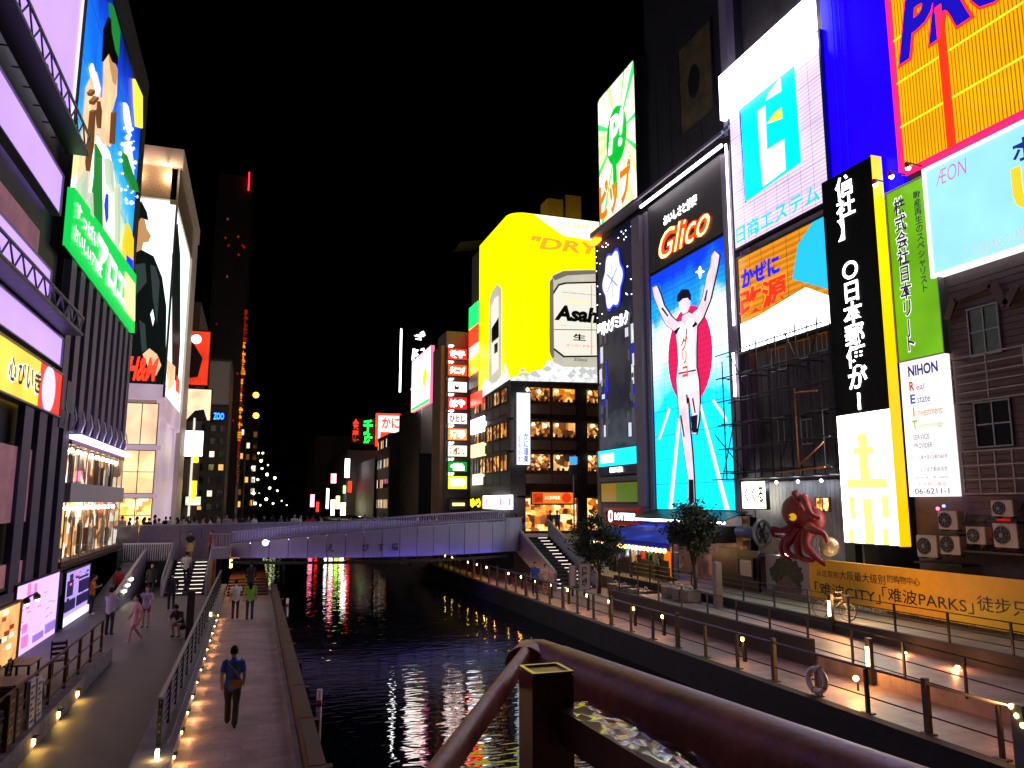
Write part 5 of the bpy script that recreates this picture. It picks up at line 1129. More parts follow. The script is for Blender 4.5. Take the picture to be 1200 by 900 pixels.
# ---- posters under the shop at promenade level
def poster(px0, px1, lab, base, seed, frame=M_BLACK, name='poster', sx=XL):
    f = wall_left(sx + 0.02); s = Sign(f, px0, px1, name, lab, 'poster', mat=base, depth=0.08, frame=frame, fw=0.05); rnd = random.Random(seed); return s, rnd
s, rnd = poster((15, 688), (61, 742), 'white lilac backlit map poster near the cafe', emi('lilac_poster', '#dcb8ff', 0.95, var=0.08), 1)
pk = emi('poster_pink', '#d878c0', 0.9, sample=False); pv = emi('poster_violet', '#9878d0', 0.8, sample=False)
for (a, b, c, d, m) in [(0.24, 0.62, 0.30, 0.98, pk), (0.38, 0.7, 0.43, 0.95, pk), (0.2, 0.3, 0.28, 0.42, pk), (0.44, 0.08, 0.66, 0.18, pv), (0.72, 0.1, 0.95, 0.24, pv), (0.2, 0.1, 0.3, 0.26, pk), (0.08, 0.7, 0.14, 0.78, pk)]: s.rect(a, b, c, d, m, 'map_print')
for i in range(14): a = 0.1 + 0.8 * rnd.random(); b = 0.35 + 0.5 * rnd.random(); s.rect(a, b, a + 0.08, b + 0.012, pv, 'print_line', w=0.012)
s, rnd = poster((74, 672), (99, 716), 'violet collage poster of pictures beside the person in orange', emi('violet_poster', '#a890e0', 1.0, var=0.1), 2)
dk = emi('poster_ink', '#302858', 0.5, sample=False)
for (a, b, c, d) in [(0.1, 0.52, 0.32, 0.82), (0.18, 0.82, 0.28, 0.94), (0.5, 0.25, 0.95, 0.45), (0.5, 0.78, 0.9, 0.82), (0.05, 0.25, 0.4, 0.45), (0.55, 0.5, 0.92, 0.74)]: s.rect(a, b, c, d, dk, 'picture_print')
for i in range(26): a = 0.04 + 0.85 * rnd.random(); b = 0.2 + 0.7 * rnd.random(); s.rect(a, b, a + 0.07, b + 0.04, rnd.choice([dk, pv, pk]), 'picture_print', w=0.03 + 0.002 * (i % 5))
s.rect(0, 0, 1, 0.14, emi('poster_white', '#f0e8ff', 1.0, sample=False), 'white_foot')
s, rnd = poster((104, 664), (108, 697), 'narrow violet panel right of the collage poster', emi('violet_panel', '#c0b0ff', 1.0), 3) if False else (None, None)
W2 = building('ground_floor_wall', 'dark ground floor wall under the glass shop', [((-12, 26.0, -4.9), (XL - 0.0, 48.0, -2.58))], M_DARKW, 'wall')
a = wall_left(XL).uv(115, 664); mb = MB(); FL.rect(mb, a[0], -3.6, a[0] + 0.8, -2.75, 0.0, 0.05); mb.build('lit_notice', emi('violet_notice', '#c8b8ff', 1.0), W2)
# ---- big drink billboard
s = Sign(wall_left(XL, 0.5), None, None, 'drink_billboard', 'giant blue and green drink billboard with raised arm figure, left', 'billboard', mat=grad('sea_picture', [(0.0, '#e8e8a0'), (0.28, '#d8e890'), (0.42, '#38b0e0'), (0.6, '#1078e8'), (0.85, '#0838c0'), (1.0, '#06104a')], 13.0, 1.0, noise=0.12, nscale=0.25), depth=0.5, frame=M_BLACK, fw=0.12, rect=(30.6, 9.25, 44.9, 22.0))
f2 = s.f
E_SKIN = emi('print_skin', '#e8c094', 0.9, var=0.3, scale=0.9, sample=False); E_SKD = emi('print_skin_shade', '#b88858', 0.9, sample=False); E_WT = emi('print_white', '#f6fff0', 1.1, var=0.15, scale=0.7, sample=False); E_HAIR = emi('print_hair', '#100c0c', 0.3, sample=False); E_LEAF = emi('print_leaf', '#1c7a30', 0.9, sample=False)
s.seams(6, 5)
s.poly([(112, 158), (120, 165), (128, 178), (133, 200), (136, 235), (135, 330), (86, 262), (80, 215), (88, 205), (97, 190)], E_WT, 'shirt')
s.poly([(121, 68), (127, 62), (133, 72), (137, 82), (136, 112), (131, 130), (129, 172), (119, 168), (112, 152), (113, 118), (120, 114)], E_SKIN, 'face')
s.poly([(126, 64), (133, 74), (137, 84), (135, 100), (131, 96), (128, 80)], E_SKD, 'face_shade')
s.poly([(100, 103), (105, 92), (112, 84), (117, 104), (116, 119), (110, 130), (112, 154), (106, 186), (101, 236), (88, 224), (90, 200), (95, 166), (97, 140)], E_SKIN, 'raised_arm')
s.poly([(104, 80), (107, 74), (116, 104), (112, 116)], E_WT, 'can')
s.poly([(119, 72), (121, 34), (126, 20), (133, 28), (137, 60), (136, 76), (130, 72), (126, 62)], E_HAIR, 'hair')
s.poly([(127, 3), (131, 7), (139, 36), (137, 68), (133, 58), (129, 38)], E_LEAF, 'cap')
s.poly([(110, 168), (117, 182), (118, 275), (106, 262), (105, 240), (109, 205)], E_LEAF, 'strap')
s.poly([(119, 232), (128, 206), (133, 213), (131, 300), (118, 285)], emi('carton_cream', '#e8ecc0', 1.2, sample=False), 'carton')
s.poly([(119, 240), (121, 226), (124, 228), (124, 255), (121, 262)], E_BLUE, 'carton_label')
s.poly([(145, 172), (150, 165), (153, 185), (155, 215), (150, 205), (146, 195)], E_WT, 'splash'); s.poly([(141, 178), (146, 182), (152, 200), (158, 215), (160, 225), (152, 222), (145, 205)], E_LEAF, 'leaf')
s.poly([(155, 92), (164, 112), (164, 150), (158, 148), (156, 120)], emi('print_yellow', '#e8d840', 1.2, sample=False), 'yellow_label')
s.poly([(144, 120), (147, 125), (151, 150), (149, 156), (145, 140)], E_WT, 'small_print')
s.poly([(143, 285), (147, 262), (153, 280), (152, 330), (144, 322)], emi('pack_yellow', '#f0b020', 1.15, sample=False), 'product_pack'); s.poly([(144, 298), (152, 305), (152, 318), (144, 308)], E_BLUE, 'pack_label')
E_SH2 = emi('print_deep_shade', '#6a4424', 0.7, sample=False); E_SHG = emi('print_fold', '#b8c8b0', 0.8, sample=False)
for pts in ([(112, 118), (114, 130), (113, 150), (111, 140)], [(103, 130), (106, 128), (104, 170), (99, 200), (98, 190)], [(129, 132), (131, 130), (129, 168), (127, 168)], [(100, 108), (104, 104), (105, 107), (101, 112)], [(102, 118), (108, 112), (109, 115), (103, 122)]): s.poly(pts, E_SH2, 'print_shade')
for pts in ([(88, 215), (96, 200), (94, 230), (90, 240)], [(121, 185), (126, 190), (127, 225), (123, 215)], [(97, 232), (101, 225), (102, 255), (98, 250)], [(131, 220), (134, 215), (134, 280), (132, 290)]): s.poly(pts, E_SHG, 'print_fold')
rnd = random.Random(6)
for i in range(40):
    x = 140 + rnd.random() * 20; y = 150 + rnd.random() * 90; r_ = .4 + rnd.random() * 1.3; s.poly([(x, y - r_ * 1.6), (x + r_, y), (x, y + r_ * 1.6), (x - r_, y)], E_WT, 'droplet', w=0.02 + 0.002 * i)
E_GBAND = emi('green_band', '#10b848', 1.1)
s.poly([(79, 219), (154, 322), (152, 390), (73, 287)], E_GBAND, 'green_band', w=0.25); s.top = 0.75
s.text('アロエ', ((111, 296), (139, 350)), E_WT, bold=0.05, px=True, w=0.02) if False else None
def gtext(st, xa, xb, fa, fb, bold=0.04):
    # runs along the band between two heights above its lower edge
    ua, ub = f2.uv(xa, 250)[0], f2.uv(xb, 340)[0]; v0, v1 = f2.uv(73, 287)[1], f2.uv(79, 219)[1]
    TEXTQ.append((st, f2, (ua, v0 + (v1 - v0) * fa, ub, v0 + (v1 - v0) * fb), 0.8, E_WT, 'lettering', bold, 0, s.root, 0))
gtext('アロエ', 108, 140, 0.18, 0.92, 0.06); gtext('すっぱい', 78, 101, 0.55, 0.85, 0.03); gtext('おいしいアロエ', 78, 109, 0.15, 0.42, 0.03)
s.poly([(140, 318), (151, 332), (151, 376), (139, 362)], emi('band_pack', '#e8ff90', 1.2, sample=False), 'pack_picture', w=0.06)
# ---- fashion store across the bridge
C = empty('fashion_store', (-12, 66, -2.6), 'white cornered fashion store with giant posters beyond the bridge', 'building')
FC = wall_front(66.0); XC = -7.1; FCs = wall_left(XC)
M_STORE = pbr('store_stone', (0.62, 0.54, 0.5), 0.5, var=0.12, scale=0.6)
MB().box((-26, 66.6, -2.6), (XC - 0.6, 86, 28.2)).build('wall', M_STORE, C)
MB().box((-26, 65.6, 27.3), (XC + 0.25, 86, 28.9)).build('roof', M_STORE, C)
MB().box((XC - 0.6, 80.6, -2.6), (XC + 0.1, 86, 27.3)).build('end_pier', M_STORE, C)
for k, (x_, y_) in enumerate([(-10.5, 64.9), (-8.0, 64.9)]):
    MB().ball((x_, y_, 27.1), .12, 8, 6).build('soffit_lamp', emi('soffit_bulb', '#ffe8c8', 6), C); lamp('soffit_light', (x_, y_, 26.9), 110, '#ffd0a0', C, .1)
    MB().bar((x_, y_, 27.2), (XC - .5 if k > 1 else x_, y_ if k > 1 else 65.8, 27.45), .06).build('lamp_arm', M_STEEL, C)
MB().box((-26, 66.0, 24.6), (XC, 66.6, 27.3)).build('mesh_panel', pbr('gold_mesh', (0.45, 0.36, 0.26), 0.35, 0.6, var=0.5, scale=9), C)
MB().box((XC - 0.6, 66.0, 24.2), (XC, 80.6, 27.3)).build('mesh_panel', MATS['gold_mesh'], C)
E_BANDGLOW = emi('band_wall_painted_glow', '#c0a6b8', 0.62, var=0.25, scale=0.3)  # light on the bands and stone side wall, put in as their own glow
MB().box((-26, 66.0, 8.0), (XC, 66.6, 9.2)).build('band', E_BANDGLOW, C); MB().box((XC - 0.6, 66.6, 6.6), (XC, 80.6, 8.4)).build('band', E_BANDGLOW, C)
PW = emi('poster_bg_white', '#eafcf4', 1.25)
mb = MB(); FC.rect(mb, -26, 9.25, XC - 0.12, 24.5, -0.5, -0.1); mb.build('front_poster', PW, C)
mb = MB(); FCs.rect(mb, 66.3, 8.45, 80.4, 24.1, -0.5, -0.1); mb.build('side_poster', PW, C)
MB().box((XC - 0.14, 65.98, 8.2), (XC + 0.02, 66.14, 27.3)).build('corner_trim', M_GREYM, C)
E_COAT = emi('print_coat', '#18201e', 0.35, sample=False); E_COAT2 = emi('print_coat_shade', '#4a5a58', 0.35, sample=False)
def cpoly(pts, mat, nm, w, face=FC):
    mb = MB(); face.prism(mb, [face.uv(*p) for p in pts], -0.1, w); return mb.build(nm, mat, C)
cpoly([(140, 300), (165, 292), (180, 300), (190, 325), (195, 360), (194, 420), (192, 452), (140, 452)], E_COAT, 'coat_print', -0.05)
cpoly([(158, 310), (170, 308), (172, 330), (160, 345)], E_COAT2, 'coat_fold', -0.04)
cpoly([(160, 262), (165, 252), (170, 258), (172, 268), (177, 276), (174, 283), (168, 284), (166, 292), (155, 298), (150, 280)], E_SKD, 'face_print', -0.045)
cpoly([(150, 262), (160, 236), (166, 236), (172, 248), (174, 258), (165, 255), (160, 264)], E_COAT, 'cap_print', -0.035)
cpoly([(176, 310), (182, 312), (187, 330), (184, 380), (179, 350)], E_COAT2, 'coat_fold', -0.042)
cpoly([(163, 375), (170, 380), (172, 410), (166, 412)], E_COAT2, 'coat_fold', -0.042)
cpoly([(176, 368), (179, 362), (181, 374), (179, 382)], PW, 'gap_print', -0.04)
cpoly([(167, 415), (175, 408), (184, 415), (189, 428), (183, 440), (176, 436)], E_SKIN, 'hand_print', -0.03)
TEXTQ.append(('H&M', FC, (FC.uv(148, 440)[0], FC.uv(160, 446)[1], FC.uv(185, 440)[0], FC.uv(160, 418)[1]), -0.01, E_RED, 'lettering', 0.03, 0.35, C, 0))
cpoly([(203, 300), (209, 262), (212, 300), (212, 400), (209, 450), (203, 440)], E_COAT, 'side_figure', -0.04, FCs)
cpoly([(196, 420), (206, 430), (205, 450), (198, 458)], E_SKIN, 'side_hand', -0.03, FCs)
cpoly([(208, 440), (211, 446), (211, 462), (207, 458)], E_RED, 'side_mark', -0.03, FCs)
M_CURT = emi('warm_curtain', '#f0c8a0', 1.0, var=0.35, scale=0.4)
for (v0, v1, mt) in [(4.4, 7.7, M_CURT), (0.6, 4.0, emi('store_warm', '#fcc890', 1.15, var=0.4, scale=0.5)), (-2.4, 0.3, interior('store_ground', ['#b06820', '#ffb050', '#ffd888', '#fff4d0'], 1.5, 0.8))]:
    for i in range(5):
        u1 = XC - 0.35 - i * 2.5; window(C, wall_front(66.3), u1 - 2.4, v0, u1, v1, mt, M_LILACM, 2, 1 if v0 > 4 else 2, 0.06, 0.0, 0.2)
    for k, (ya, yb) in enumerate([(68.5, 70.2), (72.0, 76.0)]):
        window(C, wall_left(XC - 0.3), ya, v0, yb, v1 - 0.4, [M_CURT, emi('red_banner', '#ff2030', 1.1), M_CURT][(k + (v0 > 4)) % 2 if v0 > 0 else 0], M_LILACM, 1, 1, 0.08, -0.28, 0.2)
MB().box((-26, 66.0, 4.0), (XC, 66.58, 4.4)).build('band', E_BANDGLOW, C); MB().box((-26, 66.0, 0.3), (XC, 66.58, 0.6)).build('band', E_BANDGLOW, C)
for (a, b) in ((-2.6, 6.6),): MB().box((XC - 0.6, 66.6, a), (XC - 0.32, 80.6, b)).build('side_wall', E_BANDGLOW, C)
# ---- farther left bank
def far_block(name, lab, x0, x1, y0, y1, z1, mat, wins=None, seed=0, face='front'):
    e = building(name, lab, [((x0, y0, -2.6), (x1, y1, z1))], mat); rnd = random.Random(seed)
    if wins:
        cols, rows, litmats, pr = wins; f = wall_front(y0)
        for i in range(cols):
            for j in range(rows):
                uw = (x1 - x0) / cols; vh = (z1 + 1.5) / rows; m = rnd.choice(litmats) if rnd.random() < pr else M_WIN
                window(e, f, x0 + uw * (i + 0.18), -1.5 + vh * (j + 0.25), x0 + uw * (i + 0.82), -1.5 + vh * (j + 0.8), m, M_STEEL, 1, 1, 0.08, 0.0, 0.12)
    return e
WARM = [emi('win_warm', '#ffb860', 0.9, sample=False), emi('win_white', '#fff0d8', 0.9, sample=False), emi('win_dim', '#805020', 0.5, sample=False)]
LB = far_block('sign_block', 'narrow left bank block with colourful lightboxes beyond the fashion store', -16, -6.6, 90, 104, 22, M_BROWN)
fb = wall_front(90)
for (p0, p1, nm, lab, mt) in [((218, 388), (243, 452), 'red_poster', 'red and black poster lightbox beyond fashion store', emi('far_red_poster', '#c83018', 1.1, var=0.6, scale=0.5)), ((218, 456), (246, 493), 'portrait_poster', 'pale portrait lightbox beyond fashion store', emi('far_portrait', '#f0c8a0', 1.2, var=0.4, scale=0.5)), ((216, 505), (237, 535), 'white_lightbox', 'bright blank white lightbox beyond fashion store', E_WHITES), ((218, 582), (235, 592), 'shop_lightbox', 'small multicoloured lightbox above the crowd', emi('far_multi', '#d8f0c0', 1.1, var=0.5, scale=2))]:
    s = Sign(fb, p0, p1, nm, lab, 'sign', mat=mt, depth=0.3, frame=M_BLACK)
    if nm == 'red_poster': s.poly([(0.05, 0.1), (0.6, 0.15), (0.75, 0.5), (0.3, 0.8), (0.05, 0.6)], M_INK, 'dark_figure', px=False); s.disc(0.45, 0.85, 0.5, E_WHITE, 'lamp_glare')
    if nm == 'portrait_poster': s.poly([(0.1, 0.0), (0.9, 0.0), (0.75, 0.35), (0.4, 0.3)], M_INK, 'dark_shirt', px=False)
MB().box((-6.6, 89.6, -2.6), (-6.4, 90.0, 9)).build('white_column', emi('col_white', '#f8f0d8', 0.7), LB)
for (z0, z1) in ((4.2, 6.2), (0.2, 2.2)): MB().box((-6.35, 89.7, z0), (-5.9, 90.1, z1)).build('yellow_flag', E_YEL, LB)
LB2 = far_block('grey_block', 'grey left bank block with a blank pale board and blue sign', -9.5, -3.6, 106, 122, 18.5, pbr('grey_block', (0.08, 0.066, 0.06), 0.7, var=0.3), (5, 12, WARM, 0.14), 5)
s = Sign(wall_front(105.9), (247, 424), (268, 474), 'blank_board', 'blank unlit pale board on the grey block', 'billboard', mat=pbr('blank_board', (0.4, 0.36, 0.34), 0.7, var=0.1), depth=0.3, frame=M_GREYM)
s = Sign(wall_front(105.8), (250, 482), (263, 494), 'blue_neon_sign', 'small blue neon sign on the grey block', 'sign', mat=pbr('neon_back', (0.01, 0.01, 0.03), 0.4), depth=0.3); s.text('ZOO', (0.05, 0.15, 0.95, 0.85), emi('blue_neon', '#2060ff', 2.2, sample=False), bold=0.04)
TW = building('dark_tower', 'tall dark tower with orange lit edge on the left bank', [((-7.4, 118, -2.6), (-2.5, 140, 49))], pbr('tower_brown', (0.018, 0.011, 0.01), 0.6, var=0.3))
f = wall_front(118)
M_TWO = emi('tower_orange', '#ff8a18', 0.9, var=0.8, scale=0.9)
M_TWR = emi('tower_red', '#a02008', 0.4, var=0.8, scale=0.35)
a = f.uv(292, 430); b = f.uv(297, 520)
rnd = random.Random(8)
for i in range(70): z = 3 + i * 0.36; w_ = rnd.uniform(.05, .45); MB().box((-2.5 - w_ * .3, 117.7, z), (-2.5 + w_, 118.2, z + rnd.uniform(.1, .34))).build('lit_edge', (M_TWO if rnd.random() < .75 else M_TWR) if 14 < i < 58 else M_TWR, TW)
for i in range(15):
    x = -6.8 + 3.6 * rnd.random(); z = 8 + 38 * rnd.random(); MB().box((x, 117.85, z), (x + 0.22, 118, z + 0.3)).build('window', rnd.choice([M_TWR, M_TWR, M_TWR, WARM[2]]), TW)
MB().box((-3.05, 117.6, 46.8), (-2.92, 118, 49.6)).build('red_beacon', emi('beacon_red', '#ff2030', 2), TW)
for k, (x, y) in enumerate([(300, 463), (300, 487)]):
    p = atY(x, y, 117); e = empty('globe_lamp', p, '%s orange globe lamp on the tower edge' % ['upper', 'lower'][k], 'lamp', 'orange globe lamps'); MB().ball(p, 0.42, 12, 8).build('globe', emi('globe_orange', '#ffa030', 3), e); MB().bar(p, Vector((-2.2, 118, p.z)), 0.12).build('arm', M_STEEL, e)
far_block('low_lit_block', 'low lit left bank block far along the canal', -9, -1.8, 142, 160, 13, M_DARKW, (5, 7, WARM, 0.55), 6)
far_block('distant_block', 'distant dark left bank block with scattered lit windows', -8, 0.4, 175, 200, 18, M_DARKW, (6, 8, WARM, 0.35), 7)
far_block('farthest_left_block', 'farthest dark left bank block', -10, 0.2, 235, 260, 20, M_DARKW, (6, 7, WARM, 0.3), 17)
rnd = random.Random(12); k = -1
for (x, y) in [(296, 548), (297, 560), (303, 531), (306, 540), (307, 549), (302, 562), (308, 531), (313, 556), (322, 560), (316, 572), (325, 575), (304, 578), (312, 585), (330, 587), (297, 578), (320, 590), (305, 592), (314, 545), (336, 592), (299, 590)]:
    k += 1; Y = 100 + (x - 296) * 3.2 + rnd.random() * 20; p = atY(x, y, Y); e = empty('street_lamp', (p.x, p.y, -2.8), 'small white pole lamp on the far left bank, %s of the cluster' % nth(k), 'street lamp', 'far left bank lamps')
    MB().ball(p, 0.0006 * Y * (1 + 2.2 * rnd.random()), 8, 6).build('globe', emi('far_lamp', '#f0ffb8', 3), e); MB().tube([(p.x, p.y, -2.8), p], 0.05, 5).build('pole', M_STEEL, e)
# ================================================================== BEYOND THE BRIDGE, RIGHT
K1 = empty('corner_restaurant', (25, 62, -2.6), 'dark restaurant block with warm windows under the yellow beer billboard', 'building')
XA = 20.5; FA = wall_front(62.0); FAs = wall_right(XA)
M_DKB = pbr('dark_brown_wall', (0.035, 0.025, 0.022), 0.6, var=0.3)
M_TAN = pbr('tan_panel', (0.16, 0.09, 0.055), 0.6, var=0.3)
MB().box((XA + 1.6, 63.6, -2.6), (34, 80, 25.0)).build('core', M_DKB, K1)
ROOM = interior('restaurant_room', ['#2a0e02', '#8a3c08', '#d87818', '#ffc860'], 0.9, 0.9)
ROOMS = [ROOM, interior('room_b', ['#1a0802', '#5a2606', '#b86414', '#ffd890'], 1.0, 1.7), interior('room_c', ['#301406', '#7a4418', '#e09040', '#ffe0a0'], 0.8, 0.6), interior('room_d', ['#0c0602', '#3a1a08', '#a05010', '#f0b050'], 0.9, 2.4), interior('room_dim', ['#060302', '#140a04', '#2a1608', '#4a2a10'], 0.8, 1.2)]
levels = [(-2.4, 0.3), (2.6, 4.1), (5.5, 6.9), (8.6, 9.9)]
floors = [(-2.6, -2.45), (0.35, 0.5), (4.15, 4.3), (6.95, 7.1), (10.0, 10.4)]
for (z0, z1) in floors: MB().box((XA, 62.0, z0), (34, 64, z1)).build('floor_slab', M_DKB, K1); MB().box((XA, 64, z0), (XA + 2, 74, z1)).build('floor_slab', M_DKB, K1)
xs = [21.9, 24.3, 26.7, 27.5, 30.5]
for (z0, z1) in levels[1:]:
    for (xa, xb) in ((21.9, 24.2), (24.35, 26.6), (27.6, 30.4)):
        window(K1, wall_front(62.2), xa, z0, xb, z1, ROOMS[int(xa * 7 + z0 * 3) % 4], M_DKB, 1, 1, 0.07, 0.0, 0.15)
        MB().box((xa, 62.02, z0 - 1.05), (xb, 62.2, z0 - 0.25)).build('spandrel', M_TAN, K1)
        for q in range(2 if int(xa) % 2 else 1): MB().ball((xa + 0.4 + q * 1.1 + 0.3 * math.sin(xa * 3 + z0), 61.95, z1 - 0.3 - 0.12 * q), 0.13, 8, 6).build('pendant_lamp', emi('pendant', '#ffdf90', 4), K1)
        rr = random.Random(int(xa * 10 + z0))
        for q in range(4): MB().ball((xa + 0.3 + q * 0.55 + rr.random() * 0.2, 62.0, z0 + 0.12), 0.14, 6, 5, (1, 0.4, 1.3)).build('diner_silhouette', M_DKB, K1)
    for i in range(5):
        ya = 62.9 + i * 2.2; window(K1, wall_right(XA + 0.1), -(ya + 2.0), z0, -ya, z1, ROOMS[int(i * 3 + z0) % 5], M_DKB, 2, 1, 0.07, 0.0, 0.15)
        MB().box((XA + 0.02, ya, z0 - 1.05), (XA + 0.1, ya + 2.0, z0 - 0.25)).build('spandrel', M_DKB, K1)
MB().box((XA + 0.15, 62.9, -2.4), (XA + 0.3, 74, 10)).build('side_wall', M_DKB, K1)
MB().box((26.65, 62.05, -2.5), (27.55, 62.4, 10)).build('pillar', M_DKB, K1); MB().box((XA, 62.0, -2.5), (21.85, 63.0, 10)).build('corner_pillar', M_DKB, K1)
MB().box((21.9, 62.5, -2.5), (30.4, 62.7, 0.3)).build('entrance_room', interior('entrance', ['#381404', '#c06018', '#ffb850', '#ffe8b0'], 1.1, 0.9), K1)
MB().box((28.5, 61.3, -2.6), (29.2, 62.0, 4.4)).build('grey_pillar', M_CONC, K1)
s = Sign(wall_front(61.8), (623, 577), (671, 590), 'food_banner', 'orange food banner over the restaurant entrance', 'sign', mat=emi('food_orange', '#d87028', 1.0, var=0.15), depth=0.1, frame=M_DKB)
s.rect(0.02, 0.06, 0.26, 0.94, emi('food_red', '#b03010', 0.9, var=0.5, scale=3), 'food_picture'); s.disc(0.84, 0.5, 0.42, emi('food_crab', '#d03010', 1.0, sample=False), 'food_picture'); s.text('かに料理道楽', (0.3, 0.35, 0.68, 0.7), emi('cream_text', '#fff0c0', 1.1, sample=False), bold=0.02)
s = Sign(wall_front(61.4), (603, 461), (619, 545), 'upright_white_sign', 'tall white upright lightbox with blue characters on restaurant corner', 'sign', mat=emi('upright_white', '#eef2ff', 1.1, var=0.05), depth=0.5, frame=M_GREYM, fw=0.05)
s.text('かに道楽', (0.52, 0.03, 0.88, 0.44), emi('navy_text', '#2030a0', 0.9, sample=False), bold=0.02, vert=True); s.text('道頓堀本', (0.1, 0.03, 0.3, 0.4), emi('navy_text', '#2030a0', 0.9), bold=0.0, vert=True)
MB().bar((20.8, 61.6, 9), (20.8, 62.2, 9), 0.1).build('bracket', M_STEEL, s.root)
s = Sign(wall_right(XA - 0.3), (570, 581), (606, 597), 'long_white_lightbox', 'long white lightbox above the bridge crowd at restaurant side', 'sign', mat=emi('long_white', '#fdf4ff', 1.9, var=0.04), depth=0.3, frame=M_GREYM, fw=0.05)
for a in (0.1, 0.5, 0.58, 0.86): s.rect(a, 0.25, a + 0.05, 0.8, emi('rose_text', '#d88098', 1.0, sample=False), 'print_mark')
# yellow beer billboard, two faces and a rounded corner
BB = empty('beer_billboard', (25, 62, 10.6), 'giant yellow beer billboard wrapping the restaurant roof corner', 'billboard')
E_BY = emi('beer_yellow', '#fff000', 1.35, var=0.05, scale=0.15)
Z1, Z2 = 10.6, 25.6
mb = MB(); rc = 1.4; pl = [(34, 62.0)] + [(XA + rc - rc * math.sin(t), 62.0 + rc - rc * math.cos(t)) for t in [i * math.pi / 2 / 8 for i in range(9)]] + [(XA, 72.0)]
for (xa, ya), (xb, yb) in zip(pl, pl[1:]):
    mb._add([(xa, ya, Z1), (xb, yb, Z1), (xb, yb, Z2), (xa, ya, Z2)], [(0, 3, 2, 1)])
mb._add([(x, y, Z2) for x, y in pl] + [(34, 72, Z2)], [tuple(range(len(pl) + 1))])
mb.build('panel', E_BY, BB)
MB().box((XA + 0.3, 62.3, Z1 - 0.5), (34, 72, Z1 - 0.01)).build('base_ledge', M_DKB, BB)
FB = wall_front(61.99); FBs = wall_right(XA - 0.01)
def bp(pts, mat, nm, w, face=FB): mb = MB(); face.prism(mb, [face.uv(*p) for p in pts], 0.0, w); return mb.build(nm, mat, BB)
bp([(626, 251), (760, 268), (760, 292), (705, 284), (660, 276), (640, 262)], emi('beer_white_glow', '#ffffff', 1.3, sample=False), 'white_sky', 0.02)
E_SIL = emi('can_silver', '#c8c2b0', 0.75, var=0.12, scale=0.6, sample=False); E_SIL2 = emi('can_shade', '#827c6c', 0.6, sample=False); E_CANW = emi('can_white', '#e8e4d4', 0.85, sample=False); E_BK = emi('can_black', '#101010', 0.4, sample=False); E_ICE = emi('ice_white', '#e8ecec', 0.85, var=0.4, scale=1.8, sample=False); E_ICE2 = emi('ice_grey', '#b8bcb8', 0.9, sample=False)
bp([(598, 443), (606, 440), (614, 442), (622, 436), (636, 432), (642, 422), (650, 425), (720, 425), (760, 432), (760, 450), (598, 446)], E_ICE, 'ice', 0.03)
bp([(644, 330), (648, 322), (660, 317), (690, 316), (745, 318), (752, 330), (752, 425), (744, 432), (660, 430), (648, 424), (644, 414)], E_SIL, 'can', 0.05)
bp([(647, 324), (660, 318), (690, 317), (745, 319), (750, 324), (700, 321), (664, 323), (650, 329)], E_SIL2, 'can_rim', 0.06)
bp([(646, 345), (654, 333), (662, 331), (700, 330), (748, 334), (748, 418), (660, 419), (646, 408)], E_BK, 'can_label_edge', 0.06)
bp([(648, 346), (655, 335), (663, 333), (700, 332), (746, 336), (746, 416), (661, 417), (648, 407)], E_CANW, 'can_label', 0.07)
BT = lambda st, tl, br, mat, bold, sh=0, w=0.09, face=FB: TEXTQ.append((st, face, (face.uv(*tl)[0], face.uv(*br)[1], face.uv(*br)[0], face.uv(*tl)[1]), w, mat, 'lettering', bold, sh, BB, 0))
BT('Asahi', (649, 357), (707, 380), E_BK, 0.05, 0.2); BT('生', (671, 391), (686, 400), E_BK, 0.03); BT('スーパードライ', (663, 403), (695, 408), E_RED, 0.02); BT('350ml', (672, 419.5), (687, 424), E_BK, 0.005)
BT('"DRY"', (665, 352), (690, 357), E_ORNG, 0.01, 0.2); BT('洗練されたクリアな味・辛口', (655, 381.5), (706, 385), E_BK, 0.0); BT('ASAHI BREWERIES LIMITED', (658, 342), (700, 347), E_BK, 0.0)
bp([(649, 386), (746, 387), (746, 387.8), (649, 386.8)], E_BK, 'can_line', 0.08)
bp([(644, 330), (648, 326), (649, 420), (646, 418), (644, 412)], E_SIL2, 'can_edge', 0.075)
rnd = random.Random(3)
for i in range(34):
    x = 605 + rnd.random() * 100; y = 432 + rnd.random() * 9; r_ = 2 + rnd.random() * 5
    bp([(x, y), (x + r_, y - r_ * .6), (x + r_ * 1.8, y + r_ * .1), (x + r_ * .9, y + r_ * .7)], E_ICE2 if i % 3 else emi('ice_bright', '#ffffff', 1.1, sample=False), 'ice_cube', 0.085 + 0.002 * i)
for k, (xa, xb) in enumerate([(700.5, 703), (692, 693.5)]): bp([(xa, 334), (xb, 334), (xb, 416), (xa, 416)], E_SIL, 'can_sheen', 0.072)
mb = MB()
for i in range(1, 6): mb.box((XA + 1.4 + i * 2.2, 61.975, Z1), (XA + 1.42 + i * 2.2, 61.995, Z2))
for j in range(1, 6): mb.box((XA + 1.4, 61.975, Z1 + j * 2.5), (34, 61.996, Z1 + j * 2.5 + .02))
o = mb.build('module_joints', pbr('joint_yellow', (.3, .25, .0), .6), BB); o['kind'] = 'stuff'
E_GOLD = emi('gold_letter', '#ff9a20', 1.1, sample=False)
BT('SUPER', (655, 259), (702, 272), emi('gold_soft', '#ffd070', 1.1, sample=False), 0.01, 0.2, 0.05); BT('"DRY', (622, 276), (706, 300), E_GOLD, 0.04, 0.2, 0.05)
bp([(574, 352), (577, 342), (583, 333), (587, 337), (588, 345), (588, 440), (584, 446), (577, 450), (573, 446)], E_SIL, 'can', 0.05, FBs); bp([(576, 360), (580, 350), (585, 346), (585, 432), (577, 440)], E_CANW, 'can_label', 0.06, FBs)
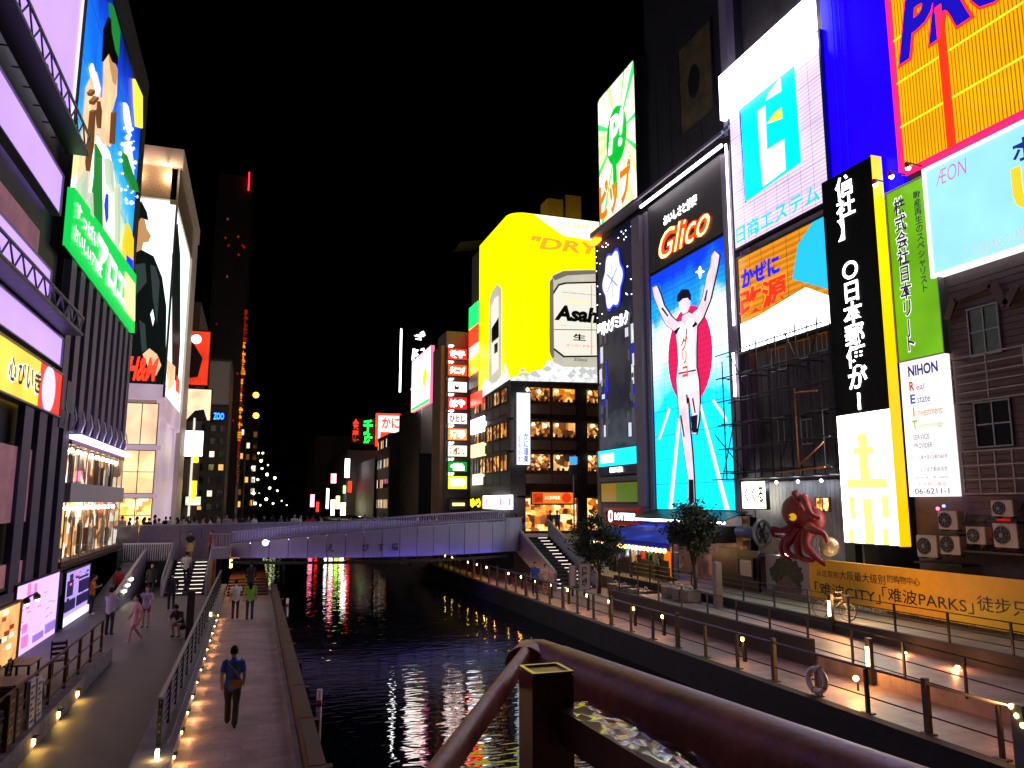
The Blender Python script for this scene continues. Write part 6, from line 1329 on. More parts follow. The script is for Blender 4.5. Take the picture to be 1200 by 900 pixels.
bp([(577, 385), (585, 372), (585, 395), (577, 402)], E_BK, 'can_mark', 0.07, FBs); bp([(580, 404), (584, 401), (584, 412), (580, 415)], E_BK, 'can_mark', 0.07, FBs)
bp([(565, 455), (568, 443), (574, 448), (580, 440), (588, 444), (592, 425), (595, 436), (598, 444), (565, 466)], E_ICE, 'ice', 0.035, FBs)
for (p0, dx) in (((651, 240), 0), ((672, 236), 1)):
    p = atY(*p0, 66); MB().box((p.x - 0.8, 66, Z2 + 0.01), (p.x + 0.8, 68, p.z + 0.6)).build('roof_plant', M_TAN, BB)
for k in range(4): p = atY(650 + 4 * k, 222, 66); MB().tube([(p.x, 66.2, Z2), (p.x, 66.2, p.z + 0.5)], 0.05, 5).build('mast', M_STEEL, BB)
# block behind with beige flank and roof fins
N1 = building('beige_flank_block', 'tall block with blank beige flank behind the yellow billboard', [((20.7, 72.2, -2.6), (32, 75.6, 25.5))], pbr('beige_flank', (0.09, 0.075, 0.07), 0.7, var=0.2))
for k in range(8): MB().bar((18.6, 72.4 + k * .42, 25.9), (22, 72.4 + k * .42, 26.6), 0.07).build('roof_fin', M_STEEL, N1)
f = wall_right(20.68)
for (x0, y0, x1, y1, mt) in [(553, 362, 563, 380, E_GRN), (553, 387, 563, 405, E_RED), (553, 408, 563, 418, WARM[1]), (553, 420, 563, 436, E_ORNG), (553, 440, 563, 452, M_GREYM), (555, 463, 568, 472, E_RED), (555, 493, 570, 505, E_WHITES), (555, 522, 570, 534, emi('far_cream', '#ffe8a0', 1.2, sample=False)), (557, 556, 568, 568, WARM[1])]:
    a = f.uv(x0, y0); b = f.uv(x1, y1); mb = MB(); f.rect(mb, a[0], b[1], b[0], a[1], 0.02, 0.3); mb.build('side_sign', mt, N1)
# block with stacked tenant signs
TA, TB = atY(522, 500, 76).x, atY(549.5, 500, 76).x
N2b = building('tenant_sign_block', 'narrow block with nine stacked tenant lightboxes', [((TA, 76, -2.6), (TB + 4, 80, 17.5))], pbr('tenant_wall', (0.10, 0.08, 0.075), 0.7, var=0.2))
f = wall_front(75.9, .1)
rows = [(408, 422, '#e02818', '餃子'), (427, 441, '#e04818', 'ダイニング'), (447, 460, '#f8f4ec', '●'), (465, 480, '#d82020', 'はや'), (484, 497, '#f4f0e4', 'ひとし'), (502, 516, '#ff8820', '酒場'), (522, 535, '#f8e8d0', '割烹'), (541, 553, '#108828', '雀'), (558, 573, '#d8e010', '珈琲')]
for i, (y0, y1, c, t) in enumerate(rows):
    s = Sign(f, (525, y0), (547, y1), 'tenant_sign', '%s tenant lightbox, %s from the top of the stack' % (['red', 'orange red', 'white', 'red and white', 'cream', 'orange', 'pale', 'green', 'lime yellow'][i], ['first', 'second', 'third', 'fourth', 'fifth', 'sixth', 'seventh', 'eighth', 'ninth'][i]), 'sign', 'stacked tenant lightboxes', mat=emi('tenant%d' % i, c, 1.25, var=0.1, scale=0.8, sample=False), depth=0.1, frame=M_BLACK, fw=0.06)
    if t == '●': s.poly([(0.35, 0.25), (0.55, 0.25), (0.6, 0.6), (0.45, 0.5), (0.35, 0.8)], M_INK, 'bird_mark', px=False)
    else: s.text(t, (0.1, 0.15, 0.9, 0.85), E_WHITE if i not in (2, 4, 6) else emi('brown_text', '#806040', 0.6, sample=False), bold=0.05)
    TEXTQ.append(('%dF' % (8 - i) if i < 8 else 'B1F', f, (s.u0 + 0.05, s.v1 + 0.1, s.u0 + 0.6, s.v1 + 0.36), 0.12, E_WHITE, 'floor_number', 0.03, 0, N2b, 0))
MB().box((TA - .5, 76.2, -2.6), (TA, 80, 16)).build('pilaster', M_TAN, N2b)
s = Sign(wall_front(75.6), (526, 585), (548, 597), 'tan_lightbox', 'dull tan lightbox over a doorway beside the bridge', 'sign', mat=pbr('tan_box', (0.22, 0.17, 0.1), 0.6), depth=0.3, frame=M_BLACK); s.rect(0.15, 0.35, 0.8, 0.65, emi('tan_glow', '#ffe890', 1.3, sample=False), 'glow_line')
s = Sign(wall_front(72.0), (550, 583), (563, 596), 'yellow_script_sign', 'small yellow script neon sign left of the long white lightbox', 'sign', mat=M_BLACK, depth=0.2); s.text('ゆめ', (0.05, 0.1, 0.95, 0.9), E_YEL, bold=0.06)
aw = empty('striped_awning', (20.0, 79, -1.2), 'red and white striped awning behind the balustrade', 'awning')
for k in range(8): MB().hexa([(18.2 + k * 0.3, 78.5, -2.0), (18.48 + k * 0.3, 78.5, -2.0), (18.98 + k * 0.3, 80, -0.9), (18.7 + k * 0.3, 80, -0.9), (18.2 + k * 0.3, 78.5, -1.95), (18.48 + k * 0.3, 78.5, -1.95), (18.98 + k * 0.3, 80, -0.85), (18.7 + k * 0.3, 80, -0.85)]).build('stripe', pbr('stripe_red', (0.5, 0.06, 0.06), 0.7) if k % 2 else M_WHITE, aw)
# farther signs
N3 = building('dark_far_block', 'dark far right block with slanted pink white board', [((19.6, 96, -2.6), (30, 111, 12.5))], M_DARKW)
s = Sign(wall_right(19.2), (487, 425), (508, 470), 'pink_white_board', 'slanted white pink LED board with green lower edge', 'billboard', mat=emi('pinkwhite', '#fff0f0', 1.5, var=0.1), depth=0.4, frame=emi('pink_edge', '#ff70a0', 1.0, sample=False))
s.disc(0.72, 0.5, 1.1, E_ORNG, 'orange_shape', sx=1.2); s.rect(0, -0.02, 1, 0.06, E_GRN, 'green_edge')
MB().box((19.7, 95.2, 6), (21.2, 96, 19)).build('blank_flank', pbr('blank_flank', (0.15, 0.13, 0.12), 0.7), N3)
f = wall_front(125)
s = Sign(f, (477, 384), (500, 475), 'black_sign_tower', 'black tower sign with white characters behind the pink white board', 'sign', mat=pbr('tower_sign_black', (0.008, 0.008, 0.01), 0.5), depth=0.6)
s.text('づぼらや', (0.2, 0.06, 0.85, 0.96), E_WHITE, bold=0.06, vert=True); s.rect(-0.34, 0.15, -0.26, 0.97, E_WHITE, 'edge_light')
N4 = building('right_far_row', 'row of dark far right buildings under the neon signs', [((18.5, 112, -2.6), (30, 124, 10)), ((18.2, 124.5, -2.6), (28, 148, 7)), ((17.0, 152.5, -2.6), (26, 190, 10))], M_DARKW)
for (f_, cols) in ((wall_right(18.5), 0),):
    rnd = random.Random(31)
    for i in range(7):
        for j in range(4):
            ya = 112.6 + i * 1.6; window(N4, f_, -(ya + 1.1), -1 + j * 3, -ya, 0.4 + j * 3, rnd.choice(WARM + [M_WIN, M_WIN, M_WIN]), M_STEEL, 1, 1, 0.08)
s = Sign(wall_front(110), (495, 515), (510, 590), 'red_neon_column', 'upright red and white neon column sign above the bridge', 'sign', mat=emi('neon_red_back', '#d01008', 1.1, var=0.3), depth=0.5, frame=E_RED, fw=0.1)
for k in range(5): s.disc(0.5, 0.9 - k * 0.17, 0.85, [E_ORNG, E_WHITE, E_RED, E_WHITE, E_WHITE][k], 'neon_character', n=8 if k % 2 else 12)
s.rect(0.1, 0.0, 0.9, 0.2, E_ORNG, 'orange_foot')
s = Sign(wall_front(112), (497, 592), (513, 602), 'white_shop_box', 'white shop lightbox at crowd level', 'sign', mat=E_WHITES, depth=0.3, frame=M_BLACK)
s = Sign(wall_front(150), (443, 487), (470, 521), 'crab_sign', 'white and red crab restaurant sign far along right bank', 'sign', mat=emi('crab_white', '#ffe0d8', 1.3, var=0.2), depth=0.5, frame=E_RED, fw=0.4)
s.text('かに', (0.15, 0.55, 0.9, 0.95), E_RED, bold=0.03); s.poly([(0.5, 0.0), (1.0, 0.0), (1.0, 0.5), (0.7, 0.4)], M_BLACK, 'dark_patch', px=False); s.rect(0.1, 0.1, 0.5, 0.42, E_RED, 'red_patch')
s = Sign(wall_front(152), (412, 490), (438, 521), 'neon_sign_pair', 'red and green neon characters on dark frame far away', 'sign', mat=M_BLACK, depth=0.3)
s.text('千房', (0.5, 0.05, 0.92, 0.95), emi('neon_green', '#10ff40', 1.8, sample=False), bold=0.04, vert=True); s.text('金龍', (0.05, 0.1, 0.32, 0.98), emi('neon_red2', '#ff3820', 1.3, sample=False), bold=0.03, vert=True)
s = Sign(wall_front(160), (434, 547), (444, 566), 'small_red_sign', 'small red and white sign low in the distance', 'sign', mat=emi('small_red', '#ff4030', 1.3, var=0.3, scale=0.8), depth=0.4)
N5 = building('neon_frame_block', 'dark far right block below the green neon', [((13.6, 192, -2.6), (22, 220, 16)), ((10.5, 262, -2.6), (20, 290, 13)), ((-2, 300, -2.6), (14, 320, 24))], M_DARKW)
rnd = random.Random(14)
k = -1
for (x, y) in [(407, 547), (404, 575), (412, 552), (415, 585), (428, 572), (431, 590), (448, 578), (452, 592), (462, 560), (470, 585), (458, 545), (421, 560), (396, 585), (390, 592), (444, 596), (475, 560), (482, 575), (466, 596), (366, 588), (384, 580), (391, 560), (402, 596), (436, 580), (456, 570), (424, 596), (372, 597), (488, 592), (410, 568)]:
    k += 1; Y = 140 + rnd.random() * 20; p = atY(x, y, Y); wd_ = rnd.uniform(.2, .5); o = MB().box(p - Vector((wd_, 0.1, 0.3 + 2.5 * rnd.random())), p + Vector((wd_, 0.1, 0.5 + rnd.random()))).build('shop_light', rnd.choice([E_WHITE, E_YEL, emi('soft_lamp', '#fff0c0', 3.2, sample=False), E_RED, E_WHITE, emi('pink_lamp', '#ff7090', 2.4, sample=False), E_ORNG, emi('lime_lamp', '#b8f060', 2.0, sample=False)])); tag(o, 'tiny lit sign in the far right bank row, %s of the scatter' % nth(k), 'sign', 'far right bank lights')
# ================================================================== PEOPLE
BASEJ = dict(pelvis=(0, 0, .93), waist=(0, .0, 1.08), chest=(0, 0, 1.28), neck=(0, -.01, 1.43), head=(0, .02, 1.585),
             hL=(-.09, 0, .90), kL=(-.10, .02, .50), aL=(-.10, -.01, .08), tL=(-.11, .15, .035),
             hR=(.09, 0, .90), kR=(.10, .02, .50), aR=(.10, -.01, .08), tR=(.11, .15, .035),
             sL=(-.175, 0, 1.385), eL=(-.235, -.02, 1.11), wL=(-.245, .05, .87), fL=(-.235, .08, .73),
             sR=(.175, 0, 1.385), eR=(.235, -.02, 1.11), wR=(.245, .05, .87), fR=(.235, .08, .73))
POSES = {
    'stand': {},
    'walk': dict(kL=(-.09, .17, .52), aL=(-.09, .22, .10), tL=(-.09, .37, .07), kR=(.09, .02, .50), aR=(.09, -.24, .14), tR=(.09, -.14, .03), eL=(-.23, -.12, 1.13), wL=(-.22, -.10, .90), fL=(-.21, -.06, .77), eR=(.23, .05, 1.12), wR=(.22, .18, .92), fR=(.21, .24, .80)),
    'phone': dict(eL=(-.24, .08, 1.14), wL=(-.12, .30, 1.22), fL=(-.06, .36, 1.30), eR=(.24, .08, 1.14), wR=(.12, .30, 1.22), fR=(.06, .36, 1.30), head=(0, .05, 1.57)),
    'photo': dict(eL=(-.26, .12, 1.26), wL=(-.13, .34, 1.44), fL=(-.07, .40, 1.52), eR=(.26, .12, 1.26), wR=(.13, .34, 1.44), fR=(.07, .40, 1.52)),
    'crouch': dict(pelvis=(0, -.16, .42), waist=(0, -.10, .58), chest=(0, .02, .78), neck=(0, .10, .92), head=(0, .18, 1.05), hL=(-.1, -.16, .42), hR=(.1, -.16, .42), kL=(-.13, .22, .50), kR=(.13, .22, .50), aL=(-.12, .06, .08), aR=(.12, .06, .08), tL=(-.13, .22, .035), tR=(.13, .22, .035), sL=(-.17, .06, .88), sR=(.17, .06, .88), eL=(-.22, .22, .66), eR=(.22, .22, .66), wL=(-.1, .40, .58), wR=(.1, .40, .58), fL=(-.04, .46, .56), fR=(.04, .46, .56)),
    'reach': dict(eR=(.26, .14, 1.22), wR=(.22, .38, 1.16), fR=(.2, .5, 1.15)),
}
PQ = []
def raw_body(pose, sleeve, legs, dress, voxel, female=False):
    J = {k: Vector(v) for k, v in {**BASEJ, **POSES[pose]}.items()}
    segs = []     # (a, b, ra, rb, class)
    def seg(a, b, ra, rb, c): segs.append((J[a] if isinstance(a, str) else a, J[b] if isinstance(b, str) else b, ra, rb, c))
    mb = MB()
    # torso: elliptic rings
    k = 0.9 if female else 1.0
    rings = [('pelvis', -.16, .165, .115), ('pelvis', 0, .17 if female else .168, .12), ('waist', 0, .135 * k if female else .158, .108), ('chest', -.06, .155 * k if female else .17, .118), ('chest', .06, .172 * k if female else .185, .115), ('chest', .115, .17 * k, .10), ('neck', -.01, .085, .07), ('neck', .015, .055, .055)]
    seg_n = 16; base = len(mb.v); fs = []
    up = (J['neck'] - J['pelvis']).normalized(); side = Vector((1, 0, 0)); fwd = side.cross(up) * -1
    vs = []
    for (j, dz, rx, ry) in rings:
        c = J[j] + up * dz
        for i in range(seg_n):
            a = 2 * math.pi * i / seg_n; vs.append(c + side * (rx * math.cos(a)) + fwd * (ry * math.sin(a)))
    for r_ in range(len(rings) - 1):
        for i in range(seg_n):
            i2 = (i + 1) % seg_n; fs.append((r_ * seg_n + i, r_ * seg_n + i2, (r_ + 1) * seg_n + i2, (r_ + 1) * seg_n + i))
    fs.append(tuple(reversed(range(seg_n)))); fs.append(tuple((len(rings) - 1) * seg_n + i for i in range(seg_n)))
    mb._add(vs, fs)
    seg('pelvis', 'waist', .15, .13, 'mid'); seg('waist', J['chest'].lerp(J['neck'], .55), .13, .15, 'top')
    hd = J['head']; hup = (hd - J['neck']).normalized()
    mb.tube([J['neck'] - hup * .04, hd], [.058, .052], 10); mb.ball(hd + hup * .03, .10, 16, 12, (.78, .95, 1.18)); mb.ball(hd + Vector((0, .085, .0)), .02, 8, 6); mb.ball(hd + Vector((0, .055, -.055)), .045, 8, 6)
    for sx in (-1, 1): mb.ball(hd + Vector((sx * .078, 0, .01)), .024, 8, 6, (.5, .8, 1.3))
    segs.append((J['neck'] - hup * .01, hd + hup * .12, .055, .1, 'skin'))
    for s_ in 'LR':
        wide = 1.22 if legs == 'wide' else 1.0; sk = legs in ('shorts', 'skirt')
        mb.tube([J['h' + s_] + Vector((0, 0, .04)), J['h' + s_].lerp(J['k' + s_], .5), J['k' + s_], J['k' + s_].lerp(J['a' + s_], .35), J['a' + s_]], [.088 * wide, .078 * wide, .058 * wide, .058 * wide, (.04 if sk else .055) * wide], 12)
        d = (J['t' + s_] - J['a' + s_]); mb.tube([J['a' + s_] - Vector((0, .05, .02)), J['a' + s_] + Vector((0, .02, -.015)), J['a' + s_] + d * .6 + Vector((0, 0, .01)), J['t' + s_]], [.038, .046, .042, .028], 10)
        mid = J['h' + s_].lerp(J['k' + s_], .62)
        if sk: seg('h' + s_, mid, .085, .07, 'pants'); seg(mid, 'k' + s_, .07, .06, 'skin'); seg('k' + s_, 'a' + s_, .058, .04, 'skin')
        else: seg(J['h' + s_] + Vector((0, 0, -.10)), 'k' + s_, .085, .06, 'pants'); seg('k' + s_, 'a' + s_, .058, .05, 'pants')
        seg(J['a' + s_] - Vector((0, .03, .035)), 't' + s_, .045, .03, 'shoe')
        mb.tube([J['s' + s_].lerp(J['neck'], .25), J['s' + s_], J['s' + s_].lerp(J['e' + s_], .55), J['e' + s_], J['e' + s_].lerp(J['w' + s_], .4), J['w' + s_]], [.075, .07 * k, .058 * k + .01, .044, .041, .03], 10)
        e_ = J['s' + s_].lerp(J['e' + s_], .62)
        if sleeve == 'long': seg('s' + s_, 'e' + s_, .06, .045, 'top'); seg('e' + s_, 'w' + s_, .042, .03, 'top')
        else: seg('s' + s_, e_, .065, .06, 'top'); seg(e_, 'e' + s_, .045, .042, 'skin'); seg('e' + s_, 'w' + s_, .042, .03, 'skin')
        h = J['f' + s_] - J['w' + s_]; pm = J['w' + s_] + h * .5
        mb.tube([J['w' + s_], pm], [.03, .036], 8); seg('w' + s_, 'f' + s_, .03, .03, 'skin')
        if voxel < .015:
            lat = Vector((0, 1, 0)) if abs(h.normalized().y) < .8 else Vector((1, 0, 0))
            for q in range(4): mb.tube([pm + lat * (q - 1.5) * .018, pm + h * .32 + lat * (q - 1.5) * .019 + Vector((0, .006, 0)), pm + h * (.62 - .06 * abs(q - 1.2)) + lat * (q - 1.5) * .016 + Vector((0, .02, 0))], [.0115, .0105, .009], 6)
            mb.tube([J['w' + s_] + h * .15 + lat * .028, J['w' + s_] + h * .42 + lat * .052, J['w' + s_] + h * .6 + lat * .05], [.014, .012, .01], 6)
        else: mb.tube([pm, J['w' + s_] + h * 1.0], [.036, .02], 8)
    if dress:
        n = 20; zt, zb = J['pelvis'].z + .06, J['pelvis'].z - dress; c = J['pelvis']; vs = []
        for (z, r_) in ((zt, .14), (J['pelvis'].z - .1, .185), (zb, .23)):
            for i in range(n): a = 2 * math.pi * i / n; w_ = 1 + .05 * math.cos(5 * a); vs.append(Vector((c.x + r_ * w_ * math.cos(a), c.y + r_ * .85 * w_ * math.sin(a), z)))
        fs = [(r_ * n + i, r_ * n + (i + 1) % n, (r_ + 1) * n + (i + 1) % n, (r_ + 1) * n + i) for r_ in range(2) for i in range(n)] + [tuple(range(n)), tuple(reversed(range(2 * n, 3 * n)))]
        mb._add(vs, fs); segs.append((Vector((c.x, c.y, zt)), Vector((c.x, c.y, zb + .02)), .15, .22, 'dress'))
    return mb, segs, J
def make_body_mesh(name, pose='stand', sleeve='short', legs='long', dress=0, voxel=.02, female=False):
    mb, segs, J = raw_body(pose, sleeve, legs, dress, voxel, female)
    me = mb.mesh(name); o = bpy.data.objects.new('tmp', me); COL.objects.link(o)
    m = o.modifiers.new('r', 'REMESH'); m.mode = 'VOXEL'; m.voxel_size = voxel
    m2 = o.modifiers.new('s', 'SMOOTH'); m2.factor = .5; m2.iterations = 4 if voxel > .015 else 5
    PQ.append([name, o, segs, J, None, dress]); return len(PQ) - 1
def finish_bodies():
    dg = bpy.context.evaluated_depsgraph_get(); dg.update()
    for q in PQ:
        me = bpy.data.meshes.new_from_object(q[1].evaluated_get(dg)); me.name = q[0]; segs = q[2]; me.materials.clear()
        for k in range(4): me.materials.append(None)
        idx = []
        pv = q[3]['pelvis']
        for p in me.polygons:
            c = p.center; best = 9; cl = 'top'
            for a, b, ra, rb, s_ in segs:
                ab = b - a; t = max(0, min(1, (c - a).dot(ab) / max(1e-6, ab.length_squared))); d = (c - (a + ab * t)).length - (ra + (rb - ra) * t)
                if d < best: best = d; cl = s_; tt = t
            if cl == 'mid': cl = 'top'
            if cl == 'dress': cl = 'pants'
            idx.append({'skin': 0, 'top': 1, 'pants': 2, 'shoe': 3}[cl])
        me.polygons.foreach_set('material_index', idx); me.polygons.foreach_set('use_smooth', [True] * len(me.polygons)); me.update(); q[4] = me
        bpy.data.objects.remove(q[1])
def cloth(name, col, rough=.8): return pbr('cloth_' + name, col, rough, var=.2, scale=8)
SKIN = pbr('skin', (.46, .27, .19), .5, var=.1)
HAIRB = pbr('black_hair', (.008, .007, .006), .6, var=.2, spec=.15)
CL = dict(blue=cloth('blue', (.02, .11, .5)), white=cloth('white', (.62, .6, .6)), green=cloth('lime', (.22, .5, .04)), black=cloth('black', (.012, .012, .014)), orange=cloth('orange', (.6, .16, .02)), grey=cloth('grey', (.42, .38, .38)), pink=cloth('pink', (.62, .34, .36)), red=cloth('red', (.45, .02, .025)), yellow=cloth('yellow', (.6, .45, .12)), navy=cloth('navy', (.02, .025, .06)), denim=cloth('denim', (.08, .1, .16)), violet=cloth('violet', (.4, .33, .5)))
HAIRM = {}
def hair_mesh(long=False):
    if long in HAIRM: return HAIRM[long]
    mb = MB(); n, r = 14, 8; c = Vector((0, -.012, .035)); vs = []; fs = []
    for i in range(r):
        t = (math.pi * .70) * (i + .35) / r
        for k in range(n):
            a = 2 * math.pi * k / n; fr = max(0, math.sin(a)); tt = t * (1 - .5 * fr)
            w = 1 + .05 * math.sin(7 * a + 3 * i)
            vs.append(c + Vector((.088 * w * math.sin(tt) * math.cos(a), .108 * w * math.sin(tt) * math.sin(a), .128 * math.cos(tt))))
    for i in range(r - 1):
        for k in range(n): fs.append((i * n + k, (i + 1) * n + k, (i + 1) * n + (k + 1) % n, i * n + (k + 1) % n))
    fs.append(tuple(range(n))); fs.append(tuple(reversed(range((r - 1) * n, r * n)))); mb._add(vs, fs, True)
    if long: mb.tube([(0, -.05, .06), (0, -.095, -.05), (0, -.11, -.18), (0, -.10, -.30)], [.07, .085, .08, .05], 10)
    HAIRM[long] = mb.mesh('hair', mat=HAIRB); return HAIRM[long]
def person(bi, loc, rz, label, top, pants, shoe='black', h=1.7, hair=True, long=False, group=None, hi=False):
    """body faces local +Y"""
    q = PQ[bi]; o = empty('person', loc, label, 'person', group); o.rotation_euler.z = rz; s = h / 1.7; o.scale = (s, s, s)
    b = bpy.data.objects.new('body', q[4]); COL.objects.link(b); b.parent = o
    for k, m in enumerate((SKIN, CL[top], CL[pants], CL[shoe])): b.material_slots[k].link = 'OBJECT'; b.material_slots[k].material = m
    if hair:
        hd = bpy.data.objects.new('hair', hair_mesh(long)); COL.objects.link(hd); hd.parent = b; hd.location = q[3]['head']
        if 'crouch' in q[0]: hd.rotation_euler.x = -.5
    return o
b_man = make_body_mesh('walker_body', 'walk', 'short', 'wide', 0, .0125)
b_stand = make_body_mesh('standing_body', 'stand', 'short', 'long', 0, .022)
b_standl = make_body_mesh('standing_body_long', 'stand', 'long', 'long', 0, .022)
b_walk = make_body_mesh('walking_body', 'walk', 'short', 'long', 0, .022)
b_photo = make_body_mesh('photo_body', 'photo', 'long', 'long', 0, .022)
b_phone = make_body_mesh('phone_body', 'phone', 'long', 'long', 0, .022)
b_girl = make_body_mesh('girl_walk_body', 'walk', 'short', 'skirt', .30, .022, True)
b_girl2 = make_body_mesh('girl_stand_body', 'phone', 'short', 'shorts', 0, .022, True)
b_skirt = make_body_mesh('skirt_body', 'stand', 'short', 'skirt', .42, .022, True)
b_crouch = make_body_mesh('crouch_body', 'crouch', 'short', 'shorts', 0, .022)
b_reach = make_body_mesh('reach_body', 'reach', 'short', 'long', 0, .022)
b_c1 = make_body_mesh('crowd_body', 'stand', 'short', 'long', 0, .03)
b_c2 = make_body_mesh('crowd_body_long', 'phone', 'long', 'long', 0, .03)
b_c3 = make_body_mesh('crowd_body_woman', 'stand', 'short', 'skirt', .3, .03, True)
finish_bodies()
def feet(x, y, z=Z0): return atZ(x, y, z)
# the man in blue with the shoulder bag, seen from behind
p = feet(270, 853); man = person(b_man, p, R(-3), 'man in blue shirt and black trousers walking away on lower river walk', 'blue', 'black', h=1.70)
bag = empty('shoulder_bag', p + Vector((.12, -.13, .98)), 'tan shoulder bag slung behind the man in blue', 'bag')
MB().box(p + Vector((-.06, -.19, .86)), p + Vector((.20, -.11, 1.06))).build('bag_body', pbr('tan_canvas', (.28, .17, .08), .8, var=.3, scale=9), bag, .025)
MB().tube([p + Vector((.16, -.14, 1.04)), p + Vector((.05, -.145, 1.22)), p + Vector((-.1, -.12, 1.38)), p + Vector((-.14, 0, 1.45)), p + Vector((-.08, .13, 1.34)), p + Vector((.1, .15, 1.1)), p + Vector((.17, .06, .95)), p + Vector((.17, -.12, .98))], .014, 6).build('strap', MATS['tan_canvas'], bag)
W = [(b_reach, 275, 726, 0.2, 'person in white shirt standing at the end of lower walk beside rail', 'white', 'black', 1.6, False), (b_stand, 292, 727, 0.0, 'long haired person in lime green top under the bridge', 'green', 'navy', 1.68, True), (b_standl, 293, 697, 0.1, 'dark figure in shadow on the steps under the bridge', 'black', 'black', 1.7, False),
     (b_phone, 106, 721, R(-90), 'person in orange jacket looking at phone beside violet poster', 'orange', 'black', 1.72, False), (b_photo, 127, 745, R(-25), 'person in grey white jacket holding up a camera on promenade', 'grey', 'black', 1.7, False),
     (b_girl, 158, 753, R(110), 'woman in pink dress with long dark hair striding on promenade', 'pink', 'pink', 1.62, True), (b_girl2, 170, 736, R(175), 'woman in pale violet top and shorts facing the camera person', 'violet', 'red', 1.6, True),
     (b_standl, 176, 700, R(180), 'person in black clothes standing near the ramp wall', 'black', 'black', 1.7, False), (b_standl, 200, 716, R(20), 'person in black with bare white shoes leaning by the stairs wall', 'black', 'black', 1.72, False), (b_crouch, 208, 747, R(150), 'person in black crouching by the end post of promenade', 'black', 'black', 1.7, False),
     (b_standl, 137, 706, R(30), 'person in dark red top behind the camera person', 'red', 'black', 1.66, False)]
for (b, x, y, rz, lab, t, pn, h, lg) in W:
    o = person(b, feet(x, y), rz, lab, t, pn, 'white' if ('white shoes' in lab or 'pink dress' in lab or 'orange' in lab) else 'black', h, True, lg)
person(b_walk, Vector((-3.3, 46.2, Z0 + .48)), R(-10), 'person in white shirt climbing the lit left stairs', 'white', 'black', h=1.7)
p = atY(222, 652, 50.6); person(b_skirt, Vector((p.x, 50.6, -3.45)), R(170), 'person in black top and yellow skirt at top of left stairs', 'black', 'yellow', h=1.66)
p = atY(253, 652, 50.8); person(b_stand, Vector((p.x - .3, 50.8, -3.45)), R(120), 'person in red shirt at top right of left stairs', 'red', 'black', h=1.7)
# right bank people
p = feet(627, 697); person(b_stand, p, R(160), 'person in bright blue shirt on the lower right walk near stairs', 'blue', 'navy', h=1.68)
p = feet(639, 697); person(b_girl2, p, R(180), 'person in white top next to bright blue shirt below stairs', 'white', 'denim', h=1.58)
for k, (x, lab, t) in enumerate([(645, 'person in black descending the right stairs, left of the pair', 'black'), (653, 'person in dark clothes descending the right stairs, right of the pair', 'navy')]):
    yy = RY0 + 7.9 + k * .3; p = atY(x, 620, yy); person(b_walk, Vector((p.x, yy, -2.3)), R(178), lab, t, 'black', h=1.7)
p = atX(727, 676, 20.9); person(b_stand, Vector((20.9, p.y, ZU)), R(60), 'person in light blue shirt at the left end of snack stall', 'blue', 'navy', h=1.7)
for k, (y, t) in enumerate([(43.2, 'black'), (42.3, 'navy'), (40.6, 'white'), (39.2, 'black'), (38.0, 'denim')]):
    person(b_c2 if k % 2 else b_c1, Vector((22.6 if k % 2 else 20.9, y, ZU)), R(-90 if k % 2 == 0 else 90), '%s clad customer at the snack stall under the bulbs, %s' % (t, ['leftmost', 'second from left', 'middle', 'fourth from left', 'rightmost'][k]), t, 'black', h=1.68, group='snack stall customers')
rnd = random.Random(77)
CX = [118, 128, 136, 145, 152, 160, 168, 174, 181, 187, 193, 199, 207, 214, 222, 230, 238, 246, 255, 264, 273, 282, 291, 300, 309, 318, 328, 337, 346, 352, 360, 368, 377, 386, 396, 412, 428, 437, 444, 452, 463, 476, 490, 503, 512, 540, 565, 590, 602, 610]
for ci, x in enumerate(CX):
    Y = 53.6 + rnd.random() * 7; p = atY(x + rnd.uniform(-2, 2), 604, Y); t = rnd.choice(['black', 'black', 'navy', 'white', 'grey', 'red', 'black', 'violet', 'white', 'denim', 'pink'])
    person(rnd.choice([b_c1, b_c2, b_c3, b_c1]), Vector((p.x, Y, ZS)), rnd.uniform(0, 6.28), 'passer-by in %s, %s from left in the crowd on the bridge' % (t, nth(ci)), t, rnd.choice(['black', 'navy', 'denim']), h=rnd.uniform(1.56, 1.74), long=rnd.random() < .35, group='crowd on the bridge')

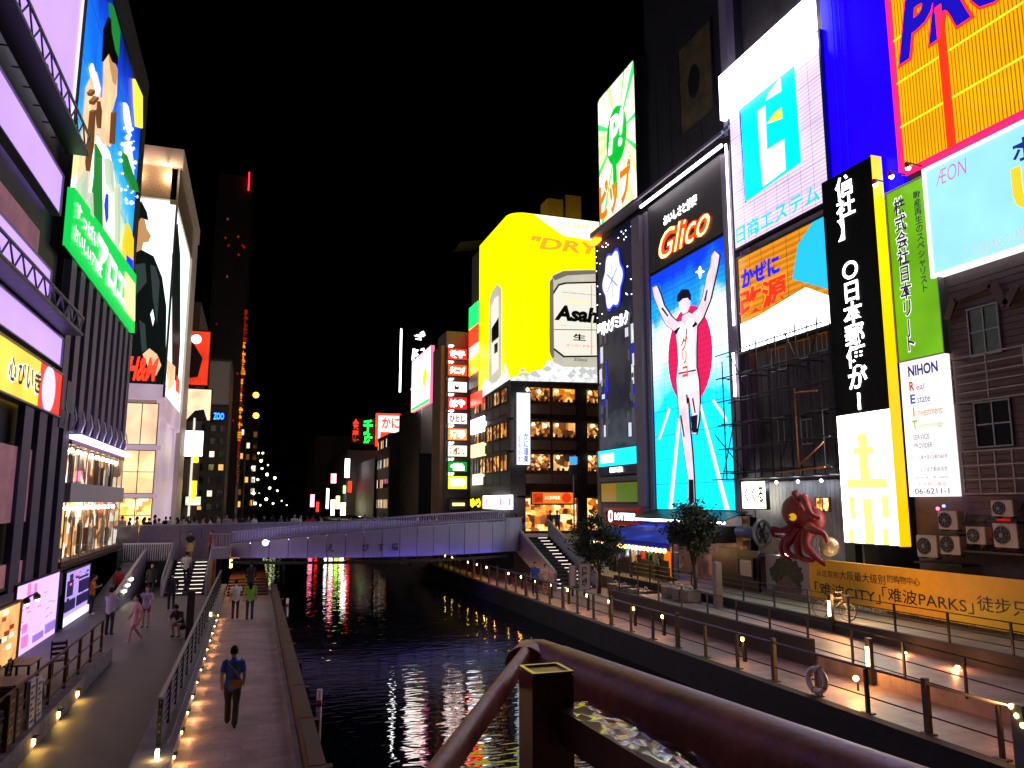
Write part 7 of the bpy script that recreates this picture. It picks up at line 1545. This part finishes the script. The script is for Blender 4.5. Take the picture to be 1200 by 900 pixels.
# ================================================================== TREES
def tree(loc, H, cr, cz, rx, rz_, label, seed, nleaf=5200):
    rnd = random.Random(seed); e = empty('tree', loc, label, 'tree'); L = Vector(loc)
    trunk = MB(); pts = [L + Vector((.06 * math.sin(i), .05 * math.cos(1.3 * i), H * i / 6)) for i in range(7)]; trunk.tube(pts, [.11 - .012 * i for i in range(7)], 9)
    tips = []
    for i in range(13):
        a = i * 2.4; st = pts[3 + i % 4]; tip = L + Vector((rx * .75 * math.cos(a) * rnd.uniform(.4, 1), rx * .75 * math.sin(a) * rnd.uniform(.4, 1), cz + rz_ * rnd.uniform(-.6, .8))); md = st.lerp(tip, .5) + Vector((0, 0, .15)); trunk.tube([st, md, tip], [.045, .03, .012], 6); tips.append(tip)
    trunk.build('trunk', pbr('bark', (.07, .05, .04), .85, var=.4, scale=12, bump=.5), e)
    cl = []
    for i in range(46):
        while True:
            v = Vector((rnd.uniform(-1, 1), rnd.uniform(-1, 1), rnd.uniform(-1, 1)))
            if .25 < v.length < 1: break
        cl.append((L + Vector((v.x * rx, v.y * rx, cz + v.z * rz_)), rnd.uniform(.22, .5)))
    vs = []; fs = []
    for i in range(nleaf):
        c, r_ = rnd.choice(cl); p = c + Vector((rnd.gauss(0, 1), rnd.gauss(0, 1), rnd.gauss(0, .8))) * r_ * .55
        d = Vector((rnd.gauss(0, 1), rnd.gauss(0, 1), rnd.gauss(-.3, .7))).normalized(); n = d.orthogonal(); n.rotate(Matrix.Rotation(rnd.random() * 6.28, 3, d)); n.normalize(); l = rnd.uniform(.07, .13); w = l * .42
        k = len(vs); vs += [p - d * l, p + n * w, p + d * l, p - n * w]; fs.append((k, k + 1, k + 2, k + 3))
    mb = MB(); mb._add(vs, fs); mb.build('crown', pbr('leaf_green', (.022, .045, .022), .55, var=.5, scale=1.5), e)
a = atZ(690, 692, -4.85); tree((17.75, 38.6, -4.85), 2.6, 0, 2.75, 1.3, 1.35, 'round leafy tree right of the lit right stairs', 4)
a = atX(815, 735, 19.0); tree((19.0, a.y, -4.5), 3.1, 0, 3.4, 1.05, 1.2, 'slim tree with dark crown in front of runner billboard', 6, 4200)

# ================================================================== STREET FURNITURE
p = atX(957, 797, 13.75); e = empty('lifebuoy', p, 'white lifebuoy hung on the river fence of the right bank', 'lifebuoy')
MB().ring(p, (1, .15, 0), .27, .075, 28, 8).build('ring', M_WHITE, e)
for k in range(4):
    a = k * math.pi / 2 + .4; c = p + Vector((0, .27 * math.cos(a), .27 * math.sin(a))); MB().ring(c, (0, -math.sin(a), math.cos(a)), .085, .014, 12, 5).build('strap', pbr('orange_strap', (.4, .1, .03), .7), e)
MB().bar(p + Vector((.1, 0, -.6)), p + Vector((.1, 0, .35)), .1, .05).build('holder', M_GREYM, e)
# bicycle
def bicycle(c, rz, label):
    e = empty('bicycle', c, label, 'bicycle'); f = Matrix.Rotation(rz, 3, 'Z'); T = lambda x, z, y=0: Vector(c) + f @ Vector((x, y, z)); ax = f @ Vector((0, 1, 0)); M_BK = pbr('bike_silver', (.5, .5, .48), .35, .6)
    for x in (-.52, .52):
        w = MB().ring(T(x, .33), ax, .31, .02, 26, 5).build('wheel', M_BLACK, e); MB().ring(T(x, .33), ax, .29, .01, 26, 4).build('rim', M_BK, w)
        mb = MB()
        for k in range(8): a = k * math.pi / 8; mb.tube([T(x + .29 * math.cos(a), .33 + .29 * math.sin(a)), T(x - .29 * math.cos(a), .33 - .29 * math.sin(a))], .003, 4)
        mb.build('spokes', M_BK, w)
    mb = MB()
    for (a, b) in [((-.52, .33), (-.1, .3)), ((-.52, .33), (-.2, .75)), ((-.1, .3), (-.2, .78)), ((-.1, .3), (.36, .72)), ((-.2, .7), (.34, .8)), ((.52, .33), (.33, .9))]: mb.tube([T(*a), T(*b)], .018, 6)
    mb.build('frame', M_BK, e); MB().box(T(-.3, .84) - Vector((.1, .1, .0)), T(-.16, .88) + Vector((.08, .08, .03))).build('saddle', M_BLACK, e)
    MB().tube([T(.33, .9), T(.3, .98), T(.22, 1.0, .25)], .014, 6).tube([T(.3, .98), T(.22, 1.0, -.25)], .014, 6).build('handlebar', M_BK, e); MB().box(T(.45, .7) - Vector((.12, .12, 0)), T(.55, .9) + Vector((.1, .1, 0))).build('basket', M_STEEL, e)
    MB().tube([T(-.1, .3, -.06), T(-.1, .3, .06)], .08, 12).build('crank', M_STEEL, e); return e
a = atZ(978, 726, ZU); bicycle((a.x, a.y, ZU), R(-70), 'silver bicycle parked before the yellow hoarding')
# small boxes with looped handles on the right bank
def loop_box(p, lab, mat):
    e = empty('loop_bench', p, lab, 'bench', 'low boxes with loop handles'); p = Vector(p)
    MB().box(p + Vector((-.35, -.3, 0)), p + Vector((.35, .3, .48))).build('box', mat, e, .02)
    MB().tube([p + Vector((0, .2 * math.cos(t), .48 + .2 * math.sin(t))) for t in [i * math.pi / 8 for i in range(9)]], .03, 6).build('loop', M_WHITE, e)
    MB().box(p + Vector((-.37, -.32, .48)), p + Vector((.37, .32, .51))).build('lid', M_GREYM, e)
TANB = pbr('tan_box_bench', (.25, .2, .17), .7)
for k, (x, y) in enumerate([(722, 702), (732, 702), (747, 704), (757, 706), (787, 713), (800, 715), (810, 717)]):
    a = atX(x, y, 18.6); a.z = -4.4
    loop_box((18.6, a.y, -4.85 if a.y > 34 else -4.38), 'low tan box with white loop handle, number %s from the left' % ['one', 'two', 'three', 'four', 'five', 'six', 'seven'][k], TANB)
for k, (x0, x1, y0, y1) in enumerate([(667, 674, 663, 686), (678, 691, 661, 690)]):
    s = Sign(wall_front(38.0), (x0, y0), (x1, y1), 'upright_banner', ['plain white upright banner by the right stairs', 'white banner with black characters by the right stairs'][k], 'banner', mat=pbr('banner_white', (.5, .45, .55), .6, var=.1), depth=.08, frame=M_GREYM, fw=.03)
    if k: s.text('道頓堀', (.2, .1, .7, .9), M_INK, bold=.04, vert=True)
    MB().box(s.f.pt((s.u0 + s.u1) / 2 - .05, -4.85) , s.f.pt((s.u0 + s.u1) / 2 + .05, s.v0, .05)).build('stand', M_STEEL, s.root)
p = atX(841, 690, 18.9); e = empty('grey_column', (18.9, p.y, -4.4), 'tall square grey post right of the slim tree', 'post')
MB().box((18.75, p.y - .14, -4.5), (19.05, p.y + .14, -2.55)).build('shaft', M_GREYM, e, .01); MB().box((18.65, p.y - .25, -4.52), (19.15, p.y + .25, -4.4)).build('foot', M_GREYM, e)
p = atX(1196, 840, 13.6); e = empty('end_post', (13.6, p.y, Z0), 'thick grey fence end post with lamps at right edge', 'post')
MB().box((13.5, p.y - .14, Z0), (13.75, p.y + .14, -3.7)).build('shaft', M_GREYM, e, .02)
for k in range(3): MB().ball((13.52, p.y + .1 - .1 * k, -3.75 - .14 * k), .05, 8, 6).build('lamp', M_KERBL, e)
lamp('bulb', (13.9, p.y + .5, -3.7), 34, '#ffa460', e, .08)
p = atY(672, 545, 56); e = empty('direction_sign', (p.x, 56, -2.6), 'blue direction sign box on a pole before the restaurant', 'sign')
MB().tube([(p.x, 56, -2.6), (p.x, 56, p.z + .8)], .06, 8).build('pole', M_GREYM, e); MB().box((p.x - .35, 55.8, p.z + .05), (p.x + .25, 55.95, p.z + .65)).build('sign_plate', emi('sign_blue', '#3898e8', 1.0, sample=False), e); MB().box((p.x - .4, 55.75, p.z - .7), (p.x + .5, 55.95, p.z + .0)).build('sign_box', M_DARKW, e)
# cafe on the terrace
M_OAK = pbr('oak_top', (.34, .17, .08), .5, var=.35, scale=9)
def cafe_table(c, lab, l=1.1, w=.6):
    e = empty('cafe_table', c, lab, 'table'); c = Vector(c)
    for k in range(4): MB().box(c + Vector((-w / 2 + k * w / 4, -l / 2, .70)), c + Vector((-w / 2 + (k + .96) * w / 4, l / 2, .74))).build('board', M_OAK, e)
    for sx in (-1, 1):
        for sy in (-1, 1): MB().box(c + Vector((sx * (w / 2 - .06) - .025, sy * (l / 2 - .08) - .025, 0)), c + Vector((sx * (w / 2 - .06) + .025, sy * (l / 2 - .08) + .025, .70))).build('leg', M_STEEL, e)
def cafe_chair(c, rz, lab):
    e = empty('cafe_chair', c, lab, 'chair'); c = Vector(c); m = Matrix.Rotation(rz, 3, 'Z'); T = lambda x, y, z: c + m @ Vector((x, y, z))
    MB().bar(T(0, -.2, .45), T(0, .2, .45), .4, .035).build('seat', M_WOOD, e)
    for k in range(3): MB().bar(T(-.18, -.21 - .02 * k, .58 + .13 * k), T(.18, -.21 - .02 * k, .58 + .13 * k), .02, .08).build('slat', M_WOOD, e)
    for sx in (-.18, .18): MB().bar(T(sx, -.2, 0), T(sx, -.27, .92), .035).build('leg', M_WOOD, e); MB().bar(T(sx, .18, 0), T(sx, .18, .44), .035).build('leg', M_WOOD, e)
TZ = -4.7
cafe_table((-5.0, 20.6, TZ), 'wooden cafe table nearest to the fence at lower left'); cafe_table((-5.3, 23.0, TZ), 'wooden cafe table farther along the terrace'); cafe_table((-5.9, 18.8, TZ), 'wooden cafe table at the left picture edge')
cafe_chair((-4.75, 19.4, TZ), R(10), 'brown slatted chair beside the nearest cafe table'); cafe_chair((-4.75, 18.7, TZ), R(170), 'brown slatted chair at lower left corner'); cafe_chair((-5.6, 22.0, TZ), R(90), 'brown slatted chair behind the white stool'); cafe_chair((-4.8, 24.6, TZ), R(200), 'dark slatted chair near the fence end')
c = Vector((-4.75, 21.9, TZ)); e = empty('white_stool', c, 'white plastic stool behind the terrace fence', 'stool')
MB().box(c + Vector((-.15, -.15, .44)), c + Vector((.15, .15, .48))).build('seat', M_WHITE, e, .015)
for sx in (-1, 1):
    for sy in (-1, 1): MB().hexa([tuple(c + Vector((sx * .17 + a, sy * .17 + b, 0))) for a, b in ((-.03, -.03), (.03, -.03), (.03, .03), (-.03, .03))] + [tuple(c + Vector((sx * .12 + a, sy * .12 + b, .44))) for a, b in ((-.04, -.04), (.04, -.04), (.04, .04), (-.04, .04))]).build('leg', M_WHITE, e)
MB().box(c + Vector((-.17, -.16, .1)), c + Vector((.17, -.14, .16))).build('stretcher', M_WHITE, e)
def a_board(px, h, lab, mat, tilt):
    c = atX(px[0], px[1], -4.1); c.z = max(c.z, -4.48); e = empty('menu_board', c, lab, 'menu board', 'menu boards on the fence')
    f = Face((c.x, 0, 0), (0, 1, 0), (1, 0, 0)); u = c.y; mb = MB(); q = [(u - .2, c.z), (u + .2, c.z), (u + .2 - tilt, c.z + h), (u - .2 - tilt, c.z + h)]; f.prism(mb, q, .02, .07); mb.build('board', mat, e)
    for k in range(7):
        t0 = .1 + k * .12; x = u - .14 - tilt * t0; mb = MB(); f.rect(mb, x, c.z + h * t0, x + (.1 if k % 2 else .24), c.z + h * (t0 + .05), .071, .077); mb.build('print_line', M_INK if 'white' in lab else M_OAK, e)
a_board((40, 852), .9, 'white menu board with black print leaning on terrace fence', pbr('menu_white', (.6, .52, .55), .6), .16)
a_board((31, 862), .95, 'narrow white menu board left of the printed one', pbr('menu_white', (.6, .52, .55), .6), .14)
a_board((14, 885), 1.0, 'brown carved menu board at lower left corner', M_WOOD, .05); a_board((4, 895), 1.0, 'brown carved menu board at the very left edge', M_WOOD, .05)
f = wall_left(-6.75); s = Sign(f, (-16, 720), (13, 776), 'lit_menu_stand', 'warmly lit menu stand with food pictures at left edge', 'menu board', mat=emi('menu_warm', '#e0a868', .9, var=.3, scale=2), depth=.1, frame=M_WOOD, fw=.06)
rnd = random.Random(40)
for i in range(16): a, b = rnd.random() * .85, rnd.random() * .9; s.rect(a, b, a + .12, b + .07, rnd.choice([emi('menu_red', '#a03018', .8, sample=False), emi('menu_cream', '#ffe8c0', 1.1, sample=False), M_WOOD, emi('menu_gold', '#e0a020', .9, sample=False)]), 'food_picture', w=.015 + .003 * i)
p = f.pt(s.u1 + .1, s.v1 + .1, .3); e = empty('arm_lamp', p, 'black double arm lamp over the lit menu stand', 'lamp')
MB().tube([p + Vector((0, -.6, 0)), p + Vector((0, .9, .05))], .03, 6).build('arm', M_BLACK, e)
for y in (-.45, .75): MB().ball(p + Vector((.04, y, -.06)), .11, 10, 8).build('shade', M_BLACK, e); MB().ball(p + Vector((.06, y, -.14)), .07, 8, 6).build('bulb', emi('arm_bulb', '#ffdca0', 4), e)
lamp('glow', p + Vector((.4, 0, -.4)), 7, '#ffc080', e, .1)
# dark end post of the promenade
MB_ = MB().box((-2.1, 30.9, Z0), (-1.85, 31.15, -3.2)); o = MB_.build('end_pillar', M_CONCD); tag(o, 'dark square pillar at the promenade edge by the crouching person', 'pillar')

# ================================================================== FOREGROUND PARAPET OF OUR BRIDGE
struct('near_bridge_deck', MB().box((-40, -9, -2.2), (30, 0.5, -1.62)), M_CONC)
mb = MB(); mb.prism([(-0.4, 0.5, -2.2), (1.6, 0.5, -2.2), (1.05, 2.45, -2.2), (0.75, 2.45, -2.2)], (0, 0, .58)); struct('near_bridge_bay', mb, M_CONC)
RL = empty('bridge_handrail', (0.88, 2.3, -1.62), 'broad brown metal handrail bending at a corner in the foreground', 'railing')
M_COP = pbr('brown_coated_metal', (.72, .27, .14), .45, .05, var=.5, scale=9, bump=.06, bscale=70)
def halfrail(pts, w, h, name):
    """rounded flat-bottomed rail section swept along pts"""
    prof = [(-w / 2, -h), (w / 2, -h), (w / 2, -h * .5)] + [(w / 2 * math.cos(t), -h * .5 + h * .5 * math.sin(t)) for t in [i * math.pi / 10 for i in range(1, 10)]] + [(-w / 2, -h * .5)]
    n = len(prof); vs = []; fs = []; pts = [Vector(p) for p in pts]
    for i, p in enumerate(pts):
        d0 = (pts[i] - pts[max(i - 1, 0)]); d1 = (pts[min(i + 1, len(pts) - 1)] - pts[i]); d0 = d0.normalized() if d0.length else d1.normalized(); d1 = d1.normalized() if d1.length else d0
        d = (d0 + d1).normalized(); s_ = d.cross(Vector((0, 0, 1))).normalized() / max(.5, d.dot(d0))
        for (a, b) in prof: vs.append(p + s_ * a + Vector((0, 0, b)))
    for i in range(len(pts) - 1):
        for k in range(n): fs.append((i * n + k, i * n + (k + 1) % n, (i + 1) * n + (k + 1) % n, (i + 1) * n + k))
    fs.append(tuple(range(n))); fs.append(tuple(reversed(range((len(pts) - 1) * n, len(pts) * n))))
    mb = MB(); mb._add(vs, fs, False); o = mb.build(name, M_COP, RL); 
    bm = bmesh.new(); bm.from_mesh(o.data); bmesh.ops.recalc_face_normals(bm, faces=bm.faces); bm.to_mesh(o.data); bm.free()
    for p_ in o.data.polygons: p_.use_smooth = len(p_.vertices) == 4
    o.data.set_sharp_from_angle(angle=R(35)); return o
ZR = -0.435
Cn = Vector((0.86, 2.40, ZR)); Rd = Vector((1.05, 1.10, ZR)) - Vector((.885, 2.36, ZR)); Rd.normalize(); Ld = Vector((.30, 1.32, ZR)) - Vector((.83, 2.33, ZR)); Ld.normalize()
A_ = Cn + Rd * .12 + Vector((.03, 0, 0)); B_ = Cn + Ld * .07
corner = [B_ + Ld * .05, B_, Cn + Vector((.0, -.005, 0)), Cn + Vector((.03, -.01, 0)), A_]
halfrail([B_ + Ld * 2.3, B_ + Ld * .052], .036, .048, 'left_rail')
halfrail(corner, .12, .10, 'corner_piece')
halfrail([A_ + Rd * .003, A_ + Rd * 2.9], .165, .125, 'right_rail')
for t in (.0,): pass
pt_ = Vector((.82, 2.12, 0))
MB().box((.675, 1.865, -1.62), (.785, 1.975, -.425)).build('post', pbr('dark_brown_post', (.42, .17, .11), .35, .15, var=.3, scale=6), RL, .004)
mb = MB()
for (a, b) in (((.675, 1.865, -.425), (.785, 1.875, -.42)), ((.675, 1.965, -.425), (.785, 1.975, -.42)), ((.675, 1.875, -.425), (.685, 1.965, -.42)), ((.775, 1.875, -.425), (.785, 1.965, -.42))): mb.box(a, b)
mb.build('post_cap', pbr('brass_edge', (.55, .42, .2), .3, .8, var=.2), RL)
mb = MB().bar((.775, 1.90, -.545), (.83, 0.6, -.545), .075, .08); mb.build('lower_rail', MATS['dark_brown_post'], RL)
for k in range(9): q = A_ + Rd * (.35 + k * .3); MB().tube([(q.x, q.y, -1.62), (q.x, q.y, ZR - .09)], .014, 8).build('baluster', MATS['dark_brown_post'], RL)
# crumpled clear film over the lower rail and post top
def film(name, P00, U, V, nu, nv, amp, seed):
    rnd = random.Random(seed); vs = []; fs = []; N = U.cross(V).normalized()
    for i in range(nu + 1):
        for j in range(nv + 1):
            vs.append(P00 + U * (i / nu) + V * (j / nv) + N * (amp * (rnd.random() - .3)))
    for i in range(nu):
        for j in range(nv): a = i * (nv + 1) + j; fs.append((a, a + 1, a + nv + 2, a + nv + 1))
    mb = MB(); mb._add(vs, fs, True); return mb
def film_mat():
    m = bpy.data.materials.new('clear_film'); m.use_nodes = True; nt = m.node_tree; nt.nodes.remove(nt.nodes['Principled BSDF'])
    t = nt.nodes.new('ShaderNodeBsdfTransparent'); g = nt.nodes.new('ShaderNodeBsdfGlossy'); g.inputs['Roughness'].default_value = .12; g.inputs[0].default_value = (1, 1, 1, 1)
    mx = nt.nodes.new('ShaderNodeMixShader'); mx.inputs[0].default_value = .32; nt.links.new(t.outputs[0], mx.inputs[1]); nt.links.new(g.outputs[0], mx.inputs[2]); nt.links.new(mx.outputs[0], nt.nodes['Material Output'].inputs[0]); return m
FM = film_mat()
film('film', Vector((.735, 1.86, -.502)), Vector((.055, -1.2, 0)), Vector((.085, .004, 0)), 46, 5, .014, 2).build('plastic_film', FM, RL)
film('film', Vector((.82, 1.86, -.50)), Vector((.055, -1.1, 0)), Vector((.13, .02, -.07)), 30, 5, .02, 5).build('plastic_film', FM, RL)
flush_text()
